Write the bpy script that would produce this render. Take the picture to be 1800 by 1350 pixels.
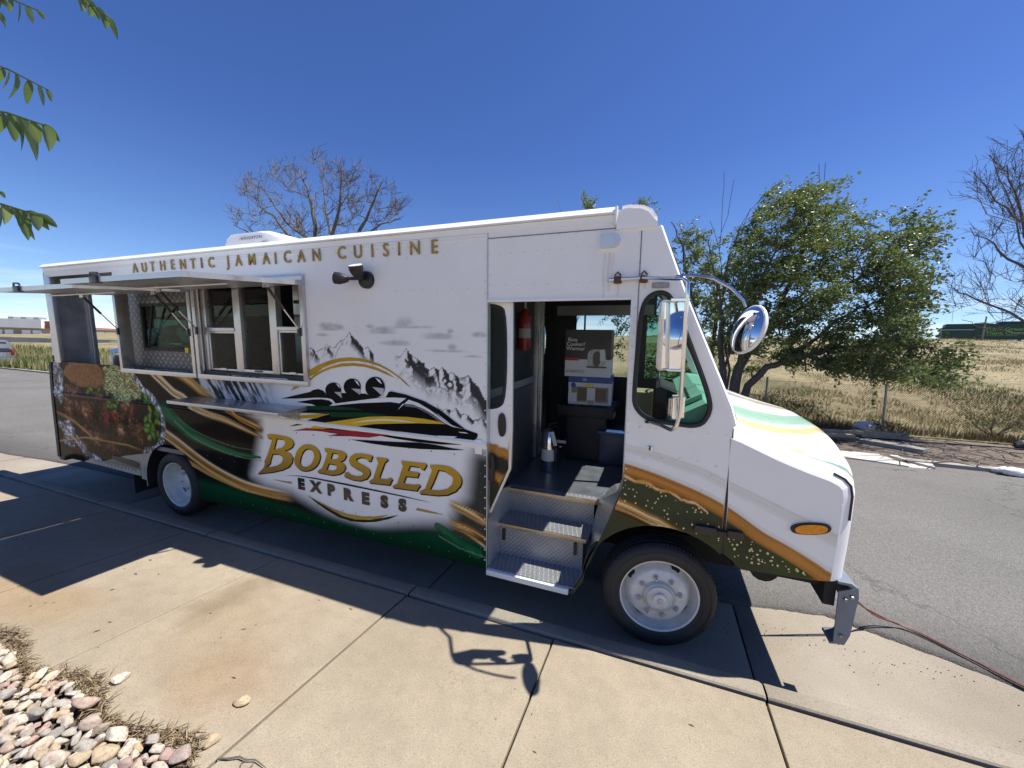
import bpy, bmesh, math, random
import numpy as np
from mathutils import Vector, Matrix
from mathutils.geometry import delaunay_2d_cdt, tessellate_polygon

random.seed(7); rng = np.random.default_rng(11)
for o in list(bpy.data.objects): bpy.data.objects.remove(o)
SC = bpy.context.scene
COL = SC.collection
R_ = math.radians

# ---------------------------------------------------------------- camera
CAMZ = 2.13
cam = bpy.data.cameras.new('camera'); camo = bpy.data.objects.new('camera', cam); COL.objects.link(camo)
cam.sensor_width = 36; cam.lens = 13.68; cam.clip_start = .02; cam.clip_end = 6000
cr = Vector((0.93451573, 0.35475904, 0.02874669)); cd = Vector((0.05651277, -0.06815406, -0.99607295)); cf = Vector((-0.35140668, 0.9324704, -0.08373946))
mw = Matrix((cr, -cd, -cf)).transposed().to_4x4(); mw.translation = (0, 0, CAMZ)
camo.matrix_world = mw
SC.camera = camo
def unproj(u, v, depth):
    """photo pixel (1800 wide) at a given depth along the view axis -> world point"""
    return Vector((0, 0, CAMZ)) + (cr * ((u - 900) / 684.) + cd * ((v - 675) / 684.) + cf) * depth

# ---------------------------------------------------------------- sky + sun
SUNV = Vector((0.50, 0.145, 1.0)).normalized()
elev = math.asin(SUNV.z)
W = bpy.data.worlds.new('World'); SC.world = W; W.use_nodes = True
nt = W.node_tree; bg = nt.nodes['Background']
sky = nt.nodes.new('ShaderNodeTexSky'); sky.sky_type = 'NISHITA'; sky.sun_disc = False
sky.sun_elevation = elev; sky.sun_rotation = math.atan2(SUNV.x, SUNV.y)
sky.altitude = 1700; sky.air_density = 1.0; sky.dust_density = 0.35; sky.ozone_density = 3.2
hsv = nt.nodes.new('ShaderNodeHueSaturation'); hsv.inputs['Saturation'].default_value = 1.12; hsv.inputs['Value'].default_value = 1.0
tint = nt.nodes.new('ShaderNodeMix'); tint.data_type = 'RGBA'; tint.blend_type = 'MULTIPLY'; tgeo = nt.nodes.new('ShaderNodeTexCoord'); tsep = nt.nodes.new('ShaderNodeSeparateXYZ'); nt.links.new(tgeo.outputs['Generated'], tsep.inputs[0]); tmr = nt.nodes.new('ShaderNodeMapRange'); tmr.inputs[1].default_value = .02; tmr.inputs[2].default_value = .42; tmr.inputs[3].default_value = .15; nt.links.new(tsep.outputs[2], tmr.inputs[0]); nt.links.new(tmr.outputs[0], tint.inputs[0]); tint.inputs[7].default_value = (.80, .78, 1.0, 1)
nt.links.new(sky.outputs[0], tint.inputs[6]); nt.links.new(tint.outputs[2], hsv.inputs['Color'])
# faint high clouds low over the horizon
tc = nt.nodes.new('ShaderNodeTexCoord'); mp = nt.nodes.new('ShaderNodeMapping'); mp.inputs['Scale'].default_value = (1.6, 1.6, 16)
nz = nt.nodes.new('ShaderNodeTexNoise'); nz.inputs['Scale'].default_value = 2.1; nz.inputs['Detail'].default_value = 7
nt.links.new(tc.outputs['Generated'], mp.inputs[0]); nt.links.new(mp.outputs[0], nz.inputs['Vector'])
rp = nt.nodes.new('ShaderNodeMapRange'); rp.inputs[1].default_value = .5; rp.inputs[2].default_value = .72; nt.links.new(nz.outputs[0], rp.inputs[0])
sx = nt.nodes.new('ShaderNodeSeparateXYZ'); nt.links.new(tc.outputs['Generated'], sx.inputs[0])
el = nt.nodes.new('ShaderNodeMapRange'); el.inputs[1].default_value = .02; el.inputs[2].default_value = .17; el.inputs[3].default_value = .7; el.inputs[4].default_value = 0; nt.links.new(sx.outputs[2], el.inputs[0])
mu = nt.nodes.new('ShaderNodeMath'); mu.operation = 'MULTIPLY'; nt.links.new(rp.outputs[0], mu.inputs[0]); nt.links.new(el.outputs[0], mu.inputs[1])
mx = nt.nodes.new('ShaderNodeMix'); mx.data_type = 'RGBA'; nt.links.new(mu.outputs[0], mx.inputs[0]); nt.links.new(hsv.outputs[0], mx.inputs[6]); mx.inputs[7].default_value = (8.5, 8.9, 9.4, 1)
nt.links.new(mx.outputs[2], bg.inputs[0]); bg.inputs[1].default_value = .09
sun = bpy.data.lights.new('sun', 'SUN'); sun.energy = 5.0; sun.angle = R_(.53); sun.color = (1, .95, .87)
suno = bpy.data.objects.new('sun', sun); COL.objects.link(suno); suno.rotation_euler = SUNV.to_track_quat('Z', 'Y').to_euler()
SC.view_settings.view_transform = 'Standard'; SC.view_settings.look = 'None'; SC.view_settings.exposure = 0.79; SC.view_settings.gamma = 1
SC.cycles.max_bounces = 10; SC.cycles.transparent_max_bounces = 24

# ---------------------------------------------------------------- materials
def newmat(name):
    m = bpy.data.materials.new(name); m.use_nodes = True
    return m, m.node_tree, m.node_tree.nodes['Principled BSDF']
def N(nt, t, **k):
    n = nt.nodes.new('ShaderNode' + t)
    for a, b in k.items():
        if a.startswith('i_'): n.inputs[int(a[2:])].default_value = b
        else: setattr(n, a, b)
    return n
def L(nt, a, b): nt.links.new(a, b)
def noise(nt, scale, detail=4, vec=None, rough=.55):
    n = N(nt, 'TexNoise'); n.inputs['Scale'].default_value = scale; n.inputs['Detail'].default_value = detail; n.inputs['Roughness'].default_value = rough
    if vec: L(nt, vec, n.inputs['Vector'])
    return n
def objco(nt): return N(nt, 'TexCoord').outputs['Object']
def worldco(nt): return N(nt, 'NewGeometry').outputs['Position']
def ramp(nt, fac, stops):
    r = N(nt, 'ValToRGB'); e = r.color_ramp.elements
    while len(e) < len(stops): e.new(.5)
    for q, (p, c) in zip(e, stops): q.position = p; q.color = (*c, 1)
    L(nt, fac, r.inputs[0]); return r.outputs[0]
def mixc(nt, fac, a, b, mode='MIX'):
    n = N(nt, 'Mix', data_type='RGBA', blend_type=mode)
    for s, v in ((0, fac), (6, a), (7, b)):
        if isinstance(v, (int, float)): n.inputs[s].default_value = v
        elif isinstance(v, tuple): n.inputs[s].default_value = (*v, 1)
        else: L(nt, v, n.inputs[s])
    return n.outputs[2]
def maprange(nt, v, a, b, c=0., d=1.):
    n = N(nt, 'MapRange'); L(nt, v, n.inputs[0])
    for i, q in enumerate((a, b, c, d)): n.inputs[i + 1].default_value = q
    return n.outputs[0]
def bump(nt, p, h, strength=.3, dist=.01):
    b = N(nt, 'Bump'); b.inputs['Strength'].default_value = strength; b.inputs['Distance'].default_value = dist
    L(nt, h, b.inputs['Height']); L(nt, b.outputs[0], p.inputs['Normal'])
def M(name, col, rough=.5, metal=0., var=.15, scale=6., bmp=0., bscale=80., spec=.5, coat=0., bdist=.004, rvar=.1):
    m, nt, p = newmat(name); co = objco(nt)
    n = noise(nt, scale, 5, co)
    c2 = tuple(max(0, v * (1 - var)) for v in col); c1 = tuple(min(1, v * (1 + var)) for v in col)
    L(nt, ramp(nt, n.outputs[0], [(.3, c2), (.7, c1)]), p.inputs['Base Color'])
    p.inputs['Metallic'].default_value = metal
    L(nt, maprange(nt, n.outputs[0], .25, .75, max(.02, rough - rvar), min(1, rough + rvar)), p.inputs['Roughness'])
    p.inputs['Specular IOR Level'].default_value = spec; p.inputs['Coat Weight'].default_value = coat
    if bmp: bump(nt, p, noise(nt, bscale, 3, co).outputs[0], bmp, bdist)
    return m
MT = {}
MT['white_paint'] = M('white_paint', (.86, .845, .81), .3, var=.04, scale=1.3, bmp=.08, bscale=2.5, bdist=.01, coat=.15)
MT['sun_white'] = M('roof_white', (.8, .8, .79), .4, var=.06, scale=3)
MT['alum'] = M('brushed_aluminium', (.55, .55, .555), .32, .8, var=.1, scale=9, bmp=.06, bscale=30)
MT['alum_paint'] = M('mill_aluminium', (.62, .63, .64), .42, .75, var=.08, scale=7)
MT['stainless'] = M('stainless_sheet', (.5, .51, .52), .3, .7, var=.12, scale=3, bmp=.05, bscale=4, bdist=.02)
MT['dark_steel'] = M('dark_steel', (.06, .06, .065), .4, .8, var=.3, scale=10)
MT['chrome'] = M('chrome', (.72, .72, .73), .1, 1, var=.05, scale=20, rvar=.05)
MT['mirror_glass'] = M('mirror_glass', (.8, .82, .84), .02, 1, var=.01, rvar=.0)
MT['black_rubber'] = M('black_rubber', (.018, .018, .019), .6, var=.25, scale=14, bmp=.15, bscale=150, bdist=.001)
MT['tyre'] = M('tyre_rubber', (.022, .021, .021), .68, var=.35, scale=9, bmp=.2, bscale=90, bdist=.002)
MT['black_plastic'] = M('black_plastic', (.015, .015, .017), .38, var=.2)
MT['underbody'] = M('underbody_black', (.012, .012, .012), .8, var=.4, scale=5)
MT['wheel_white'] = M('wheel_white_paint', (.62, .61, .58), .42, var=.13, scale=12, bmp=.1, bscale=60)
MT['hub_grey'] = M('hub_grey', (.5, .48, .44), .45, .2, var=.2, scale=18)
MT['bumper_grey'] = M('bumper_grey_paint', (.15, .175, .21), .42, var=.12, scale=7, coat=.1)
MT['rust'] = M('rusty_bracket', (.13, .055, .03), .75, .2, var=.4, scale=40)
MT['seafoam'] = M('seafoam_metal', (.20, .40, .32), .5, var=.08, scale=4)
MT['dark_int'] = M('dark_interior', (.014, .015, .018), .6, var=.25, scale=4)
MT['int_grey'] = M('interior_grey', (.2, .205, .21), .5, var=.12, scale=4)
MT['floor_grey'] = M('floor_grey_sheet', (.13, .14, .16), .38, .3, var=.2, scale=6)
MT['card_black'] = M('printed_black_card', (.016, .014, .018), .4, var=.2)
MT['card_white'] = M('printed_white_card', (.62, .62, .63), .5, var=.05)
MT['card_blue'] = M('printed_blue_card', (.02, .055, .25), .45, var=.1)
MT['print_red'] = M('print_red', (.36, .02, .03), .45, var=.1)
MT['print_yellow'] = M('print_yellow', (.75, .6, .05), .5, var=.1)
MT['print_black'] = M('print_black', (.012, .011, .011), .22, var=.1)
MT['print_white'] = M('print_white', (.78, .78, .78), .25, var=.03)
MT['print_grey'] = M('print_grey', (.16, .16, .165), .25, var=.15, scale=9)
MT['print_green'] = M('print_green', (.012, .06, .03), .25, var=.25)
MT['print_gold_flat'] = M('print_gold', (.62, .40, .04), .25, var=.2, scale=8)
MT['red_tank'] = M('red_enamel', (.16, .01, .01), .3, var=.1)
MT['gold_dim'] = M('gold_letter', (.36, .22, .045), .32, .45, var=.3, scale=14)
MT['amber'] = M('amber_lens', (.75, .26, .01), .15, var=.2, scale=60, bmp=.5, bscale=90)
MT['red_lens'] = M('red_lens', (.2, .008, .01), .2, var=.2)
MT['wood_grey'] = M('weathered_wood', (.26, .22, .17), .8, var=.3, scale=9, bmp=.3)
MT['concrete_old'] = M('old_concrete', (.27, .255, .23), .85, var=.15, scale=6, bmp=.4, bscale=40)
MT['galv'] = M('galvanised_steel', (.3, .3, .3), .5, .7, var=.2, scale=20)
MT['bark'] = M('bark', (.10, .085, .07), .9, var=.35, scale=14, bmp=.5, bscale=40, bdist=.01)
MT['bark_pale'] = M('dead_bark', (.115, .098, .086), .9, var=.35, scale=10, bmp=.4, bscale=40, bdist=.01)
MT['copper_cord'] = M('rust_red_cord', (.13, .035, .022), .5, var=.2)
MT['bag_white'] = M('white_bag', (.75, .75, .75), .5, var=.06, scale=12, bmp=.5, bscale=14, bdist=.02)
MT['silver_car'] = M('silver_car_paint', (.24, .245, .25), .3, .5, var=.04, coat=.3)
MT['car_glass'] = M('car_dark_glass', (.02, .022, .025), .08, var=.1)
MT['green_truck'] = M('dark_green_paint', (.012, .045, .035), .45, var=.2, scale=2)
MT['lime_print'] = M('lime_print', (.14, .33, .06), .5, var=.05)
MT['roof_far'] = M('white_roof_membrane', (.8, .8, .78), .7, var=.05, scale=.3)
MT['car_black'] = M('black_enamel', (.012, .012, .014), .18, var=.2, coat=.4)
def glass(name, tint, gl=.02):
    m, nt, p = newmat(name); nt.nodes.remove(p); out = nt.nodes['Material Output']
    t = N(nt, 'BsdfTransparent'); t.inputs[0].default_value = (*tint, 1)
    g = N(nt, 'BsdfGlossy'); g.inputs['Roughness'].default_value = .02; g.inputs[0].default_value = (.55, .57, .57, 1)
    f = N(nt, 'LayerWeight'); f.inputs[0].default_value = .5
    pw = N(nt, 'Math', operation='POWER'); L(nt, f.outputs['Facing'], pw.inputs[0]); pw.inputs[1].default_value = 5.
    mxs = N(nt, 'MixShader'); L(nt, maprange(nt, pw.outputs[0], 0, 1, gl * .6, .95), mxs.inputs[0]); L(nt, t.outputs[0], mxs.inputs[1]); L(nt, g.outputs[0], mxs.inputs[2]); L(nt, mxs.outputs[0], out.inputs[0])
    return m
MT['glass_green'] = glass('green_tinted_glass', (.55, .72, .64))
MT['glass_clear'] = glass('clear_glass', (.82, .86, .85))
MT['glass_dark'] = glass('smoked_glass', (.25, .3, .29))
def attr_mat(name, rough=.2, spec=.5, wav=.04, sat=1.):
    m, nt, p = newmat(name); a = N(nt, 'Attribute', attribute_name='Col'); co = objco(nt)
    n = noise(nt, 3, 4, co)
    c = mixc(nt, 1., a.outputs[0], ramp(nt, n.outputs[0], [(.3, (.95, .95, .95)), (.7, (1, 1, 1))]), 'MULTIPLY')
    L(nt, c, p.inputs['Base Color']); p.inputs['Roughness'].default_value = rough; p.inputs['Specular IOR Level'].default_value = .5; p.inputs['IOR'].default_value = spec
    if wav: bump(nt, p, noise(nt, 2.2, 2, co).outputs[0], wav, .02)
    return m
MT['wrap'] = attr_mat('printed_vinyl_wrap', .08, 1.11, .035)
MT['grass_attr'] = attr_mat('grass_blades', .7, 1.25, 0)
def leafmat(name, c1, c2, back, rough=.45):
    m, nt, p = newmat(name); r = N(nt, 'Attribute', attribute_name='rnd')
    col = ramp(nt, r.outputs['Fac'], [(0, c1), (.75, c2), (1, back)])
    L(nt, col, p.inputs['Base Color']); p.inputs['Roughness'].default_value = rough
    tr = N(nt, 'BsdfTranslucent'); L(nt, mixc(nt, .5, col, (.16, .22, .03)), tr.inputs[0])
    ms = N(nt, 'MixShader'); ms.inputs[0].default_value = .4; out = nt.nodes['Material Output']
    L(nt, p.outputs[0], ms.inputs[1]); L(nt, tr.outputs[0], ms.inputs[2]); L(nt, ms.outputs[0], out.inputs[0])
    return m
MT['leaf'] = leafmat('elm_leaf', (.09, .13, .035), (.155, .20, .065), (.25, .29, .14), .42)
MT['leaf_dry'] = leafmat('dry_shrub_leaf', (.07, .07, .035), (.13, .12, .06), (.2, .17, .09), .8)
# diamond plate
def diamond(name, base, s=34., rough=.3):
    m, nt, p = newmat(name); co = objco(nt)
    sep = N(nt, 'SeparateXYZ'); L(nt, co, sep.inputs[0])
    def mth(op, a, b=None):
        n = N(nt, 'Math', operation=op)
        for i, v in enumerate((a, b)):
            if v is None: continue
            if isinstance(v, (int, float)): n.inputs[i].default_value = v
            else: L(nt, v, n.inputs[i])
        return n.outputs[0]
    xy = mth('ADD', sep.outputs[0], mth('MULTIPLY', sep.outputs[1], .83)); z = mth('ADD', sep.outputs[2], mth('MULTIPLY', sep.outputs[1], .55))
    u = mth('MULTIPLY', mth('ADD', xy, z), s); v = mth('MULTIPLY', mth('SUBTRACT', xy, z), s)
    fu, fv = mth('FRACT', u), mth('FRACT', v)
    par = mth('MODULO', mth('ADD', mth('FLOOR', u), mth('FLOOR', v)), 2.)
    par = mth('ABSOLUTE', par)
    au, av = mth('ABSOLUTE', mth('SUBTRACT', fu, .5)), mth('ABSOLUTE', mth('SUBTRACT', fv, .5))
    d1 = mth('ADD', mth('MULTIPLY', au, 1.0), mth('MULTIPLY', av, 3.2)); d2 = mth('ADD', mth('MULTIPLY', au, 3.2), mth('MULTIPLY', av, 1.0))
    mixd = N(nt, 'Mix', data_type='FLOAT'); L(nt, par, mixd.inputs[0]); L(nt, d1, mixd.inputs[2]); L(nt, d2, mixd.inputs[3])
    h = maprange(nt, mixd.outputs[0], .3, .6, 1., 0.)
    n = noise(nt, 7, 4, co)
    c = ramp(nt, n.outputs[0], [(.3, tuple(v * .75 for v in base)), (.7, base)])
    L(nt, mixc(nt, maprange(nt, h, 0, 1, 0, .9), c, tuple(min(1, v * 1.6 + .25) for v in base)), p.inputs['Base Color'])
    p.inputs['Metallic'].default_value = .45; L(nt, maprange(nt, h, 0, 1, rough + .12, rough - .08), p.inputs['Roughness'])
    bump(nt, p, h, .8, .003)
    return m
MT['diamond'] = diamond('diamond_plate', (.30, .30, .31), 26.); MT['diamond_pale'] = diamond('bright_diamond_plate', (.11, .11, .115), 10.5); MT['diamond_dark'] = diamond('dark_diamond_plate', (.09, .09, .1))
# concrete / asphalt / soil / terrain
def ground_mats():
    m, nt, p = newmat('sidewalk_concrete'); w = worldco(nt)
    big = noise(nt, .7, 5, w); fine = noise(nt, 140, 3, w, .7); mid = noise(nt, 9, 5, w)
    base = ramp(nt, big.outputs[0], [(.3, (.275, .232, .170)), (.55, (.322, .274, .203)), (.75, (.355, .306, .232))])
    grain = ramp(nt, fine.outputs[0], [(.3, (.62, .6, .58)), (.5, (.95, .95, .95)), (.66, (1, 1, 1)), (.74, (1.35, 1.33, 1.28))])
    c = mixc(nt, 1., base, grain, 'MULTIPLY')
    c = mixc(nt, maprange(nt, mid.outputs[0], .35, .6, .25, 0.), c, (.18, .15, .11))
    # rusty tan stain and old grey drips
    for (cx, cy, rx, ry, col, amt) in ((-2.75, 1.75, .75, .55, (.37, .33, .285), .5), (-4.4, 1.35, 1.0, .3, (.40, .31, .21), .5), (-3.05, 1.95, .22, .4, (.26, .25, .22), .6), (-2.2, 1.45, .5, .3, (.38, .31, .25), .5)):
        vm = N(nt, 'VectorMath', operation='SUBTRACT'); L(nt, w, vm.inputs[0]); vm.inputs[1].default_value = (cx, cy, 0)
        vs = N(nt, 'VectorMath', operation='MULTIPLY'); L(nt, vm.outputs[0], vs.inputs[0]); vs.inputs[1].default_value = (1 / rx, 1 / ry, 0)
        ad = N(nt, 'VectorMath', operation='ADD'); L(nt, vs.outputs[0], ad.inputs[0])
        ns = noise(nt, 2.2, 5, w); sc = N(nt, 'VectorMath', operation='SCALE'); L(nt, ns.outputs['Color'], sc.inputs[0]); sc.inputs[3].default_value = 1.6; L(nt, sc.outputs[0], ad.inputs[1])
        sb = N(nt, 'VectorMath', operation='SUBTRACT'); L(nt, ad.outputs[0], sb.inputs[0]); sb.inputs[1].default_value = (.8, .8, .8)
        ml = N(nt, 'VectorMath', operation='MULTIPLY'); L(nt, sb.outputs[0], ml.inputs[0]); ml.inputs[1].default_value = (1, 1, 0)
        ln = N(nt, 'VectorMath', operation='LENGTH'); L(nt, ml.outputs[0], ln.inputs[0])
        f = maprange(nt, ln.outputs['Value'], .35, 1.1, amt, 0.)
        c = mixc(nt, f, c, mixc(nt, 1., c, tuple(min(1, v * 2.3) for v in col), 'MULTIPLY'))
    ck = N(nt, 'TexVoronoi', feature='DISTANCE_TO_EDGE'); ck.inputs['Scale'].default_value = .45; cw_ = noise(nt, 3.5, 6, w); ca_ = N(nt, 'VectorMath', operation='ADD'); L(nt, w, ca_.inputs[0]); L(nt, cw_.outputs['Color'], ca_.inputs[1]); L(nt, ca_.outputs[0], ck.inputs['Vector']); cm_ = noise(nt, .6, 3, w)
    cf_ = N(nt, 'Math', operation='MULTIPLY'); L(nt, maprange(nt, ck.outputs['Distance'], .0008, .0022, .6, 0.), cf_.inputs[0]); L(nt, maprange(nt, cm_.outputs[0], .52, .6), cf_.inputs[1]); c = mixc(nt, cf_.outputs[0], c, (.07, .055, .04))
    sp2 = noise(nt, 300, 2, w, .8); c = mixc(nt, maprange(nt, sp2.outputs[0], .66, .72, 0., .5), c, (.5, .46, .38))
    spots = N(nt, 'TexVoronoi'); spots.inputs['Scale'].default_value = 2.6; L(nt, w, spots.inputs['Vector'])
    c = mixc(nt, maprange(nt, spots.outputs['Distance'], .015, .035, .7, 0.), c, (.1, .08, .06))
    L(nt, c, p.inputs['Base Color']); p.inputs['Roughness'].default_value = .9; p.inputs['Specular IOR Level'].default_value = .25
    bump(nt, p, fine.outputs[0], .55, .004); MT['sidewalk'] = m
    m, nt, p = newmat('gutter_concrete'); w = worldco(nt)
    big = noise(nt, 1.1, 6, w); fine = noise(nt, 150, 3, w, .7); spots = noise(nt, 26, 3, w)
    base = ramp(nt, big.outputs[0], [(.3, (.24, .205, .155)), (.7, (.33, .29, .23))])
    c = mixc(nt, 1., base, ramp(nt, fine.outputs[0], [(.3, (.6, .6, .6)), (.6, (1, 1, 1))]), 'MULTIPLY')
    c = mixc(nt, maprange(nt, spots.outputs[0], .68, .74, 0., .6), c, (.08, .07, .06))
    L(nt, c, p.inputs['Base Color']); p.inputs['Roughness'].default_value = .92; bump(nt, p, fine.outputs[0], .5, .004); MT['gutter'] = m
    m, nt, p = newmat('worn_asphalt'); w = worldco(nt)
    vor = N(nt, 'TexVoronoi'); vor.inputs['Scale'].default_value = 95; L(nt, w, vor.inputs['Vector']); fine = noise(nt, 60, 4, w, .7); big = noise(nt, .5, 5, w)
    st = N(nt, 'TexVoronoi'); st.inputs['Scale'].default_value = 42; L(nt, w, st.inputs['Vector'])
    base = ramp(nt, big.outputs[0], [(.3, (.132, .126, .118)), (.7, (.168, .162, .152))])
    c = mixc(nt, 1., base, ramp(nt, vor.outputs['Color'], [(0, (.72, .72, .72)), (.6, (1.03, 1.03, 1.03)), (1, (1.35, 1.35, 1.33))]), 'MULTIPLY')
    c = mixc(nt, maprange(nt, fine.outputs[0], .3, .5, .45, 0.), c, (.04, .038, .036))
    sepw = N(nt, 'SeparateXYZ'); L(nt, w, sepw.inputs[0])
    c = mixc(nt, maprange(nt, sepw.outputs[1], 3.45, 4.15, .62, 0.), c, (.05, .047, .044))
    crk = N(nt, 'TexVoronoi', feature='DISTANCE_TO_EDGE'); crk.inputs['Scale'].default_value = .33; wn = noise(nt, 2.5, 5, w)
    wa = N(nt, 'VectorMath', operation='ADD'); L(nt, w, wa.inputs[0]); L(nt, wn.outputs['Color'], wa.inputs[1]); L(nt, wa.outputs[0], crk.inputs['Vector'])
    c = mixc(nt, maprange(nt, crk.outputs['Distance'], .004, .009, .35, 0.), c, (.04, .04, .04))
    L(nt, c, p.inputs['Base Color']); p.inputs['Roughness'].default_value = .88; p.inputs['Specular IOR Level'].default_value = .3
    bump(nt, p, vor.outputs['Distance'], .8, .008); MT['asphalt'] = m
    m, nt, p = newmat('dry_field_soil'); w = worldco(nt)
    a = noise(nt, .35, 6, w); b = noise(nt, 3.5, 6, w); f = noise(nt, 40, 4, w)
    c = ramp(nt, a.outputs[0], [(.32, (.16, .145, .065)), (.5, (.28, .225, .12)), (.72, (.36, .295, .175))])
    c = mixc(nt, maprange(nt, b.outputs[0], .45, .62, .0, .6), c, (.12, .115, .05))
    c = mixc(nt, 1., c, ramp(nt, f.outputs[0], [(.3, (.55, .55, .55)), (.65, (1.1, 1.1, 1.1))]), 'MULTIPLY')
    sep = N(nt, 'SeparateXYZ'); L(nt, w, sep.inputs[0]); nn = noise(nt, 2, 4, w)
    ad = N(nt, 'Math', operation='ADD'); L(nt, sep.outputs[1], ad.inputs[0]); L(nt, nn.outputs[0], ad.inputs[1])
    c = mixc(nt, maprange(nt, ad.outputs[0], 13.3, 13.9, 1., 0.), c, mixc(nt, maprange(nt, f.outputs[0], .35, .65), (.07, .05, .04), (.19, .15, .115)))
    c = mixc(nt, maprange(nt, sep.outputs[1], .2, 1.0, 1., 0.), c, mixc(nt, maprange(nt, f.outputs[0], .35, .65), (.20, .165, .125), (.40, .34, .27)))
    L(nt, c, p.inputs['Base Color']); p.inputs['Roughness'].default_value = .95; bump(nt, p, f.outputs[0], .7, .03); MT['field'] = m
    m, nt, p = newmat('bed_mulch'); w = worldco(nt); f = noise(nt, 45, 5, w)
    L(nt, ramp(nt, f.outputs[0], [(.3, (.035, .027, .02)), (.7, (.13, .10, .07))]), p.inputs['Base Color']); p.inputs['Roughness'].default_value = .95; bump(nt, p, f.outputs[0], .8, .02); MT['mulch'] = m
    m, nt, p = newmat('river_stone'); co = objco(nt); inf = N(nt, 'ObjectInfo')
    base = ramp(nt, inf.outputs['Random'], [(0, (.42, .32, .20)), (.14, (.52, .46, .37)), (.26, (.34, .24, .19)), (.38, (.54, .49, .42)), (.5, (.17, .17, .165)), (.62, (.46, .34, .19)), (.74, (.52, .46, .39)), (.86, (.27, .245, .22)), (.94, (.38, .23, .19)), (1, (.48, .42, .34))])
    f = noise(nt, 30, 6, co, .65); g = noise(nt, 7, 5, co)
    c = mixc(nt, 1., base, ramp(nt, f.outputs[0], [(.3, (.62, .6, .58)), (.55, (1, 1, 1)), (.72, (1.3, 1.28, 1.25))]), 'MULTIPLY')
    c = mixc(nt, maprange(nt, g.outputs[0], .45, .7, 0., .4), c, (.60, .50, .38)); vn = noise(nt, 3.5, 6, co, .75); c = mixc(nt, maprange(nt, vn.outputs[0], .52, .56, 0., .5), c, (.13, .10, .085))
    L(nt, c, p.inputs['Base Color']); p.inputs['Roughness'].default_value = .75; bump(nt, p, f.outputs[0], .4, .004); MT['stone'] = m
    m, nt, p = newmat('red_brick'); w = objco(nt); br = N(nt, 'TexBrick'); br.inputs['Scale'].default_value = 4; L(nt, w, br.inputs['Vector'])
    br.inputs['Color1'].default_value = (.22, .06, .045, 1); br.inputs['Color2'].default_value = (.28, .085, .06, 1); br.inputs['Mortar'].default_value = (.3, .25, .2, 1)
    L(nt, br.outputs[0], p.inputs['Base Color']); p.inputs['Roughness'].default_value = .9; MT['brick'] = m
ground_mats()

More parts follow.
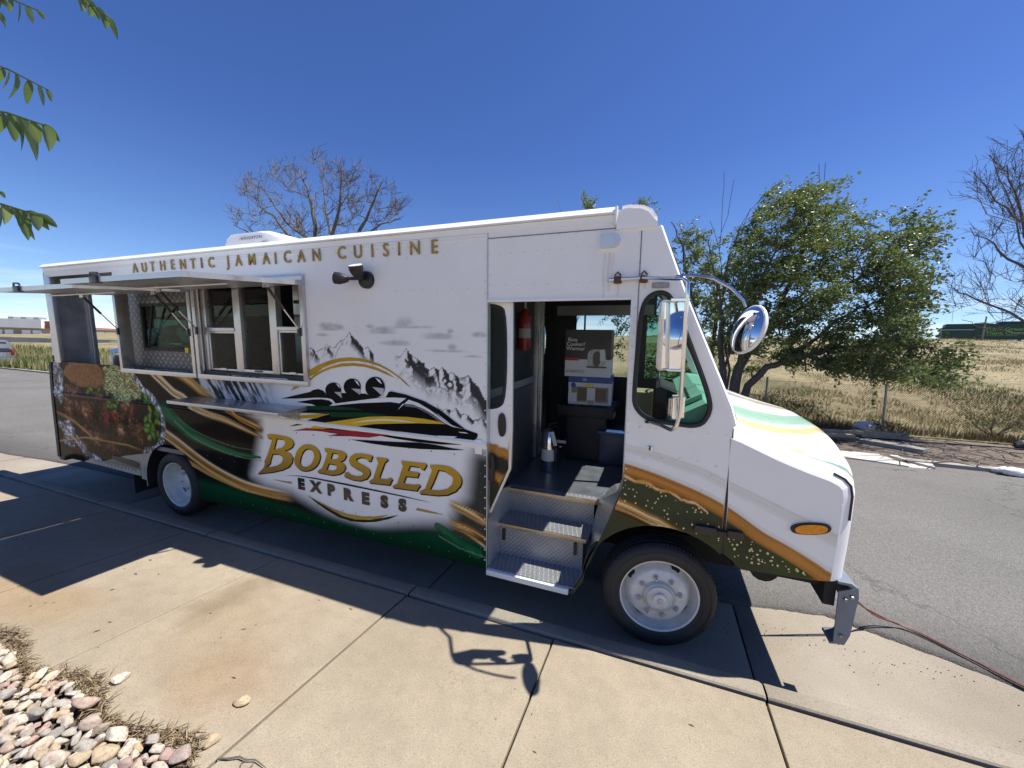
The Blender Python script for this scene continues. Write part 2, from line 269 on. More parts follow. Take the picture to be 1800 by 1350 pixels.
# ---------------------------------------------------------------- mesh helpers
def tag(o, label=None, cat=None, group=None, kind=None):
    if label: o['label'] = label
    if cat: o['category'] = cat
    if group: o['group'] = group
    if kind: o['kind'] = kind
    return o
def empty(name, loc=(0, 0, 0), rot=(0, 0, 0)):
    o = bpy.data.objects.new(name, None); COL.objects.link(o); o.location = loc; o.rotation_euler = rot; o.empty_display_size = .1
    return o
def link(name, me, m=None, parent=None, smooth=False):
    if m is not None:
        me.materials.append(MT[m] if isinstance(m, str) else m)
    if smooth: me.polygons.foreach_set('use_smooth', [True] * len(me.polygons))
    o = bpy.data.objects.new(name, me); COL.objects.link(o); o.parent = parent
    return o
class MB:
    def __init__(s): s.v = []; s.f = []
    def add(s, vs, fs):
        b = len(s.v); s.v += [tuple(map(float, q)) for q in vs]; s.f += [tuple(b + i for i in q) for q in fs]; return s
    def box(s, x0, x1, y0, y1, z0, z1):
        return s.add([(x0, y0, z0), (x1, y0, z0), (x1, y1, z0), (x0, y1, z0), (x0, y0, z1), (x1, y0, z1), (x1, y1, z1), (x0, y1, z1)],
                     [(0, 3, 2, 1), (4, 5, 6, 7), (0, 1, 5, 4), (1, 2, 6, 5), (2, 3, 7, 6), (3, 0, 4, 7)])
    def bbox(s, x0, x1, y0, y1, z0, z1, r=.006):
        """box with chamfered edges"""
        bm = bmesh.new(); bmesh.ops.create_cube(bm, size=1)
        for v in bm.verts: v.co = ((x0 + x1) / 2 + v.co.x * (x1 - x0), (y0 + y1) / 2 + v.co.y * (y1 - y0), (z0 + z1) / 2 + v.co.z * (z1 - z0))
        bmesh.ops.bevel(bm, geom=list(bm.edges), offset=r, segments=2, affect='EDGES', profile=.6)
        return s.bm(bm)
    def bm(s, bm):
        bm.verts.index_update(); s.add([v.co for v in bm.verts], [[v.index for v in f.verts] for f in bm.faces]); bm.free(); return s
    def prism(s, pts, a, b, axis='y'):
        """extrude a 2-D outline; axis y: pts=(x,z), axis x: pts=(y,z), axis z: pts=(x,y)"""
        n = len(pts)
        mk = {'y': lambda p, t: (p[0], t, p[1]), 'x': lambda p, t: (t, p[0], p[1]), 'z': lambda p, t: (p[0], p[1], t)}[axis]
        vs = [mk(p, a) for p in pts] + [mk(p, b) for p in pts]
        tris = tessellate_polygon([[Vector((p[0], p[1], 0)) for p in pts]])
        fs = [tuple(t) for t in tris] + [tuple(n + i for i in reversed(t)) for t in tris] + [(i, (i + 1) % n, n + (i + 1) % n, n + i) for i in range(n)]
        return s.add(vs, fs)
    def tube(s, path, r, seg=8, cap=True):
        path = [Vector(p) for p in path]; n = len(path); rs = r if isinstance(r, (list, tuple)) else [r] * n
        vs = []; up = None
        for i, p in enumerate(path):
            t = (path[min(i + 1, n - 1)] - path[max(i - 1, 0)]).normalized()
            if up is None:
                up = t.orthogonal().normalized()
            up = (up - t * up.dot(t)); up = up.normalized() if up.length > 1e-6 else t.orthogonal().normalized()
            w = t.cross(up)
            vs += [p + (up * math.cos(k * 2 * math.pi / seg) + w * math.sin(k * 2 * math.pi / seg)) * rs[i] for k in range(seg)]
        fs = [(i * seg + k, i * seg + (k + 1) % seg, (i + 1) * seg + (k + 1) % seg, (i + 1) * seg + k) for i in range(n - 1) for k in range(seg)]
        if cap: fs += [tuple(reversed(range(seg))), tuple((n - 1) * seg + k for k in range(seg))]
        return s.add(vs, fs)
    def lathe(s, prof, seg=32, org=(0, 0, 0), close=False):
        """prof = (radius, y) about the Y axis"""
        ox, oy, oz = org; n = len(prof)
        vs = [(ox + r * math.cos(a), oy + y, oz + r * math.sin(a)) for r, y in prof for a in [2 * math.pi * k / seg for k in range(seg)]]
        rows = n if close else n - 1
        fs = [(i * seg + k, i * seg + (k + 1) % seg, ((i + 1) % n) * seg + (k + 1) % seg, ((i + 1) % n) * seg + k) for i in range(rows) for k in range(seg)]
        return s.add(vs, fs)
    def cyl(s, c, r, h, axis='y', seg=16, r2=None):
        r2 = r if r2 is None else r2; c = Vector(c); d = {'x': Vector((1, 0, 0)), 'y': Vector((0, 1, 0)), 'z': Vector((0, 0, 1))}[axis]
        return s.tube([c - d * h / 2, c + d * h / 2], [r, r2], seg)
    def build(s, name, m, parent=None, smooth=False):
        me = bpy.data.meshes.new(name); me.from_pydata(s.v, [], s.f); me.update()
        o = link(name, me, m, parent)
        if smooth:
            for p in me.polygons: p.use_smooth = True
            try: me.set_sharp_from_angle(angle=R_(38))
            except Exception: pass
        return o
def fix_normals(o):
    bm = bmesh.new(); bm.from_mesh(o.data); bmesh.ops.recalc_face_normals(bm, faces=bm.faces); bm.to_mesh(o.data); bm.free(); return o
def copy_tree(o, parent=None):
    c = o.copy(); COL.objects.link(c); c.parent = parent
    for ch in [k for k in o.children]: copy_tree(ch, c)
    return c
def cdt(outline, holes, h, pts_extra=()):
    """fill a 2-D outline with holes by triangles with a grid of inner points of pitch h"""
    P = [Vector(p) for p in outline]; edges = []; n = len(P)
    edges += [(i, (i + 1) % n) for i in range(n)]
    for ho in holes:
        b = len(P); P += [Vector(p) for p in ho]; edges += [(b + i, b + (i + 1) % len(ho)) for i in range(len(ho))]
    if h:
        xs = [p[0] for p in outline]; zs = [p[1] for p in outline]
        gx, gz = np.meshgrid(np.arange(min(xs) + h * .6, max(xs), h), np.arange(min(zs) + h * .6, max(zs), h)); g = np.stack([gx.ravel(), gz.ravel()], 1)
        keep = inside(outline, g) & (sdist(outline, g) > h * .45)
        for ho in holes: keep &= ~inside(ho, g) & (sdist(ho, g) > h * .45)
        P += [Vector(p) for p in g[keep]]
    r = delaunay_2d_cdt(P, edges, [], 2 if False else 0, 1e-6)
    V = np.array([tuple(v) for v in r[0]]); F = [f for f in r[2]]
    cen = np.array([V[list(f)].mean(0) for f in F]); k = inside(outline, cen)
    for ho in holes: k &= ~inside(ho, cen)
    return V, [f for f, q in zip(F, k) if q]
def inside(poly, g):
    g = np.asarray(g); p = np.asarray(poly, float); c = np.zeros(len(g), bool); n = len(p); j = n - 1
    for i in range(n):
        cond = ((p[i, 1] > g[:, 1]) != (p[j, 1] > g[:, 1])); dy = p[j, 1] - p[i, 1]
        if dy != 0: c ^= cond & (g[:, 0] < (p[j, 0] - p[i, 0]) * (g[:, 1] - p[i, 1]) / dy + p[i, 0])
        j = i
    return c
def sdist(poly, g, closed=True, param=False):
    """distance to a polyline (and position 0..1 along it)"""
    g = np.asarray(g, float); p = np.asarray(poly, float); d = np.full(len(g), 1e9); tt = np.zeros(len(g)); n = len(p)
    m = n if closed else n - 1
    for i in range(m):
        a, b = p[i], p[(i + 1) % n]; ab = b - a; l2 = max(1e-12, ab @ ab); t = np.clip(((g - a) @ ab) / l2, 0, 1)
        q = np.hypot(g[:, 0] - a[0] - t * ab[0], g[:, 1] - a[1] - t * ab[1]); s = q < d
        d[s] = q[s]; tt[s] = (i + t[s]) / m
    return (d, tt) if param else d
def smooth01(x, a, b): t = np.clip((x - a) / (b - a), 0, 1); return t * t * (3 - 2 * t)
def vnoise(x, y, seed=0):
    xi = np.floor(x).astype(np.int64); yi = np.floor(y).astype(np.int64); fx = x - xi; fy = y - yi
    def h(a, b):
        n = (a * 374761393 + b * 668265263 + seed * 974711) & 0x7fffffff; n = ((n ^ (n >> 13)) * 1274126177) & 0x7fffffff; return ((n ^ (n >> 16)) & 0xffff) / 65535.
    fx = fx * fx * (3 - 2 * fx); fy = fy * fy * (3 - 2 * fy)
    return (h(xi, yi) * (1 - fx) + h(xi + 1, yi) * fx) * (1 - fy) + (h(xi, yi + 1) * (1 - fx) + h(xi + 1, yi + 1) * fx) * fy
def fbm(x, y, o=4, seed=0):
    s = 0; a = .5; t = 0
    for k in range(o): s = s + a * vnoise(x * 2 ** k, y * 2 ** k, seed + k * 17); t += a; a *= .55
    return s / t
def set_col(me, rgb, name='Col'):
    a = me.color_attributes.new(name, 'FLOAT_COLOR', 'POINT'); c = np.ones((len(rgb), 4), np.float32); c[:, :3] = rgb; a.data.foreach_set('color', c.ravel())
def text_mesh(ch, size, ext=0., bold=0., sx=1.):
    cu = bpy.data.curves.new('t', 'FONT'); cu.body = ch; cu.size = size; cu.align_x = 'CENTER'; cu.align_y = 'CENTER'; cu.extrude = ext; cu.offset = bold; cu.resolution_u = 3
    o = bpy.data.objects.new('t', cu); COL.objects.link(o); dg = bpy.context.evaluated_depsgraph_get(); dg.update()
    me = bpy.data.meshes.new_from_object(o.evaluated_get(dg)); bpy.data.objects.remove(o); bpy.data.curves.remove(cu)
    vs = [(v.co.x * sx, v.co.y, v.co.z) for v in me.vertices]; fs = [tuple(p.vertices) for p in me.polygons]; bpy.data.meshes.remove(me)
    return vs, fs
# ================================================================ SETTING
def far_curb_y(x): return 10.0 - .036 * (x - 6)
def road_z(x, y):
    t = (y - 3.5)
    return .012 + .048 * min(max(t, 0), 2.6) - .012 * max(0, t - 3.2)
def field_z(x, y):
    yc = far_curb_y(x) + .2
    z = .16 + .004 * max(0, y - yc)
    if y > 13.6: z += .088 * min(y - 13.6, 58) + .01 * max(0, y - 71)
    if y > 13.6: z += .12 * math.sin(x * .35 + y * .2) * min(1, (y - 13.6) / 8)
    return z
def build_ground():
    xs = sorted(set([-3000, -1800, -1000, -600, -400, -300, -220, -160] + list(range(-130, 60, 5)) + [70, 90, 120, 170, 250, 400, 700, 1200, 2000, 3000]))
    ys = [-3000, -1000, -300, -80, -20, -5, 0.9, 1.05, 1.3, 9.0, 9.4, 9.8, 10.2, 10.6, 11, 11.4, 11.8, 12.4, 13.2, 13.6, 14, 15, 16, 18, 20, 23, 26, 30, 35, 40, 46, 52, 58, 64, 70, 76, 90, 120, 180, 300, 600, 1200, 2200, 4000]
    V = []; F = []
    for y in ys:
        for x in xs:
            if y <= 1.05: z = .13
            elif y < far_curb_y(x) + .08: z = -.3
            else: z = field_z(x, y)
            if y > 150: z = min(z, 6.2)
            if abs(x) > 100 and y > 20: z = z * max(.45, 1 - (abs(x) - 100) / 300)
            V.append((x, y, z))
    nx = len(xs); F = [(j * nx + i, j * nx + i + 1, (j + 1) * nx + i + 1, (j + 1) * nx + i) for j in range(len(ys) - 1) for i in range(nx - 1)]
    me = bpy.data.meshes.new('ground'); me.from_pydata(V, [], F); tag(link('ground', me, 'field', smooth=True), kind='structure')
build_ground()
# road
def build_road():
    edge = [(-400, 3.3), (-60, 3.25), (-20, 3.2), (-11, 3.25), (-9.6, 3.4), (-6, 3.45), (-3, 3.5), (0, 3.62), (.7, 3.7), (1.43, 3.82), (1.87, 3.66), (2.36, 3.46), (3.2, 3.4), (6, 3.4), (20, 3.4), (400, 3.4)]
    xs = [-400, -200, -100, -60, -40, -30] + list(np.arange(-20, -4, 1.)) + list(np.arange(-4, 4.01, .04)) + list(np.arange(5, 20, 1.)) + [30, 60, 120, 400]
    V = []; F = []; T = [0, .01, .04, .1, .2, .35, .5, .65, .8, .9, 1]
    for x in xs:
        e = np.interp(x, [p[0] for p in edge], [p[1] for p in edge])
        if -4 < x < 4: e += .05 * (fbm(np.array([x * 5.]), np.array([.3]), 4, 3)[0] - .5) + .02 * (vnoise(np.array([x * 40.]), np.array([.3]), 5)[0] - .5)
        f = far_curb_y(x) + .05
        V.append((x, e - .012, -.03))
        for t in T: y = e + (f - e) * t; V.append((x, y, road_z(x, y) + (.004 if t > 0 else -.002)))
    n = len(T) + 1
    F = [(i * n + j, (i + 1) * n + j, (i + 1) * n + j + 1, i * n + j + 1) for i in range(len(xs) - 1) for j in range(n - 1)]
    me = bpy.data.meshes.new('road'); me.from_pydata(V, [], F); tag(link('road', me, 'asphalt', smooth=True), kind='structure')
build_road()
# sidewalk slabs, sloping gently to the street
SW0, SW1, SWS = 1.02, 2.545, .05
def sw_z(y): return .12 + SWS * (2.45 - y)
JO = [-3.26 - 1.36 * k for k in range(20, 0, -1)] + [-3.26, -1.83, -.59, .70, 1.98, 3.26, 4.55, 5.84, 7.1]
walk = MB().add([(JO[0], SW0, sw_z(SW0) - .03), (JO[-1], SW0, sw_z(SW0) - .03), (JO[-1], SW1, sw_z(SW1) - .03), (JO[0], SW1, sw_z(SW1) - .03)], [(0, 1, 2, 3)]).build('sidewalk', 'mulch')
tag(walk, kind='structure')
for a, b in zip(JO[:-1], JO[1:]):
    g = .007; c = .004; mb = MB(); dz = random.uniform(-.0025, .0025)
    rings = []
    for ins, d in ((0, -.08), (0, -c), (c, 0)):
        x0, x1, y0, y1 = a + g + ins, b - g - ins, SW0 + ins, SW1 - g - ins
        rings += [(x0, y0, sw_z(y0) + d + dz), (x1, y0, sw_z(y0) + d + dz), (x1, y1, sw_z(y1) + d + dz), (x0, y1, sw_z(y1) + d + dz)]
    mb.add(rings, [(k * 4 + i, k * 4 + (i + 1) % 4, (k + 1) * 4 + (i + 1) % 4, (k + 1) * 4 + i) for k in range(2) for i in range(4)] + [(8, 9, 10, 11)])
    mb.build('slab', 'sidewalk', walk)
# rolled curb and gutter pan
CJ = [-30.5, -28, -25.5, -23, -20.5, -18, -15.5, -13, -10.5, -8.9, -6.4, -4.35, -1.82, .71, 3.24, 5.8, 8.3]
prof = [(2.562, -.02), (2.562, .116), (2.570, .126), (2.60, .129), (2.665, .126), (2.693, .112), (2.706, .08), (2.716, .012), (2.80, .0), (3.3, -.004), (3.98, .004), (3.98, -.1)]
curb = MB().add([(-31, 2.5, -.02), (9, 2.5, -.02), (9, 4.0, -.02), (-31, 4.0, -.02)], [(0, 1, 2, 3)]).build('curb', 'mulch'); tag(curb, kind='structure')
for a, b in zip(CJ[:-1], CJ[1:]):
    mb = MB(); n = len(prof); dz = random.uniform(-.003, .003)
    st = [a + .006] + list(np.linspace(a + .02, b - .02, 7)) + [b - .006]
    V = []
    for i, x in enumerate(st):
        e = .006 if i in (0, len(st) - 1) else 0
        V += [(x, y + random.uniform(-.002, .002), z + dz - e) for y, z in prof]
    mb.add(V, [(i * n + j, (i + 1) * n + j, (i + 1) * n + j + 1, i * n + j + 1) for i in range(len(st) - 1) for j in range(n - 1)])
    mb.build('curb_section', 'gutter', curb, True)
# far curb
fc = MB(); xs = np.arange(-70, 40, 2.2); fcv = []
fcur = MB().add([(-70, far_curb_y(-70) + .02, .05), (40, far_curb_y(40) + .02, .05), (40, far_curb_y(40) + .15, .05), (-70, far_curb_y(-70) + .15, .05)], [(0, 1, 2, 3)]).build('far_curb', 'mulch'); tag(fcur, kind='structure')
for a in xs:
    if 1.5 < a < 4.6: continue
    b = a + 2.18; y0, y1 = far_curb_y(a), far_curb_y(b)
    MB().add([(a, y0, -.05), (b, y1, -.05), (b, y1 + .02, .17), (a, y0 + .02, .17), (a, y0 + .19, .18), (b, y1 + .19, .18)], [(0, 1, 2, 3), (3, 2, 5, 4)]).build('curb_section', 'concrete_old', fcur)

# ---- rock bed
bed = MB(); bv = []; nx, ny = 60, 24
for j in range(ny + 1):
    for i in range(nx + 1):
        x = -9 + 10 * i / nx; y = -2.2 + 3.24 * j / ny
        z = .165 + .035 * vnoise(np.array([x * 6.]), np.array([y * 6.]), 4)[0] - .03 * (y > .95)
        if x > -1.75 + .35 * (1.02 - y): z -= .06 * min(1, (x + 1.75) * 2)
        bv.append((x, y, z))
bed.add(bv, [(j * (nx + 1) + i, j * (nx + 1) + i + 1, (j + 1) * (nx + 1) + i + 1, (j + 1) * (nx + 1) + i) for j in range(ny) for i in range(nx)])
bedo = bed.build('rock_bed', 'mulch', smooth=True); tag(bedo, kind='structure')
def rock_mesh(seed, sub=3):
    bm = bmesh.new(); bmesh.ops.create_icosphere(bm, subdivisions=sub, radius=1); r = random.Random(seed)
    el = (1, r.uniform(.55, .8), r.uniform(.36, .55)); pl = [(Vector((r.uniform(-1, 1), r.uniform(-1, 1), r.uniform(-.6, 1))).normalized(), r.uniform(.52, .82)) for _ in range(9)]
    off = [Vector((r.uniform(-9, 9), r.uniform(-9, 9), 0)) for _ in range(2)]
    for v in bm.verts:
        p = v.co.copy()
        for nrm, d in pl:
            k = p.dot(nrm)
            if k > d: p -= nrm * (k - d) * .88
        q = p * 1.7
        p *= 1 + .1 * (vnoise(np.array([q.x + off[0].x + q.z]), np.array([q.y + off[0].y]), seed)[0] - .5)
        v.co = (p.x * el[0], p.y * el[1], p.z * el[2])
    me = bpy.data.meshes.new('rock'); bm.to_mesh(me); bm.free(); me.materials.append(MT['stone'])
    me.polygons.foreach_set('use_smooth', [True] * len(me.polygons)); return me
ROCKS = [rock_mesh(s, 3) for s in range(16)]; FILLR = [rock_mesh(s + 60, 1) for s in range(6)]
placed = []
def edge_y(x): return 1.03 - .05 * math.sin(x * 7) - max(0, (x + 2.0)) * .9
tries = 0
while len(placed) < 300 and tries < 20000:
    tries += 1
    x = random.uniform(-4.3, -1.6); y = random.uniform(.25, 1.02)
    q_ = Vector((x, y, .2)) - Vector((0, 0, CAMZ)); w_ = q_.dot(cf)
    if w_ < .2 or q_.dot(cr) / w_ * 684 < -930 or q_.dot(cd) / w_ * 684 > 700: continue
    if y > edge_y(x) - .02: continue
    s = random.choice([.03, .034, .038, .042, .046, .05, .055, .065])
    if y > .96 and random.random() < .5: continue
    if any((x - a) ** 2 + (y - b) ** 2 < (.52 * (s + c)) ** 2 for a, b, c in placed): continue
    placed.append((x, y, s))
for k, (x, y, s) in enumerate(placed):
    o = bpy.data.objects.new('rock', ROCKS[k % 16]); COL.objects.link(o); o.parent = bedo
    o.location = (x, y, .20 + s * .28 + random.uniform(-.01, .025)); o.rotation_euler = (random.uniform(-.35, .35), random.uniform(-.35, .35), random.uniform(0, 6.28)); o.scale = (s, s, s)
fillm = MB()
for k in range(700):
    x = random.uniform(-5.2, -1.45); y = random.uniform(.0, 1.0)
    if y > edge_y(x): continue
    me_ = ROCKS[k % 16]; s_ = random.uniform(.02, .042); rz_ = Matrix.Rotation(random.uniform(0, 6.28), 3, 'Z')
    if k % 2: fillm.add([rz_ @ v.co * s_ + Vector((x, y, .195)) for v in FILLR[k % 6].vertices], [tuple(p.vertices) for p in FILLR[k % 6].polygons])
fo_ = fillm.build('pebbles', 'stone', bedo, True); tag(fo_, kind='stuff')
def stray(x, y, s, rz, seed, label):
    o = link('stray_rock', rock_mesh(seed, 3)); o.location = (x, y, sw_z(y) + s * .42); o.scale = (s, s * 1.1, s); o.rotation_euler = (.1, .05, rz); tag(o, label, 'rock')
stray(-2.02, 1.335, .045, .6, 41, 'white rough stone lying alone out on the concrete sidewalk')
stray(-2.78, 1.17, .048, 1.2, 42, 'grey and white stone at the sidewalk edge beside dry mulch, left of two')
stray(-1.93, 1.13, .043, 1.5, 43, 'pale speckled stone at the sidewalk edge near the dry twig')
# dry mulch litter along the edge
def litter(name, n, fx, cols, lab, ln=(.02, .075), w=.0022, cat='mulch'):
    V = []; F = []; C = []
    for k in range(n):
        x, y, z = fx(); a = random.uniform(0, 6.28); l = random.uniform(*ln); t = random.uniform(-.1, .22)
        d = Vector((math.cos(a) * math.cos(t), math.sin(a) * math.cos(t), math.sin(t))); s = Vector((-math.sin(a), math.cos(a), 0)) * w * random.uniform(.6, 1.5)
        p = Vector((x, y, z)); mid = p + d * l * .5 + Vector((0, 0, random.uniform(0, .012))); e = p + d * l; b = len(V)
        V += [p - s, p + s, mid + s, mid - s, e + s * .4, e - s * .4]; F += [(b, b + 1, b + 2, b + 3), (b + 3, b + 2, b + 4, b + 5)]
        c = np.array(random.choice(cols)) * random.uniform(.7, 1.25); C += [c] * 6
    me = bpy.data.meshes.new(name); me.from_pydata(V, [], F); set_col(me, np.clip(np.array(C), 0, 1)); o = link(name, me, 'grass_attr'); tag(o, lab, cat, kind='stuff'); return o
def edge_pt():
    x = random.uniform(-4.8, -1.35); y = edge_y(x) + random.gauss(.005, .024); return x, min(y, 1.16 if x < -2 else 1.13), max(.19, sw_z(min(y, 1.1)) - .0) + random.uniform(0, .025)
litter('dry_mulch', 2300, edge_pt, [(.12, .08, .045), (.2, .14, .08), (.06, .045, .03), (.26, .2, .12)], 'brown shredded mulch and dry needles along the rock bed edge')
def bed_pt(): return random.uniform(-4.8, -1.3), random.uniform(-.2, .95), .2 + random.uniform(0, .02)
litter('dry_stems', 900, bed_pt, [(.14, .1, .06), (.2, .15, .09), (.07, .055, .035)], 'dry stems caught between the river rocks')
tw = MB(); tw.tube([(-1.83, 1.09, .19), (-1.78, 1.105, .197), (-1.74, 1.13, .198), (-1.70, 1.132, .197), (-1.66, 1.15, .196), (-1.62, 1.147, .195), (-1.58, 1.145, .192)], [.0045, .004, .004, .0035, .003, .0025, .0012], 6).tube([(-1.70, 1.132, .197), (-1.705, 1.115, .194), (-1.69, 1.10, .192), (-1.68, 1.09, .191)], [.0025, .002, .002, .001], 5).tube([(-1.66, 1.15, .196), (-1.65, 1.13, .194), (-1.655, 1.115, .192)], [.0022, .0018, .001], 5)
tag(tw.build('twig', 'bark', smooth=True), 'small dark forked twig on the sidewalk by the rock bed', 'twig')

# crumbs of asphalt and grit along the road edge and in the gutter
gm = MB(); rg = random.Random(8)
for k in range(520):
    x = rg.uniform(-11, 4.5) if k % 3 else rg.uniform(.6, 3.2); y = 3.50 - abs(rg.gauss(0, .11)) if k % 9 else rg.uniform(2.75, 3.45); s_ = rg.choice((.002, .0025, .003, .004, .0065)); rz_ = Matrix.Rotation(rg.uniform(0, 6.28), 3, 'Z')
    gm.add([rz_ @ v.co * s_ + Vector((x, y, s_ * .4)) for v in FILLR[k % 6].vertices], [tuple(p.vertices) for p in FILLR[k % 6].polygons])
tag(gm.build('asphalt_crumbs', M('asphalt_crumb', (.04, .038, .036), .9), None), 'dark asphalt crumbs scattered along the gutter', 'grit', kind='stuff')
gm = MB()
for k in range(70):
    x = rg.uniform(-6, 3); y = rg.uniform(1.1, 2.5); a = rg.uniform(0, 6.28); l = rg.uniform(.006, .022); c_, s_ = math.cos(a) * l, math.sin(a) * l; z = sw_z(y) + .003
    gm.add([(x - c_, y - s_, z), (x - s_ * .3, y + c_ * .3, z + .002), (x + c_, y + s_, z + rg.uniform(0, .004)), (x + s_ * .3, y - c_ * .3, z + .001)], [(0, 1, 2, 3)])
tag(gm.build('leaf_bits', M('dry_leaf_bit', (.07, .055, .035), .9), None), 'dry leaf bits scattered over the sidewalk slabs', 'leaf litter', kind='stuff')
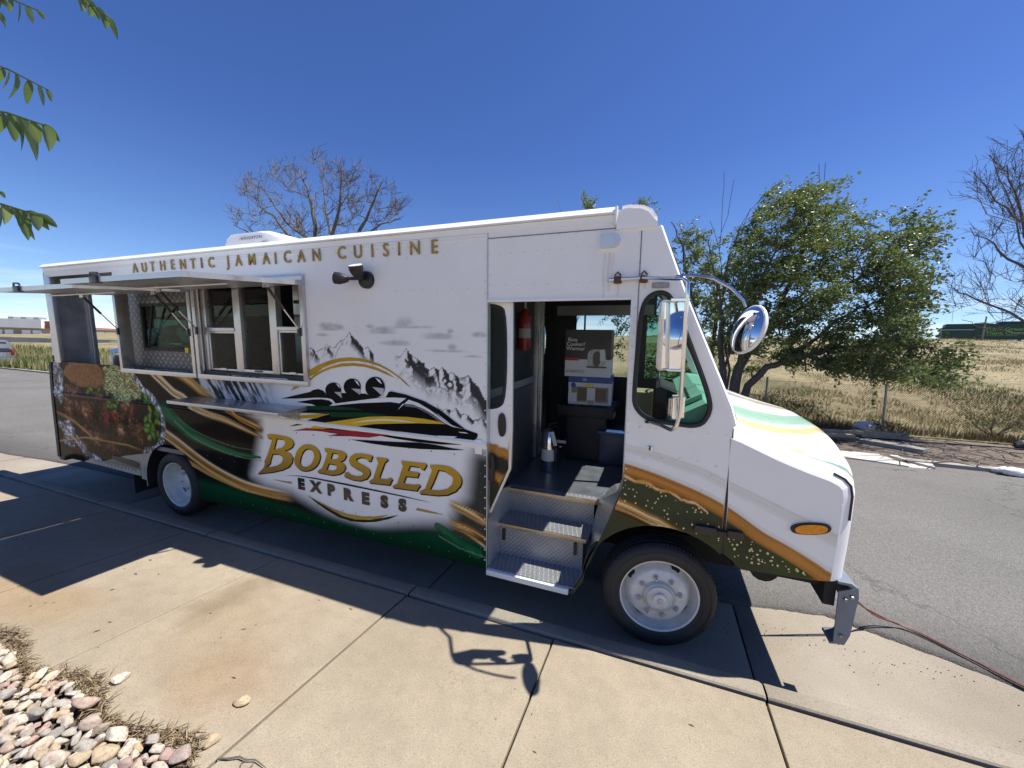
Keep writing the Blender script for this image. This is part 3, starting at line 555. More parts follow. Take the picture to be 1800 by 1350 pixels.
# ================================================================ WRAP ARTWORK (truck-local x,z)
TR={'arc1':[(-3.09,1.836),(-3.085,1.898),(-2.968,1.952),(-2.838,1.995),(-2.712,2.023),(-2.59,2.035),(-2.473,2.031),(-2.358,2.012),(-2.259,1.985),(-2.162,1.944),(-2.079,1.897),(-2.009,1.851),(-1.943,1.795),(-1.998,1.826),(-2.068,1.878),(-2.163,1.928),(-2.272,1.969),(-2.397,1.995),(-2.5,2.005),(-2.606,2.001),(-2.714,1.989),(-2.826,1.958),(-2.913,1.927),(-2.958,1.898),(-3.033,1.856)],'arc2':[(-3.084,1.792),(-3.083,1.814),(-3.018,1.862),(-2.929,1.905),(-2.813,1.947),(-2.688,1.977),(-2.553,1.986),(-2.424,1.979),(-2.31,1.958),(-2.2,1.922),(-2.106,1.873),(-2.188,1.897),(-2.299,1.932),(-2.425,1.956),(-2.555,1.961),(-2.689,1.949),(-2.815,1.923),(-2.93,1.883),(-3.019,1.84)],'arc3':[(-3.34,1.684),(-3.297,1.731),(-3.213,1.734)],'crew':[(-3.481,1.599),(-3.089,1.691),(-3.043,1.713),(-2.984,1.725),(-2.928,1.712),(-2.887,1.682),(-2.676,1.707),(-2.489,1.714),(-2.43,1.717),(-2.335,1.687),(-2.227,1.697),(-2.491,1.655),(-2.779,1.603),(-2.819,1.637),(-2.875,1.646),(-3.005,1.641),(-3.276,1.613)],'helm1':[(-2.705,1.732),(-2.711,1.709),(-2.725,1.688),(-2.747,1.671),(-2.774,1.659),(-2.804,1.653),(-2.833,1.655),(-2.86,1.663),(-2.88,1.678),(-2.892,1.698),(-2.896,1.72),(-2.889,1.743),(-2.874,1.764),(-2.852,1.781),(-2.824,1.793),(-2.795,1.798),(-2.766,1.796),(-2.74,1.787),(-2.72,1.773),(-2.708,1.754)],'helm2':[(-2.478,1.776),(-2.483,1.752),(-2.498,1.73),(-2.521,1.711),(-2.549,1.698),(-2.58,1.693),(-2.61,1.694),(-2.638,1.703),(-2.659,1.719),(-2.672,1.74),(-2.676,1.764),(-2.669,1.788),(-2.654,1.81),(-2.631,1.829),(-2.602,1.841),(-2.571,1.846),(-2.541,1.844),(-2.515,1.835),(-2.494,1.819),(-2.481,1.799)],'helm3':[(-2.216,1.788),(-2.222,1.759),(-2.238,1.732),(-2.262,1.71),(-2.292,1.695),(-2.326,1.688),(-2.359,1.69),(-2.388,1.702),(-2.411,1.721),(-2.425,1.746),(-2.429,1.775),(-2.423,1.805),(-2.406,1.832),(-2.381,1.854),(-2.351,1.869),(-2.317,1.875),(-2.285,1.872),(-2.256,1.861),(-2.234,1.841),(-2.22,1.816)],'pod':[(-3.279,1.579),(-3.065,1.619),(-2.948,1.63),(-2.862,1.625),(-2.814,1.602),(-2.851,1.577),(-3.011,1.559),(-3.076,1.573),(-3.173,1.577)],'hull':[(-3.228,1.544),(-2.837,1.578),(-2.573,1.628),(-2.336,1.663),(-2.002,1.707),(-1.972,1.702),(-1.828,1.668),(-1.715,1.607),(-1.617,1.527),(-1.433,1.491),(-1.329,1.468),(-1.324,1.45),(-1.339,1.419),(-1.392,1.384),(-1.477,1.358),(-1.652,1.34),(-1.882,1.334),(-2.122,1.339),(-2.272,1.347),(-2.376,1.333),(-2.416,1.318),(-2.59,1.31),(-2.899,1.283),(-2.755,1.315),(-2.868,1.314),(-3.028,1.321),(-2.924,1.348),(-3.101,1.333),(-2.963,1.404),(-3.394,1.325),(-3.11,1.422),(-2.857,1.495),(-3.15,1.484),(-3.319,1.471),(-3.147,1.516),(-3.145,1.545)],'white_rail':[(-2.858,1.576),(-2.794,1.597),(-2.599,1.633),(-2.361,1.677),(-2.233,1.696),(-2.11,1.706),(-1.993,1.708),(-2.069,1.658),(-2.16,1.663),(-2.311,1.647),(-2.493,1.628),(-2.682,1.601),(-2.809,1.58)],'white_lens':[(-1.972,1.697),(-1.873,1.674),(-1.76,1.624),(-1.671,1.572),(-1.606,1.528),(-1.54,1.513),(-1.433,1.49),(-1.551,1.502),(-1.622,1.525),(-1.727,1.587),(-1.828,1.63),(-1.932,1.658),(-2.033,1.657),(-2.089,1.595)],'grey_lens':[(-2.027,1.653),(-1.932,1.654),(-1.828,1.626),(-1.727,1.583),(-1.628,1.526),(-1.672,1.53),(-1.783,1.592),(-1.898,1.633),(-2.01,1.636)],'nose':[(-2.211,1.698),(-2.175,1.75),(-2.151,1.756),(-2.001,1.738),(-1.816,1.694),(-1.659,1.627),(-1.54,1.554),(-1.428,1.487),(-1.476,1.49),(-1.551,1.512),(-1.671,1.587),(-1.805,1.655),(-1.972,1.701),(-1.99,1.708),(-2.11,1.705)],'slash':[(-1.993,1.708),(-1.969,1.7),(-2.064,1.635),(-2.154,1.566),(-2.088,1.638)],'green1':[(-3.147,1.516),(-3.145,1.547),(-2.837,1.574),(-2.575,1.579),(-2.45,1.562),(-2.576,1.557),(-2.854,1.537)],'green2':[(-3.319,1.471),(-2.913,1.513),(-2.632,1.531),(-2.418,1.547),(-2.189,1.542),(-2.368,1.516),(-2.607,1.486),(-2.844,1.471),(-2.856,1.501)],'yellow1':[(-3.533,1.384),(-3.322,1.432),(-3.061,1.474),(-2.856,1.5),(-3.034,1.44),(-3.293,1.414)],'yellow2':[(-3.116,1.332),(-3.023,1.39),(-2.847,1.423),(-2.636,1.465),(-2.42,1.508),(-2.215,1.531),(-1.994,1.545),(-1.819,1.544),(-1.672,1.532),(-1.611,1.518),(-1.878,1.5),(-2.118,1.475),(-2.345,1.449),(-2.503,1.417),(-2.695,1.382),(-2.924,1.351)],'stripe':[(-2.61,1.434),(-2.421,1.482),(-2.241,1.509),(-2.055,1.515),(-1.878,1.503),(-2.056,1.497),(-2.241,1.49),(-2.422,1.463)],'red':[(-3.35,1.285),(-3.162,1.331),(-2.895,1.346),(-2.587,1.362),(-2.4,1.381),(-2.27,1.405),(-2.12,1.409),(-1.987,1.4),(-2.171,1.367),(-2.298,1.344),(-2.416,1.317),(-2.59,1.309),(-2.77,1.305),(-2.899,1.279),(-2.741,1.322),(-2.868,1.318),(-3.028,1.317),(-3.194,1.304)],'slot1':[(-2.054,1.374),(-1.939,1.398),(-1.822,1.41),(-1.839,1.39),(-1.904,1.368),(-1.988,1.364)],'slot2':[(-1.702,1.412),(-1.596,1.419),(-1.509,1.425),(-1.552,1.404),(-1.629,1.397)],'slot3':[(-1.503,1.465),(-1.433,1.467),(-1.407,1.46),(-1.476,1.458)],'runner':[(-2.626,1.276),(-2.43,1.291),(-2.123,1.31),(-1.882,1.331),(-1.731,1.331),(-1.564,1.32),(-1.434,1.318),(-1.597,1.299),(-1.883,1.275),(-2.187,1.263),(-2.405,1.265)],'visor1':[(-2.789,1.71),(-2.71,1.715),(-2.696,1.657)],'visor2':[(-2.586,1.755),(-2.486,1.756),(-2.489,1.703)],'visor3':[(-2.349,1.783),(-2.224,1.777),(-2.239,1.704)],'hl1':[(-2.761,1.791),(-2.727,1.776),(-2.708,1.748),(-2.735,1.762)],'hl2':[(-2.548,1.839),(-2.509,1.82),(-2.488,1.782),(-2.521,1.805)],'hl3':[(-2.314,1.868),(-2.265,1.85),(-2.244,1.814),(-2.28,1.831)],'letters':[([(-3.706,1.213),(-3.655,1.222),(-3.539,1.224),(-3.418,1.217),(-3.36,1.197),(-3.341,1.161),(-3.366,1.119),(-3.42,1.089),(-3.474,1.067),(-3.398,1.05),(-3.367,1.015),(-3.38,0.961),(-3.428,0.908),(-3.519,0.863),(-3.667,0.818),(-3.895,0.766),(-3.793,0.845),(-3.769,0.896),(-3.776,0.916),(-3.722,0.997),(-3.665,1.111),(-3.636,1.174),(-3.704,1.176)],[[(-3.573,1.185),(-3.49,1.187),(-3.457,1.167),(-3.469,1.127),(-3.507,1.096),(-3.625,1.06)],[(-3.648,1.013),(-3.567,1.023),(-3.515,1.009),(-3.505,0.978),(-3.53,0.934),(-3.587,0.9),(-3.68,0.87),(-3.754,0.86),(-3.695,0.906),(-3.681,0.948)]]),([(-3.169,1.168),(-3.123,1.172),(-3.088,1.167),(-3.052,1.153),(-3.026,1.134),(-3.009,1.104),(-3.004,1.073),(-3.011,1.041),(-3.027,1.007),(-3.053,0.972),(-3.088,0.942),(-3.131,0.917),(-3.182,0.899),(-3.227,0.893),(-3.266,0.894),(-3.299,0.904),(-3.323,0.919),(-3.342,0.94),(-3.35,0.965),(-3.348,0.998),(-3.334,1.032),(-3.316,1.069),(-3.291,1.102),(-3.26,1.13),(-3.229,1.151),(-3.2,1.162)],[[(-3.164,1.127),(-3.131,1.128),(-3.108,1.118),(-3.091,1.101),(-3.082,1.076),(-3.085,1.047),(-3.099,1.017),(-3.117,0.989),(-3.139,0.967),(-3.17,0.947),(-3.204,0.935),(-3.233,0.934),(-3.254,0.941),(-3.268,0.956),(-3.273,0.975),(-3.267,1.004),(-3.255,1.036),(-3.237,1.069),(-3.216,1.096),(-3.193,1.115)]]),([(-2.945,1.156),(-2.897,1.162),(-2.743,1.155),(-2.691,1.143),(-2.679,1.117),(-2.71,1.071),(-2.757,1.049),(-2.708,1.031),(-2.696,0.999),(-2.725,0.954),(-2.78,0.922),(-2.867,0.9),(-3.05,0.902),(-3.041,0.923),(-2.991,0.949),(-2.935,1.057),(-2.907,1.123),(-2.943,1.131)],[[(-2.845,1.127),(-2.783,1.123),(-2.773,1.096),(-2.794,1.069),(-2.842,1.057),(-2.875,1.062)],[(-2.899,1.012),(-2.829,1.011),(-2.799,0.994),(-2.813,0.963),(-2.864,0.944),(-2.935,0.944)]]),([(-2.391,1.156),(-2.374,1.155),(-2.401,1.099),(-2.429,1.098),(-2.457,1.121),(-2.507,1.124),(-2.559,1.105),(-2.568,1.086),(-2.539,1.065),(-2.468,1.045),(-2.418,1.022),(-2.411,0.995),(-2.416,0.97),(-2.452,0.926),(-2.533,0.894),(-2.623,0.891),(-2.72,0.909),(-2.702,0.949),(-2.671,0.958),(-2.635,0.936),(-2.561,0.932),(-2.509,0.948),(-2.493,0.969),(-2.514,0.99),(-2.586,1.011),(-2.637,1.034),(-2.653,1.069),(-2.633,1.114),(-2.579,1.149),(-2.505,1.16)],[]),([(-2.331,1.146),(-2.21,1.15),(-2.211,1.136),(-2.246,1.104),(-2.307,0.966),(-2.294,0.95),(-2.224,0.954),(-2.189,0.977),(-2.166,0.966),(-2.199,0.905),(-2.424,0.891),(-2.427,0.906),(-2.379,0.937),(-2.316,1.095),(-2.332,1.125)],[]),([(-2.065,1.148),(-1.81,1.156),(-1.81,1.139),(-1.836,1.097),(-1.868,1.103),(-1.88,1.115),(-1.977,1.114),(-1.999,1.063),(-1.907,1.066),(-1.882,1.068),(-1.902,1.019),(-2.02,1.013),(-2.048,0.951),(-2.028,0.943),(-1.943,0.947),(-1.904,0.956),(-1.871,0.957),(-1.912,0.897),(-2.165,0.886),(-2.165,0.901),(-2.116,0.929),(-2.05,1.101),(-2.065,1.125)],[]),([(-1.772,1.15),(-1.655,1.163),(-1.6,1.16),(-1.553,1.149),(-1.5,1.116),(-1.479,1.09),(-1.473,1.066),(-1.474,1.038),(-1.485,1.007),(-1.531,0.953),(-1.61,0.909),(-1.708,0.888),(-1.886,0.875),(-1.879,0.897),(-1.827,0.928),(-1.754,1.102),(-1.773,1.128)],[[(-1.692,1.117),(-1.631,1.114),(-1.577,1.089),(-1.556,1.068),(-1.554,1.043),(-1.566,1.002),(-1.609,0.962),(-1.683,0.937),(-1.758,0.927),(-1.776,0.936),(-1.744,0.997)]])],'uline':[(-3.507,0.804),(-3.279,0.833),(-3.079,0.84),(-2.701,0.84),(-2.348,0.833),(-2.072,0.825),(-1.75,0.809),(-2.072,0.815),(-2.349,0.819),(-2.702,0.823),(-3.08,0.827),(-3.28,0.826)],'dashl':[(-3.678,0.738),(-3.477,0.745),(-3.415,0.753),(-3.405,0.73),(-3.496,0.729),(-3.585,0.732)],'dashr':[(-1.913,0.738),(-1.774,0.733),(-1.643,0.723),(-1.774,0.715),(-1.929,0.714)],'smile_d':[(-3.207,0.644),(-3.064,0.596),(-2.906,0.545),(-2.766,0.506),(-2.613,0.499),(-2.448,0.526),(-2.302,0.571),(-2.112,0.636),(-2.218,0.577),(-2.362,0.523),(-2.509,0.489),(-2.66,0.472),(-2.815,0.484),(-2.971,0.534),(-3.098,0.586)],'smile_g':[(-3.177,0.633),(-3.031,0.595),(-2.873,0.558),(-2.703,0.537),(-2.536,0.545),(-2.388,0.568),(-2.216,0.62),(-2.331,0.562),(-2.478,0.525),(-2.613,0.503),(-2.766,0.513),(-2.906,0.549),(-3.064,0.598)],'express':[('E',-3.278,0.742),('X',-3.086,0.742),('P',-2.893,0.74),('R',-2.687,0.729),('E',-2.479,0.724),('S',-2.265,0.729),('S',-2.068,0.731)],'authentic':[('A',-5.631,2.95),('U',-5.461,2.947),('T',-5.307,2.95),('H',-5.125,2.952),('E',-4.952,2.953),('N',-4.78,2.949),('T',-4.614,2.946),('I',-4.477,2.946),('C',-4.327,2.943),('J',-4.073,2.944),('A',-3.922,2.941),('M',-3.736,2.94),('A',-3.543,2.938),('I',-3.419,2.933),('C',-3.268,2.937),('A',-3.097,2.934),('N',-2.914,2.935),('C',-2.625,2.938),('U',-2.448,2.935),('I',-2.297,2.933),('S',-2.159,2.932),('I',-2.028,2.932),('N',-1.876,2.93),('E',-1.697,2.928)],'ridge1':[(-3.096,2.11),(-3.077,2.11),(-3.04,2.107),(-3.004,2.084),(-2.98,2.075),(-2.942,2.095),(-2.898,2.11),(-2.853,2.151),(-2.818,2.126),(-2.777,2.117),(-2.74,2.146),(-2.691,2.183),(-2.649,2.193),(-2.619,2.22),(-2.585,2.258),(-2.561,2.23),(-2.529,2.203),(-2.507,2.186),(-2.475,2.156),(-2.443,2.125),(-2.41,2.122),(-2.382,2.136),(-2.367,2.11),(-2.331,2.071)],'ridge2':[(-2.13,2.021),(-2.092,2.069),(-2.051,2.06),(-2.02,2.093),(-1.988,2.128),(-1.964,2.099),(-1.93,2.07),(-1.88,2.047),(-1.842,2.019),(-1.813,2.007),(-1.804,1.974),(-1.765,1.959),(-1.731,1.981),(-1.679,1.963),(-1.641,1.989),(-1.594,1.942),(-1.548,1.952),(-1.493,1.902),(-1.439,1.917),(-1.407,1.934),(-1.367,1.88),(-1.315,1.835),(-1.275,1.765),(-1.24,1.728)],'clouds':[(-2.842,2.313,0.107,0.032),(-2.707,2.304,0.081,0.027),(-2.79,2.283,0.175,0.016),(-2.902,2.23,0.097,0.017),(-2.231,2.272,0.176,0.034),(-2.352,2.31,0.053,0.019),(-2.002,2.333,0.099,0.038),(-1.943,2.306,0.232,0.011),(-1.674,2.233,0.156,0.029),(-1.572,2.274,0.032,0.02),(-2.109,2.167,0.172,0.024),(-1.592,2.117,0.181,0.011),(-1.555,2.146,0.055,0.028),(-1.367,2.08,0.096,0.008),(-1.314,2.249,0.068,0.023)],'g1':[(-5.505,1.759),(-5.419,1.704),(-5.292,1.623),(-5.165,1.55),(-5.013,1.506),(-4.85,1.413),(-4.643,1.358),(-4.379,1.311),(-4.147,1.256),(-3.796,1.17)],'g2':[(-5.039,1.766),(-4.832,1.678),(-4.693,1.601),(-4.551,1.562),(-4.399,1.469)],'g2b':[(-4.399,1.469),(-4.227,1.407),(-4.098,1.343),(-3.913,1.292),(-3.788,1.251)],'g3':[(-5.392,1.029),(-5.192,0.951),(-4.978,0.856),(-4.768,0.771),(-4.562,0.703),(-4.341,0.647),(-4.105,0.604),(-3.837,0.589),(-3.509,0.588),(-3.369,0.584)],'g3b':[(-5.103,0.78),(-4.887,0.71),(-4.677,0.65),(-4.348,0.588),(-4.072,0.552),(-3.692,0.557)],'grn':[(-5.391,1.318),(-5.154,1.189),(-4.922,1.078),(-4.586,0.998),(-4.223,0.949),(-3.838,0.948)],'r1':[(-1.647,0.857),(-1.586,0.839),(-1.447,0.799),(-1.34,0.763),(-1.235,0.724)],'r2':[(-1.588,0.679),(-1.448,0.64),(-1.35,0.604),(-1.235,0.55)],'r3':[(-1.713,0.607),(-1.651,0.581),(-1.499,0.498),(-1.331,0.44)],'glow':[(-3.76,1.34),(-3.793,1.204),(-3.876,0.937),(-3.966,0.717),(-3.792,0.673),(-3.414,0.664),(-3.1,0.557),(-2.815,0.478),(-2.511,0.447),(-2.148,0.578),(-1.878,0.653),(-1.6,0.683),(-1.575,0.789),(-1.442,0.934),(-1.394,1.307),(-1.371,1.478)],'c1':[(-0.204,1.334),(-0.02,1.294),(0.149,1.245),(0.312,1.189),(0.462,1.126),(0.539,1.082)],'c2':[(-0.274,1.076),(-0.137,1.036),(-0.021,0.99),(0.066,0.963),(0.253,0.873)],'c3':[(-0.211,1.475),(-0.028,1.45),(0.139,1.408),(0.3,1.367),(0.456,1.302),(0.525,1.269)],'c1b':[(0.473,1.094),(0.651,0.999),(0.792,0.944),(0.932,0.858),(1.013,0.811),(1.115,0.788)],'c3b':[(0.458,1.297),(0.632,1.233),(0.827,1.152),(0.961,1.096),(1.104,1.021)],'d1':[(-1.274,1.38),(-1.062,1.327)],'d2':[(-1.273,1.149),(-1.132,1.072)],'glass':[(-0.011,2.534),(0.048,2.494),(0.307,1.863),(0.311,1.779),(0.254,1.679),(-0.041,1.703),(-0.135,1.79),(-0.138,1.856),(-0.125,2.425),(-0.089,2.501)]}
def catm(p, n=6):
    p = [np.array(q, float) for q in p]; o = []
    for i in range(len(p) - 1):
        a, b, c, d = p[max(0, i - 1)], p[i], p[i + 1], p[min(len(p) - 1, i + 2)]
        for k in range(n): t = k / n; o.append(tuple(.5 * (2 * b + (c - a) * t + (2 * a - 5 * b + 4 * c - d) * t * t + (3 * b - a - 3 * c + d) * t ** 3)))
    return o + [tuple(p[-1])]
for k_, pre in (('g1', (-5.66, 1.87)), ('g2', (-5.35, 1.84)), ('g3', (-5.62, 1.12)), ('g3b', (-5.25, .95)), ('r1', (-1.75, .89)), ('r2', (-1.7, .86)), ('c2', (-.42, 1.12))): TR[k_] = [pre] + TR[k_]
for k_ in ('g1', 'g2', 'g2b', 'g3', 'g3b', 'grn', 'r1', 'r2', 'r3', 'c2'): TR[k_] = catm(TR[k_], 3)
GOLDS = np.array([(.0, (.80, .62, .36)), (.25, (.62, .34, .09)), (.55, (.42, .19, .035)), (.8, (.20, .085, .02)), (1., (.06, .03, .012))], dtype=object)
def band(g, rgb, path, hw0, hw1, pal='gold', seed=0, amt=1.):
    d, t = sdist(path, g, False, True); hw = hw0 + (hw1 - hw0) * t
    q = d / hw; m = (1 - smooth01(q, .8, 1.05)) * amt
    st = fbm(t * 7 + 3, d * 120 + t * 5, 3, seed)            # streaks along the brush stroke
    v = np.clip(q * .75 + (st - .5) * 1.2, 0, 1)
    if pal == 'gold':
        xs = [p[0] for p in GOLDS]; c = np.stack([np.interp(v, xs, [p[1][k] for p in GOLDS]) for k in range(3)], 1)
    elif pal == 'brown':
        xs = [0, .5, 1]; cs = [(.52, .25, .06), (.44, .18, .04), (.30, .11, .028)]; c = np.stack([np.interp(v, xs, [p[k] for p in cs]) for k in range(3)], 1)
    elif pal == 'tan':
        xs = [0, .5, 1]; cs = [(.60, .55, .42), (.68, .64, .54), (.78, .77, .74)]; c = np.stack([np.interp(v, xs, [p[k] for p in cs]) for k in range(3)], 1)
    elif pal == 'green':
        xs = [0, .6, 1]; cs = [(.02, .16, .06), (.012, .09, .035), (.008, .03, .015)]; c = np.stack([np.interp(v, xs, [p[k] for p in cs]) for k in range(3)], 1)
    elif pal == 'pale_green':
        c = np.ones((len(g), 3)) * np.array((.16, .27, .16)); m = m * .8
    return rgb * (1 - m[:, None]) + c * m[:, None]
def strands(g, rgb, path, hw0, hw1, n, seed, amt=1.):
    rs = random.Random(seed); p = np.array(path, float); k = len(p); tn = np.gradient(p, axis=0); tn /= np.linalg.norm(tn, axis=1)[:, None]; nr = np.stack([-tn[:, 1], tn[:, 0]], 1); tt = np.linspace(0, 1, k)[:, None]
    d, t = sdist(path, g, False, True); hw = hw0 + (hw1 - hw0) * t; near = d < hw * 1.7; m = (1 - smooth01(d / hw, .1, 1.15)) * .85 * amt; rgb = mixm(rgb, m, (.13, .055, .014))
    if not near.any(): return rgb
    gi = g[near]; sub = rgb[near]; am = (amt[near] if isinstance(amt, np.ndarray) else amt)
    for q in range(n):
        o0, o1 = rs.uniform(-.75, .75), rs.uniform(-.75, .75); off = (o0 + (o1 - o0) * tt) * (hw0 + (hw1 - hw0) * tt); pp = p + nr * off; w = rs.choice((.0035, .005, .007, .011, .017)) * (hw0 / .06) ** .5
        dd, t2 = sdist(pp, gi, False, True); f0, f1 = rs.uniform(-.15, .12), rs.uniform(.8, 1.15); fade = smooth01(t2, f0 - .05, f0 + .15) * (1 - smooth01(t2, f1 - .25, f1)); col = np.array(rs.choice(((.95, .80, .55), (.80, .52, .18), (.66, .36, .08), (.5, .24, .045), (.36, .16, .03), (.85, .62, .3), (.05, .025, .01))))
        mm = np.exp(-(dd / w) ** 2) * fade * .9 * am; sub = sub * (1 - mm[:, None]) + col * mm[:, None]
    rgb = rgb.copy(); rgb[near] = sub; return rgb
def mixm(rgb, m, c): m = np.clip(m, 0, 1)[:, None]; return rgb * (1 - m) + np.asarray(c) * m
def ridge_paint(g, rgb, ridge, depth, seed, slope=0.):
    x, z = g[:, 0], g[:, 1]; rx = np.array([p[0] for p in ridge]); rz = np.array([p[1] for p in ridge])
    top = np.interp(x, rx, rz) + .012 * (fbm(x * 90, z * 0 + seed, 3, seed) - .5); d = top - z
    inx = (x > rx.min()) & (x < rx.max()); fade = 1 - smooth01(d, depth * .15, depth)
    fac = fbm(x * 46 - z * 26, z * 20, 3, seed + 9); wv = fbm(x * 14, z * 14, 3, seed + 4) - .5
    xs = x + d * 1.5 * wv - d * .22; e_ = .006; sl = (np.interp(xs + e_, rx, rz) - np.interp(xs - e_, rx, rz)) / (2 * e_) + 1.1 * (fbm(xs * 30, d * 9, 3, seed + 2) - .5) * 2 + .35
    dark = np.clip(.5 - sl * 3.2, 0, 1) * (.85 + .5 * fac) + np.clip((fac - .57) * 14, 0, 1) * .4 + np.clip(1 - d / .01, 0, 1) * .9
    m = inx & (d > 0); dk = np.clip(dark, 0, 1) * fade * m
    edge = smooth01(np.minimum(x - rx.min(), rx.max() + .2 - x), 0, .06)
    return mixm(rgb, np.clip(dk * edge * 1.15, 0, .97), (.025, .026, .03))
DARKP = [(-5.9, 1.83), (-4.74, 1.83), (-4.66, 1.62), (-4.5, 1.5), (-4.0, 1.46), (-3.78, 1.36), (-3.8, 1.2), (-3.88, .94), (-3.97, .74), (-3.79, .67), (-3.41, .655), (-3.1, .56), (-2.8, .48), (-2.5, .44), (-2.15, .55), (-1.88, .62), (-1.6, .68), (-1.56, .79), (-1.44, .93), (-1.40, 1.25), (-1.36, 1.33), (-1.1, 1.345), (-1.1, .1), (-6.3, .1)]
FOILR = [(-6.0, 1.83), (-5.885, 1.729), (-5.748, 1.579), (-5.597, 1.518), (-5.459, 1.401), (-5.40, 1.222), (-5.399, 1.094), (-5.478, .899), (-5.6, .80), (-5.83, .75), (-6.3, .66), (-6.9, .50), (-7.2, .44)]
def blob(g, cx, cz, rx, rz, n=.35, seed=0):
    x, z = g[:, 0], g[:, 1]; r = np.hypot((x - cx) / rx, (z - cz) / rz) + n * (fbm(x * 9 + seed, z * 9, 3, seed) - .5) * 2
    return 1 - smooth01(r, .85, 1.05)
def paint_food(g, rgb):
    x, z = g[:, 0], g[:, 1]
    poly = [(-8.2, 1.9), (-6.0, 1.9)] + FOILR[1:] + [(-8.2, .3)]
    m = inside(poly, g); c = np.zeros_like(rgb)
    a = fbm(x * 11, z * 11, 5, 2); b = fbm(x * 34, z * 34, 4, 3); cc = fbm(x * 70, z * 70, 3, 4)
    hgt = np.full(len(x), .12)
    for k, (cx, cz, rx, rz) in enumerate(((-7.08, 1.18, .30, .20), (-6.35, .98, .2, .27), (-5.95, 1.0, .2, .25), (-6.9, .82, .25, .15), (-7.35, 1.42, .3, .11), (-6.6, 1.15, .18, .2), (-6.75, 1.42, .2, .1), (-7.5, 1.15, .15, .2), (-6.2, 1.28, .16, .1), (-7.3, .66, .2, .12), (-6.55, .72, .25, .1))):
        r = np.hypot((x - cx) / rx, (z - cz) / rz) + .5 * (fbm(x * 9 + k, z * 9, 3, k) - .5) * 2; lt = np.clip(.75 - r * .55 + (z - cz) * 1.1 - (x - cx) * .5, .05, 1); mm = 1 - smooth01(r, .8, 1.02); hgt = hgt * (1 - mm) + lt * mm
    val = np.clip(hgt * .95 + (b - .5) * .95 + (cc - .5) * .65, 0, 1); ks = [0, .25, .5, .72, .9, 1]; cl_ = [(.004, .003, .003), (.022, .010, .007), (.10, .034, .017), (.27, .10, .045), (.48, .23, .11), (.7, .45, .27)]
    c = np.stack([np.interp(val, ks, [q[i] for q in cl_]) for i in range(3)], 1)
    # toasted bread
    mm = blob(g, -7.02, 1.68, .50, .20, .22, 31) * (z > 1.5); c = c * (1 - mm[:, None]) + np.stack([.23 + .12 * a - .3 * (b - .5), .10 + .06 * a - .17 * (b - .5), .035 + .02 * a], 1) * mm[:, None]
    # salad shreds
    mm = blob(g, -6.15, 1.60, .43, .27, .35, 12)
    st = np.abs(np.sin((x * 46 + 9 * fbm(x * 7, z * 7, 3, 8)) + z * 70 * (fbm(x * 3, z * 3, 2, 5) - .5) * 2)); st2 = np.abs(np.sin(z * 60 + 14 * fbm(x * 6, z * 6, 3, 9))); ss = np.clip(np.maximum(st ** 3, st2 ** 4), 0, 1)
    sal = np.stack([.03 + .62 * ss ** 1.5, .05 + .66 * ss ** 1.4, .012 + .3 * ss ** 1.6], 1) * (.5 + 1.0 * a)[:, None]; red = np.clip((fbm(x * 16, z * 16, 3, 14) - .57) * 8, 0, 1)[:, None]; sal = sal * (1 - red * .7) + np.array((.28, .06, .03)) * red * .7
    c = c * (1 - mm[:, None]) + sal * mm[:, None]
    # green peppers
    rp = random.Random(4)
    for k in range(34):
        if k < 22: cx, cz = rp.uniform(-5.80, -5.5), rp.uniform(.92, 1.34)
        else: cx, cz = rp.choice([(-6.95, 1.47), (-6.5, 1.3), (-6.35, 1.33), (-6.8, 1.5), (-5.72, 1.43), (-7.3, .95)]); cx += rp.uniform(-.08, .08); cz += rp.uniform(-.04, .04)
        an = rp.uniform(0, 3.1); ca, sa = math.cos(an), math.sin(an); u = (x - cx) * ca + (z - cz) * sa; v = -(x - cx) * sa + (z - cz) * ca; r = np.hypot(u / .06, v / .034)
        mm = 1 - smooth01(r, .9, 1.05); sh = np.clip(1.2 - r - v * 9, .15, 1.4); col = np.array((.14, .30, .04)) * rp.uniform(.7, 1.6)
        c = c * (1 - mm[:, None]) + col * sh[:, None] * mm[:, None]
    for (cx, cz, an) in ((-6.62, 1.12, 1.5), (-7.2, .93, .6), (-6.45, 1.15, 2.2), (-6.05, 1.27, 1.1)):
        ca, sa = math.cos(an), math.sin(an); u = (x - cx) * ca + (z - cz) * sa; v = -(x - cx) * sa + (z - cz) * ca; r = np.hypot(u / .12, v / .035); mm = 1 - smooth01(r, .9, 1.05)
        c = c * (1 - mm[:, None]) + np.array((.40, .045, .025)) * np.clip(1.2 - r, .2, 1)[:, None] * mm[:, None]
    # crumpled foil
    cr_ = np.abs(fbm(x * 20, z * 20, 4, 21) - .5) * 2; fo = np.clip(.03 + 2.2 * cr_ ** 1.2 * np.clip(fbm(x * 9, z * 9, 2, 3) * 1.7, 0, 1.3), 0, .9); foil = np.stack([fo, fo, fo * 1.04], 1)
    dr = sdist(FOILR[1:10], g, False); wob = .06 + .06 * fbm(x * 8, z * 8, 2, 7)
    mm = (1 - smooth01(dr, wob * .8, wob)); c = c * (1 - mm[:, None]) + foil * mm[:, None]
    mm = np.maximum(blob(g, -7.72, 1.58, .17, .3, .4, 5), blob(g, -7.62, .82, .17, .2, .4, 6)); mm = np.maximum(mm, (1 - smooth01(sdist([(-7.8, .93), (-7.5, .82), (-7.2, .56), (-6.9, .5)], g, False), .04, .07))); c = c * (1 - mm[:, None]) + foil * mm[:, None]
    mm = (1 - smooth01(z + .18 * (x + 7.4) , .42, .62)) * (x < -6.8); c = mixm(c, mm * .9, (.012, .02, .008))
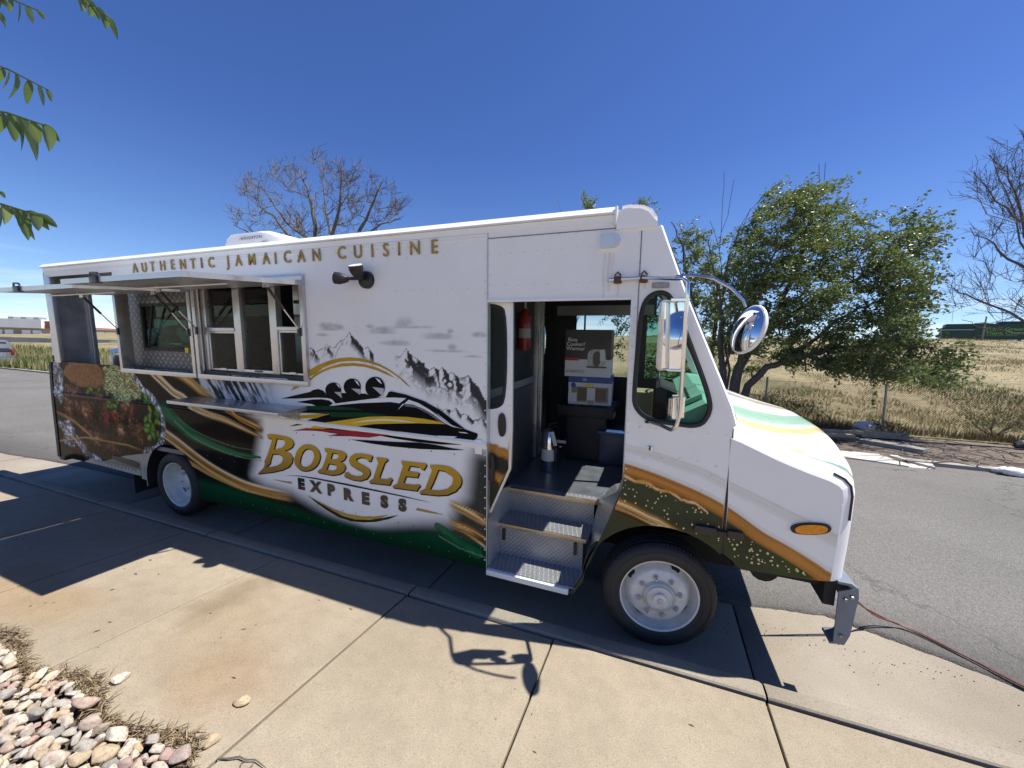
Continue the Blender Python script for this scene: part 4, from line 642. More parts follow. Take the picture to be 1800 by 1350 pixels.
    c = strands(g, c, [(-7.85, 1.11), (-7.41, 1.0), (-7.1, .87), (-6.87, .72)], .03, .012, 7, 3, .8)
    c = strands(g, c, [(-7.87, .68), (-7.2, .80), (-6.75, .80), (-6.22, .80), (-5.9, .76)], .02, .03, 7, 5, .7)
    c = strands(g, c, [(-7.85, .9), (-7.5, .76), (-7.3, .6)], .02, .012, 5, 6, .7)
    be = (z < .80 + .1 * (x + 5.8)) & (x > -6.55) & (x < -5.5); rgb[be] = np.array((.42, .38, .30)) * (.8 + .4 * a[be])[:, None]
    rgb[m] = c[m]; bl = (x < -5.98) & (z < .62) & (x > -7.0) & (z > .5 + .0 * x) & ~m; rgb[bl] = (.3, .27, .2)
    return rgb
def paint_side(g):
    x, z = g[:, 0], g[:, 1]; n = len(g); rgb = np.ones((n, 3)) * np.array((.86, .848, .815))
    lo = (z < 1.95) ; gl = g
    # pale mist under the mountains, clouds
    ca = np.zeros(n)
    for cx, cz, rx, rz in TR['clouds']:
        r = np.hypot((x - cx) / (rx * 1.15), (z - cz) / (rz * 1.4)) + .75 * (fbm(x * 13, z * 22, 4, 4) - .5); flat = smooth01(z, cz - rz * .95, cz - rz * .5)
        ca = np.maximum(ca, (1 - smooth01(r, .25, 1.1)) * flat * .8)
    rgb = mixm(rgb, ca * (.25 + .7 * fbm(x * 26, z * 34, 4, 8)), (.24, .245, .24))
    rgb = ridge_paint(g, rgb, TR['ridge1'], .15, 3); rgb = ridge_paint(g, rgb, TR['ridge2'], .30, 7)
    rgb = ridge_paint(g, rgb, [(a + .12, b - .33) for a, b in TR['ridge2'][8:]], .07, 12)
    # snowy crag strip under the service window
    cg = (z > 1.4) & (z < 1.82) & (x > -4.8) & (x < -3.2)
    sg = fbm(x * 30 + z * 20, z * 7, 4, 5); k = np.clip((sg - .38) * 5, 0, 1); k = 1 - k * (1 - smooth01(x, -3.9, -3.45)); colr = np.stack([.02 + .6 * k, .025 + .61 * k, .035 + .63 * k], 1); am_ = cg * (1 - smooth01(x, -3.75, -3.35)) * smooth01(z, 1.40, 1.45); rgb = rgb * (1 - am_[:, None]) + colr * am_[:, None]
    ins = inside(DARKP, g); d = sdist(DARKP, g); sd = np.where(ins, d, -d); soft = .115
    m = smooth01(sd, -soft * .8, soft * 1.0)
    m = np.where((z > 1.40), smooth01(sd, -.02, .03), m); m = np.where(z > 1.345, m * (x < -3.3), m)
    br = fbm(x * 2.2, z * 3, 3, 3); dark = np.stack([.006 + .013 * br, .006 + .011 * br, .006 + .008 * br], 1)
    rt = smooth01(x, -2.0, -1.5)[:, None]; dark = dark * (1 - rt) + np.array((.05, .05, .044)) * rt
    rgb = rgb * (1 - m[:, None]) + dark * m[:, None]
    zg = .60 - .10 * smooth01(x, -4.6, -2.9) + .10 * smooth01(x, -2.4, -1.6)
    gm = (1 - smooth01(z, zg - .10, zg)) * (x > -5.7); grn = np.stack([.006 + 0 * x, .03 + .035 * smooth01(z, .3, .55), .013 + .012 * smooth01(z, .3, .55)], 1); rgb = rgb * (1 - gm[:, None]) + grn * gm[:, None]
    rgb = band(g, rgb, TR['grn'], .11, .012, 'green', 4); rgb = band(g, rgb, [(a + .02, b - .03) for a, b in TR['grn'][2:]], .012, .006, 'pale_green', 5)
    rgb = band(g, rgb, [(a, b + .07) for a, b in TR['grn'][3:]], .01, .006, 'pale_green', 6, .6)
    for nme, h0, h1, s in (('g1', .06, .022, 1), ('g2', .06, .045, 2), ('g2b', .035, .03, 3), ('g3b', .03, .02, 4), ('g3', .07, .055, 5), ('r1', .03, .05, 6), ('r2', .03, .055, 7)):
        a = 1.
        if nme in ('g1', 'g2'): a = (z < 1.80).astype(float)
        if nme == 'g3': a = 1 - smooth01(x, -3.7, -3.35)
        if nme in ('r1', 'r2'): a = smooth01(x, -1.62, -1.5)
        rgb = strands(g, rgb, TR[nme], h0 * 1.25, h1 * 1.25, {'g1': 20, 'g3': 26, 'g2': 16}.get(nme, 12), s + 40, a)
    rgb = band(g, rgb, TR['r3'], .035, .05, 'green', 8, .9); rgb = band(g, rgb, [(-1.7, .52), (-1.5, .45), (-1.24, .42)], .006, .006, 'pale_green', 9)
    rgb = paint_food(g, rgb)
    return np.clip(rgb, 0, 1)
def paint_cab(g):
    x, z = g[:, 0], g[:, 1]; rgb = np.ones((len(g), 3)) * np.array((.86, .848, .815))
    c1 = catm([(-.4, 1.365)] + TR['c1'][:4] + [(.47, 1.115)] + TR['c1b'][1:2] + [(.80, .93), (.95, .85)] + TR['c1b'][4:], 4); cx = np.array([p[0] for p in c1]); cz = np.array([p[1] for p in c1]); top = np.interp(x, cx, cz)
    n1 = fbm(x * 5, z * 5, 4, 2); n2 = fbm(x * 2.5 + 3, z * 3, 3, 6)
    ol = np.stack([.045 + .035 * n1, .043 + .04 * n1 + .03 * np.clip(n2 - .5, 0, 1) * 2, .026 + .014 * n1], 1); gr = smooth01(x, .5, 1.0)[:, None]; ol = ol * (1 - gr * .5) + np.array((.055, .085, .02)) * gr * .5
    m = 1 - smooth01(z - top, -.02, 0); rgb = rgb * (1 - m[:, None]) + ol * m[:, None]
    rgb = band(g, rgb, [(a, b + .045) for a, b in c1], .03, .03, 'tan', 2, .5)
    wid = .042; rgb = band(g, rgb, [(a, b) for a, b in c1], wid, wid * 1.1, 'brown', 3)
    rgb = band(g, rgb, [(a, b - .055 - .01 * math.sin(a * 40)) for a, b in c1[:18]], .02, .008, 'gold', 4)
    rgb = strands(g, rgb, TR['c2'], .085, .055, 22, 5); c3 = catm([(-.4, 1.49)] + TR['c3'][:-1] + TR['c3b'][1:], 4); rgb = band(g, rgb, c3, .02, .045, 'tan', 6, .5)
    rgb = band(g, rgb, [(a, b + .03) for a, b in c3], .008, .014, 'tan', 7, .5)
    for (dx, w_, z0) in ((-.385, .012, 2.50), (-.355, .02, 2.55), (-.33, .01, 2.62), (-.29, .012, 2.52), (-.125, .012, 2.56)):
        mm = (1 - smooth01(np.abs(x - dx - .004 * np.sin(z * 30)), 0, w_)) * (z > z0) * (z < 2.81 if dx < -.3 else z < 2.61) * (.35 + .5 * fbm(x * 60, z * 9, 3, 3)); rgb = mixm(rgb, mm * .5, (.40, .30, .21))
    return np.clip(rgb, 0, 1)
def paint_slide(g):
    x, z = g[:, 0], g[:, 1]; rgb = np.ones((len(g), 3)) * np.array((.86, .848, .815)); t = 1.38 - .25 * (x + 1.274)
    n1 = fbm(x * 9, z * 9, 3, 2); m = 1 - smooth01(z, t - .01, t); rgb = mixm(rgb, m, (.045, .042, .03)); rgb = band(g, rgb, [(-1.4, 1.39), (-1.06, 1.30)], .045, .045, 'brown', 3); rgb = strands(g, rgb, [(-1.4, 1.19), (-1.2, 1.11), (-1.06, 1.05)], .075, .075, 14, 5)
    return np.clip(rgb, 0, 1)
# ================================================================ FOOD TRUCK (local: x forward, y into the truck, z up)
TK = empty('food_truck', (0, 2.851, .002), (R_(2.9), 0, 0))
tag(TK, 'white food truck with gold lettering and open awnings parked at the curb', 'food truck')
WID = 2.42
def chaikin(p, n=2):
    for _ in range(n):
        q = []
        for i in range(len(p)):
            a, b = np.array(p[i]), np.array(p[(i + 1) % len(p)]); q += [tuple(a * .75 + b * .25), tuple(a * .25 + b * .75)]
        p = q
    return p
def grid_panel():
    h = .0085
    def lines(a, b, h, must):
        L_ = list(np.arange(a, b, h)) + [b]; L_ = np.array(L_)
        for m in must: L_[np.argmin(np.abs(L_ - m))] = m
        return np.unique(np.round(L_, 5))
    xs = lines(-7.68, -1.243, h, [-7.56, -6.12, -6.06, -4.72, -4.60, -3.12, -6.0])
    zs = np.concatenate([lines(.32, 2.36, h, [.45, 1.815, 1.80]), lines(2.40, 2.995, .035, [2.93, 2.72, 2.73, 2.965])])
    X, Z = np.meshgrid(xs, zs); nx, nz = len(xs), len(zs); x = X.ravel().copy(); z = Z.ravel().copy()
    ac, ar = (-5.385, .405), .505
    d = np.hypot(x - ac[0], z - ac[1]); s = np.abs(d - ar) < .0062; x[s] = ac[0] + (x[s] - ac[0]) / d[s] * ar; z[s] = ac[1] + (z[s] - ac[1]) / d[s] * ar
    xr = np.interp(z, [.45, 1.3, 2.3, 3], [-7.92, -7.86, -7.69, -7.68]); k = x < -7.57; x[k] = -7.57 + (x[k] + 7.57) * ((xr[k] + 7.57) / (-.11))
    y = -.016 * np.exp(-((z - 1.385) / .02) ** 2) + .0025 * (fbm(x * 1.1, z * 1.3, 2, 3) - .5)
    y = y + np.where(z > 2.967, -.003, 0)
    I = (np.arange(nz - 1)[:, None] * nx + np.arange(nx - 1)[None, :]).ravel(); Q = np.stack([I, I + 1, I + nx + 1, I + nx], 1)
    cx = x[Q].mean(1); cz = z[Q].mean(1); gx = X.ravel()[Q].mean(1)
    rm = (np.hypot(cx - ac[0], cz - ac[1]) < ar) | ((gx < -6.0) & (cz < .45)) | ((gx < -5.3) & (gx > -6.0) & (cz < .40) & (np.abs(cx - ac[0]) < .7) & (cx < -5.9))
    for a, b, c, e in ((-7.56, -6.12, 1.815, 2.93), (-6.06, -4.72, 1.80, 2.72), (-4.60, -3.12, 1.80, 2.73)): rm |= (gx > a) & (gx < b) & (cz > c) & (cz < e)
    Q = Q[~rm]; used = np.unique(Q); mp_ = -np.ones(len(x), int); mp_[used] = np.arange(len(used)); Q = mp_[Q]
    V = np.stack([x, y, z], 1)[used]; me = bpy.data.meshes.new('side_panel'); me.vertices.add(len(V)); me.vertices.foreach_set('co', V.ravel()); me.loops.add(len(Q) * 4); me.polygons.add(len(Q)); me.polygons.foreach_set('loop_start', np.arange(0, len(Q) * 4, 4)); me.loops.foreach_set('vertex_index', Q.ravel()); me.update()
    set_col(me, paint_side(V[:, [0, 2]])); return link('side_panel', me, 'wrap', TK, True)
SIDE = grid_panel()
tag(SIDE, 'white side panel printed with mountains, gold swooshes, food and dark waves')
# ---- flat prints
def decal(name, polys, parent, y, m='wrap', h=None):
    """polys: list of (outline, holes, colour or function)"""
    mb = MB(); C = []
    for o, hs, c in polys:
        V, F = cdt(o, hs, h); mb.add([(a, y, b) for a, b in V], F); C.append(c(V) if callable(c) else np.tile(np.array(c, float), (len(V), 1)))
    ob = mb.build(name, m, parent); set_col(ob.data, np.concatenate(C)); return ob
BLK, WHT = (.010, .010, .011), (.78, .79, .81); YEL, GRN, RED, GRY = (.66, .43, .04), (.012, .055, .026), (.36, .035, .045), (.17, .17, .175)
def gold_arc(V): n = fbm(V[:, 0] * 6, V[:, 1] * 12, 2, 3)[:, None]; return np.array((.50, .29, .03)) * (.75 + .6 * n)
def P(k, c): return (TR[k], [], c)
decal('gold_arc', [P('arc1', gold_arc), P('arc2', gold_arc), P('arc3', gold_arc)], SIDE, -.0035, h=.03)
decal('sled_emblem', [P('crew', BLK), P('pod', BLK), P('hull', BLK), P('runner', BLK)], SIDE, -.0045)
decal('sled_emblem', [P('helm1', BLK), P('helm2', BLK), P('helm3', BLK), P('green1', GRN), P('green2', GRN), P('yellow1', (.55, .33, .03)), P('yellow2', YEL), P('red', RED), P('slot1', WHT), P('slot2', WHT), P('slot3', WHT), P('white_rail', WHT), P('grey_lens', GRY)], SIDE, -.006)
decal('sled_emblem', [P('white_lens', WHT), P('nose', BLK), P('stripe', (.8, .72, .42)), P('visor1', (.45, .45, .46)), P('visor2', (.45, .45, .46)), P('visor3', (.5, .5, .51)), P('hl1', WHT), P('hl2', WHT), P('hl3', WHT)], SIDE, -.0075)
decal('sled_emblem', [P('slash', BLK)], SIDE, -.009)
def shift(o, dx, dz): return [(a + dx, b + dz) for a, b in o]
def gold_letter(V): t = smooth01(V[:, 1], .78, 1.16)[:, None]; n = (.92 + .16 * fbm(V[:, 0] * 9, V[:, 1] * 9, 2, 1))[:, None]; return (np.array((.30, .175, .05)) * (1 - t) + np.array((.56, .33, .035)) * t) * n
decal('lettering_shadow', [(shift(o, .010, -.010), [shift(q, .010, -.010) for q in hs], (.03, .018, .008)) for o, hs in TR['letters']], SIDE, -.0045)
for o_, hs_ in TR['letters']: decal('letter', [(o_, hs_, gold_letter)], SIDE, -.006, h=.03)
decal('underline', [P('uline', (.03, .026, .02))], SIDE, -.004)
decal('flourish', [P('dashl', (.42, .26, .06)), P('dashr', (.42, .26, .06)), P('smile_d', (.05, .035, .012))], SIDE, -.004)
decal('flourish', [P('smile_g', gold_arc)], SIDE, -.0055, h=.03)
for ch, x, z in TR['express']:
    vs, fs = text_mesh(ch, .146, 0, .0105, 1.12); MB().add([(x + a, -.0055, z + b - .0) for a, b, c in vs], fs).build('letter', 'print_black', SIDE)
for ch, x, z in TR['authentic']:
    vs, fs = text_mesh(ch, .15, .004, .001, .92); MB().add([(x + a, -.010 + c, z - .004 + b) for a, b, c in vs], fs).build('letter', 'gold_dim', SIDE)
# lap joints and rivets
MB().box(-6.1, -1.243, -.0065, -.001, 2.9655, 2.9705).build('lap_joint', 'white_paint', SIDE)
def rivets(name, pts, parent, m='white_paint', r=.0075, y=-.001):
    mb = MB()
    for x, z in pts:
        vs = [(x, y - .006, z)] + [(x + r * .65 * math.cos(a), y - .0048, z + r * .65 * math.sin(a)) for a in [k * math.pi / 3 for k in range(6)]] + [(x + r * math.cos(a), y, z + r * math.sin(a)) for a in [k * math.pi / 3 for k in range(6)]]
        fs = [(0, 1 + (k + 1) % 6, 1 + k) for k in range(6)] + [(1 + k, 1 + (k + 1) % 6, 7 + (k + 1) % 6, 7 + k) for k in range(6)]; mb.add(vs, fs)
    o = mb.build(name, m, parent, True); tag(o, kind='stuff'); return o
pts = [(x, 2.945) for x in np.arange(-6.0, -1.3, .15)] + [(x, 2.86) for x in np.arange(-2.3, -1.3, .17)] + [(x, 2.60) for x in np.arange(-2.2, -1.3, .13)] + [(-1.262, z) for z in np.arange(.4, 2.95, .09)] + [(x, 2.3 + .03 * math.sin(x * 5)) for x in np.arange(-2.95, -2.3, .09)]
rivets('rivets', pts, SIDE)
pts = [(x, .56) for x in np.arange(-4.2, -1.3, .16)] + [(x, .40) for x in np.arange(-4.2, -1.3, .2)] + [(x, .87 - .02 * (x + 5)) for x in np.arange(-4.9, -4.0, .22)] + [(-1.30, z) for z in np.arange(.5, 1.3, .16)] + [(x, 1.27) for x in np.arange(-3.3, -1.5, .22)]
rivets('rivets', pts, SIDE, 'print_grey', .006, -.002)
# vertical edge trim at the door seam
MB().box(-1.247, -1.241, -.006, .05, .32, 2.96).build('edge_trim', 'alum_paint', SIDE)
# small bulged clearance patch
MB().bbox(-1.35, -1.285, -.012, .0, 1.30, 1.42, .008).build('cover_plate', 'white_paint', SIDE, True)
# lower rear vent and steel sill
MB().prism(chaikin([(-6.60, .635), (-6.03, .612), (-6.02, .54), (-6.08, .53), (-6.56, .575), (-6.61, .6)], 1), -.006, .002).build('side_vent', 'dark_steel', SIDE)
MB().prism([(-7.10, .522), (-6.02, .505), (-6.0, .435), (-6.9, .452), (-7.3, .455)], -.004, .02).build('sill_plate', M('cream_sill', (.4, .37, .3), .5, var=.2), SIDE)
rivets('rivets', [(x, .508 - .016 * (x + 7.1)) for x in np.arange(-7.0, -6.05, .075)], SIDE, 'print_black', .009, -.005)

# ---- roof, rail, cap
crn = [(0, 2.996), (.002, 3.03), (.03, 3.052), (.25, 3.085), (.7, 3.112), (1.21, 3.12), (1.72, 3.112), (2.17, 3.085), (2.39, 3.052), (2.418, 3.03), (2.42, 2.995)]
roof = MB().prism(crn + [(y, z - .03 if 0 < y < 2.42 else z) for y, z in reversed(crn)][1:-1], -7.68, -.315, 'x').build('roof', 'sun_white', TK)
MB().prism([(-.028, 3.046), (-.028, 3.056), (.008, 3.096), (.05, 3.104), (.09, 3.08), (.09, 3.046)], -7.71, -.318, 'x').build('drip_rail', 'sun_white', roof)
MB().box(-7.68, -.33, -.006, .0, 2.997, 3.044).build('cove_strip', 'white_paint', roof)
cap = MB().prism([(-.315, 2.945), (-.315, 3.097), (-.24, 3.105), (-.15, 3.092), (-.095, 3.062), (-.068, 3.02), (-.058, 2.95)], -.014, 2.434).build('roof_cap', 'white_paint', TK)
bm = bmesh.new(); bm.from_mesh(cap.data); bmesh.ops.remove_doubles(bm, verts=bm.verts, dist=1e-5); bmesh.ops.recalc_face_normals(bm, faces=bm.faces)
bmesh.ops.bevel(bm, geom=[e for e in bm.edges if len(e.link_faces) == 2 and e.calc_face_angle(0) > .7 and e.verts[0].co.z > 2.96 and e.verts[1].co.z > 2.96], offset=.03, segments=4, affect='EDGES'); bm.to_mesh(cap.data); bm.free(); cap.data.polygons.foreach_set('use_smooth', [True] * len(cap.data.polygons)); cap.data.set_sharp_from_angle(angle=R_(40))
MB().bbox(-.26, -.13, .35, .75, 3.10, 3.118, .006).build('clearance_light', 'dark_steel', cap, True)
MB().tube([(-.318, -.018, 2.975), (-.318, -.018, 3.09)], .012, 6).build('seal_bead', 'white_paint', cap)
# roof air conditioner
def ac():
    xs = np.linspace(-5.26, -4.05, 15); V = []; W2 = .36; yc = 1.12
    for x in xs:
        t = (x + 5.26) / 1.21; hgt = .37 * (1 - max(0, (t - .45) / .55) ** 1.6 * .72) * (1 if t > .05 else .85); w = W2 * (1 - .12 * max(0, t - .6))
        V += [(x, yc - w, 3.13), (x, yc - w * 1.0, 3.13 + hgt * .55), (x, yc - w * .9, 3.13 + hgt * .9), (x, yc - w * .6, 3.13 + hgt), (x, yc + w * .6, 3.13 + hgt), (x, yc + w * .9, 3.13 + hgt * .9), (x, yc + w, 3.13 + hgt * .5), (x, yc + w, 3.13)]
    F = [(i * 8 + j, (i + 1) * 8 + j, (i + 1) * 8 + j + 1, i * 8 + j + 1) for i in range(14) for j in range(7)] + [tuple(range(8)), tuple(14 * 8 + k for k in reversed(range(8)))]
    o = MB().add(V, F).build('air_conditioner', 'sun_white', TK, True)
    for k in range(11): MB().box(-5.24 + k * .045, -5.225 + k * .045, yc - W2 - .008, yc - W2 + .01, 3.14, 3.26).build('vent_slat', 'dark_steel', o)
    mb = MB(); vs, fs = text_mesh('HOUGHTON', .055, 0, .001, 1.2); mb.add([(a - 4.78, yc - W2 - .004 + max(0, b) * .3, 3.39 + b) for a, b, c in vs], fs); mb.build('lettering', 'print_grey', o)
    MB().tube([(-4.55 + .09 * math.cos(a), yc - W2 - .004, 3.24 + .09 * math.sin(a)) for a in np.linspace(.2, 2.9, 12)], .008, 6).build('trim_ring', 'int_grey', o, True)
ac()
# ---- far wall, rear wall, floor
far = MB()
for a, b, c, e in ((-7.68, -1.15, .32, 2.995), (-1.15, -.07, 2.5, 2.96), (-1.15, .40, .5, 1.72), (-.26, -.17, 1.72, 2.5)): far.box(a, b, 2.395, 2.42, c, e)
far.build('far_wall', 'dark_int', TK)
MB().box(-1.15, -1.05, 2.39, 2.415, 1.72, 2.5).box(-.95, -.93, 2.39, 2.415, 1.72, 2.5).build('window_post', 'dark_int', TK)
MB().box(-1.05, -.26, 2.40, 2.404, 1.72, 2.5).build('far_door_window', 'glass_clear', TK)
MB().prism([(-.17, 1.72), (.40, 1.72), (.30, 1.95), (.10, 2.40), (.03, 2.5), (-.17, 2.5)], 2.40, 2.404).build('far_quarter_window', 'glass_green', TK)
rear = MB().box(-7.70, -7.62, .06, 2.42, 2.78, 2.995).build('rear_wall', 'alum_paint', TK); MB().box(-7.90, -7.80, .82, 2.42, .45, .9).build('rear_skirt', 'alum_paint', rear)
MB().box(-7.66, -7.62, .03, .39, .9, 2.76).build('stainless_panel', 'alum_paint', rear)
MB().box(-7.60, -7.57, .36, .40, .9, 2.76).build('door_jamb', 'alum_paint', rear)
cp = MB().add([(-7.93, .0, .44), (-7.70, .0, 2.3), (-7.70, 0, 2.99), (-7.76, .06, 2.99), (-7.76, .06, 2.3), (-7.99, .06, .44), (-7.60, .03, .44), (-7.60, .03, 2.3), (-7.60, .03, 2.99)], [(0, 1, 4, 5), (1, 2, 3, 4), (0, 6, 7, 1), (1, 7, 8, 2)]).build('corner_post', 'dark_steel', rear)
MB().bbox(-7.705, -7.555, -.004, .05, 1.80, 2.95, .006).build('corner_trim', 'alum_paint', rear, True)
rp_ = MB().box(-7.66, -7.61, .82, 2.40, 1.0, 1.75).box(-7.66, -7.61, .82, 1.06, 1.75, 2.78).box(-7.66, -7.61, 1.86, 2.40, 1.75, 2.78).box(-7.66, -7.61, 1.06, 1.86, 2.42, 2.78).build('diamond_plate_panel', 'diamond_pale', rear)
MB().box(-7.63, -7.60, 1.05, 1.11, 1.74, 2.43).box(-7.63, -7.60, 1.11, 1.86, 1.74, 1.78).build('window_frame', 'black_rubber', rear)
MB().box(-7.65, -7.645, 1.06, 1.86, 1.75, 2.42).build('window_glass', 'glass_dark', rear)
MB().tube([(-7.6, 1.15, 1.85), (-7.55, 1.45, 2.36)], .014, 6).build('gas_strut', 'black_plastic', rear)
MB().bbox(-7.55, -7.5, 1.72, 1.8, 1.78, 1.86, .01).build('latch', 'print_yellow', rear)
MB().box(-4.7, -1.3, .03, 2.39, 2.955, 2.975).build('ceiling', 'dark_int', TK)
MB().box(-7.6, -4.71, .03, 2.39, 2.955, 2.975).build('ceiling', 'int_grey', TK); MB().box(-7.6, -4.75, 2.385, 2.394, 1.72, 2.95).build('bounce_lining', 'alum_paint', TK)  # paler rear ceiling and wall lining added to bounce light into the rear section
flo = MB().box(-7.6, -1.28, .03, 2.39, .80, .85).box(-1.28, .12, .52, 2.39, .80, .85).build('floor', 'floor_grey', TK)
MB().box(-7.85, -6.0, .06, 2.36, .46, .78).box(-6.0, -4.78, .85, 1.6, .46, .78).box(-4.78, -1.26, .06, 2.36, .36, .78).box(-1.26, -.62, .56, 2.36, .36, .78).box(-.62, .7, .85, 1.6, .36, .78).build('underframe', 'underbody', TK)
MB().box(-7.5, 1.0, .62, .78, .42, .62).box(-7.5, 1.0, 1.62, 1.78, .42, .62).box(.0, .42, .66, 1.75, .62, 1.1).build('chassis_rails', 'underbody', TK)
for x in (-5.385, .09): MB().tube([(x, .3, .42), (x, 2.1, .42)], .07, 10).cyl((x, 1.2, .42), .16, .3, 'y', 14).build('axle', 'underbody', TK, True)
MB().box(-6.42, -6.40, .10, .75, .1, .50).build('mud_flap', 'black_rubber', TK)
MB().bbox(-8.03, -7.88, .02, 2.4, .385, .455, .01).build('rear_bumper', 'dark_steel', TK, True)
MB().cyl((-4.62, .35, .36), .07, .3, 'x', 12).build('exhaust_pipe', 'dark_steel', TK, True)
# wheel housings
for ac_, r_, d_ in (((-5.385, .405), .515, .8), ((.10, .41), .56, .62)):
    mb = MB(); n = 20; V = []
    for k in range(n + 1):
        a = math.pi * ((-.05 + 1.1 * k / n) if ac_[0] < 0 else (.22 + .8 * k / n)); V += [(ac_[0] + r_ * math.cos(a), .005, ac_[1] + r_ * math.sin(a)), (ac_[0] + r_ * math.cos(a), d_, ac_[1] + r_ * math.sin(a))]
    mb.add(V, [(2 * k, 2 * k + 2, 2 * k + 3, 2 * k + 1) for k in range(n)]).build('wheel_housing', 'underbody', TK, True)
# ---- wheels
def wheel(loc, steer, dual):
    tyre_p = [(.268, .0), (.285, -.018), (.32, -.026), (.355, -.022), (.378, -.008), (.390, .012), (.3945, .03), (.3945, .058), (.386, .06), (.386, .066), (.395, .068), (.395, .098), (.386, .10), (.386, .106), (.395, .108), (.395, .135), (.386, .137), (.386, .143), (.3945, .145), (.3945, .175), (.389, .192), (.37, .212), (.33, .225), (.28, .205), (.262, .19)]
    if not dual: rim_p = [(.262, .19), (.262, .0), (.270, -.006), (.279, -.006), (.279, .004), (.268, .012), (.262, .03), (.255, .06), (.247, .085), (.238, .095), (.225, .078), (.208, .04), (.196, .018), (.185, .010), (.118, .006), (.110, -.004), (.105, -.022), (.088, -.034), (.082, -.034), (.080, -.026), (.06, -.024), (.05, -.03), (.046, -.05), (.030, -.056), (.012, -.058), (.0, -.058)]
    else: rim_p = [(.262, .19), (.262, .0), (.270, -.006), (.279, -.006), (.279, .004), (.266, .012), (.258, .04), (.250, .09), (.243, .13), (.232, .142), (.222, .142), (.205, .15), (.10, .155), (.096, .12), (.08, .105), (.03, .095), (0, .095)]
    w = MB().lathe(rim_p, 48).build('wheel', 'wheel_white', TK, True); w.location = loc; w.rotation_euler = (0, 0, R_(steer))
    ty = MB().lathe(tyre_p, 64)
    t = ty.build('tyre', 'tyre', w, True)
    mb = MB()
    for k in range(90):                                   # shoulder tread notches
        a = k * math.pi / 45; c, s = math.cos(a), math.sin(a); u = (-s, c)
        for y0, y1 in ((.012, .034), (.170, .19)):
            q = [(c * .397 + u[0] * e, y, s * .397 + u[1] * e) for y, e in ((y0, -.004), (y1, -.004), (y1, .004), (y0, .004))]; p_ = [(x * .972, y, z * .972) for x, y, z in q]; mb.add(p_ + q, [(4, 5, 6, 7), (0, 1, 5, 4), (1, 2, 6, 5), (2, 3, 7, 6), (3, 0, 4, 7)])
    mb.build('tread_blocks', 'tyre', t); tag(t.children[0], kind='stuff')
    for r in (.300, .345): MB().tube([(r * math.cos(a), -.0255 if r > .31 else -.0215, r * math.sin(a)) for a in np.linspace(0, 2 * math.pi, 49)], .0016, 4, False).build('sidewall_ring', 'tyre', t)
    nh = 4 if dual else 4
    for k in range(nh):
        a = math.pi / 4 + k * math.pi / 2 + (.25 if not dual else 0); rr, yy = (.222, .066) if not dual else (.2, .1475)
        V = [(rr * math.cos(a) + .036 * math.cos(b) * -math.sin(a) + .016 * math.sin(b) * math.cos(a), yy - .004 + (.020 * math.sin(b) if not dual else 0) , rr * math.sin(a) + .036 * math.cos(b) * math.cos(a) + .016 * math.sin(b) * math.sin(a)) for b in np.linspace(0, 2 * math.pi, 16, endpoint=False)]
        MB().add(V, [tuple(range(16))]).build('hand_hole', 'underbody', w)
    for k in range(8):
        a = k * math.pi / 4 + .2; x, z = .142 * math.cos(a), .142 * math.sin(a); y = .008 if not dual else .153
        n = MB().lathe([(0, -.006), (.021, -.006), (.021, .0)], 14, (x, y, z)).lathe([(0, -.026), (.013, -.026), (.0155, -.022), (.0155, -.004)], 6, (x, y, z)).lathe([(0, -.042), (.007, -.042), (.008, -.022)], 8, (x, y, z)).build('lug_nut', 'hub_grey', w, True)
    if not dual:
        MB().lathe([(0, -.064), (.018, -.062), (.026, -.054)], 16).lathe([(.108, -.006), (.112, -.012), (.1, -.026), (.09, -.036)], 32).build('hub_cap', 'hub_grey', w, True)
    return w
wheel((.09, .055, .398), 9, False)
wheel((-5.385, .05, .398), 0, True)
w3 = wheel((-5.385, .33, .398), 0, True)
for x in (-5.385, .09):
    w = wheel((x, 2.37, .398), 180, False)
# ---- windows and awnings
def frame_ring(name, x0, x1, z0, z1, b, y0, y1, m, parent):
    return MB().bbox(x0, x1, y0, y1, z0, z0 + b, .004).bbox(x0, x1, y0, y1, z1 - b, z1, .004).bbox(x0, x0 + b, y0 + .001, y1 - .001, z0 + b - .002, z1 - b + .002, .004).bbox(x1 - b, x1, y0 + .001, y1 - .001, z0 + b - .002, z1 - b + .002, .004).build(name, m, parent, True)
win1 = frame_ring('rear_window_frame', -6.11, -4.695, 1.742, 2.745, .05, -.032, .10, 'alum', TK)
win2 = frame_ring('service_window', -4.665, -3.078, 1.742, 2.775, .05, -.034, .10, 'alum', TK)
MB().box(-4.61, -3.13, .0, .09, 1.792, 1.83).build('sill', 'black_rubber', win2)
for x0, x1 in ((-4.60, -4.535), (-4.105, -4.005), (-3.595, -3.50), (-3.15, -3.128)): MB().bbox(x0, x1, .02, .085, 1.83, 2.725, .004).build('mullion', 'alum', win2, True)
for x0, x1, zr in ((-4.535, -4.105, 2.27), (-3.50, -3.15, 2.285)):
    MB().bbox(x0, x1, .012, .05, zr - .018, zr + .018, .004).build('sash_rail', 'alum', win2, True)
    frame_ring('sash', x0 + .002, x1 - .002, 1.835, zr - .018, .022, .03, .055, 'alum', win2)
    MB().box(x0 + .02, x1 - .02, .04, .044, 1.855, zr - .02).build('pane', 'glass_clear', win2)
    if x0 < -4: MB().box(x0, x1, .062, .066, zr, 2.72).build('pane', 'glass_clear', win2)
    MB().box((x0 + x1) / 2 - .04, (x0 + x1) / 2 + .04, .018, .034, 1.845, 1.865).build('sash_lock', 'alum', win2)
MB().box(-4.005, -3.595, .05, .054, 1.86, 2.72).build('pane', 'glass_clear', win2)
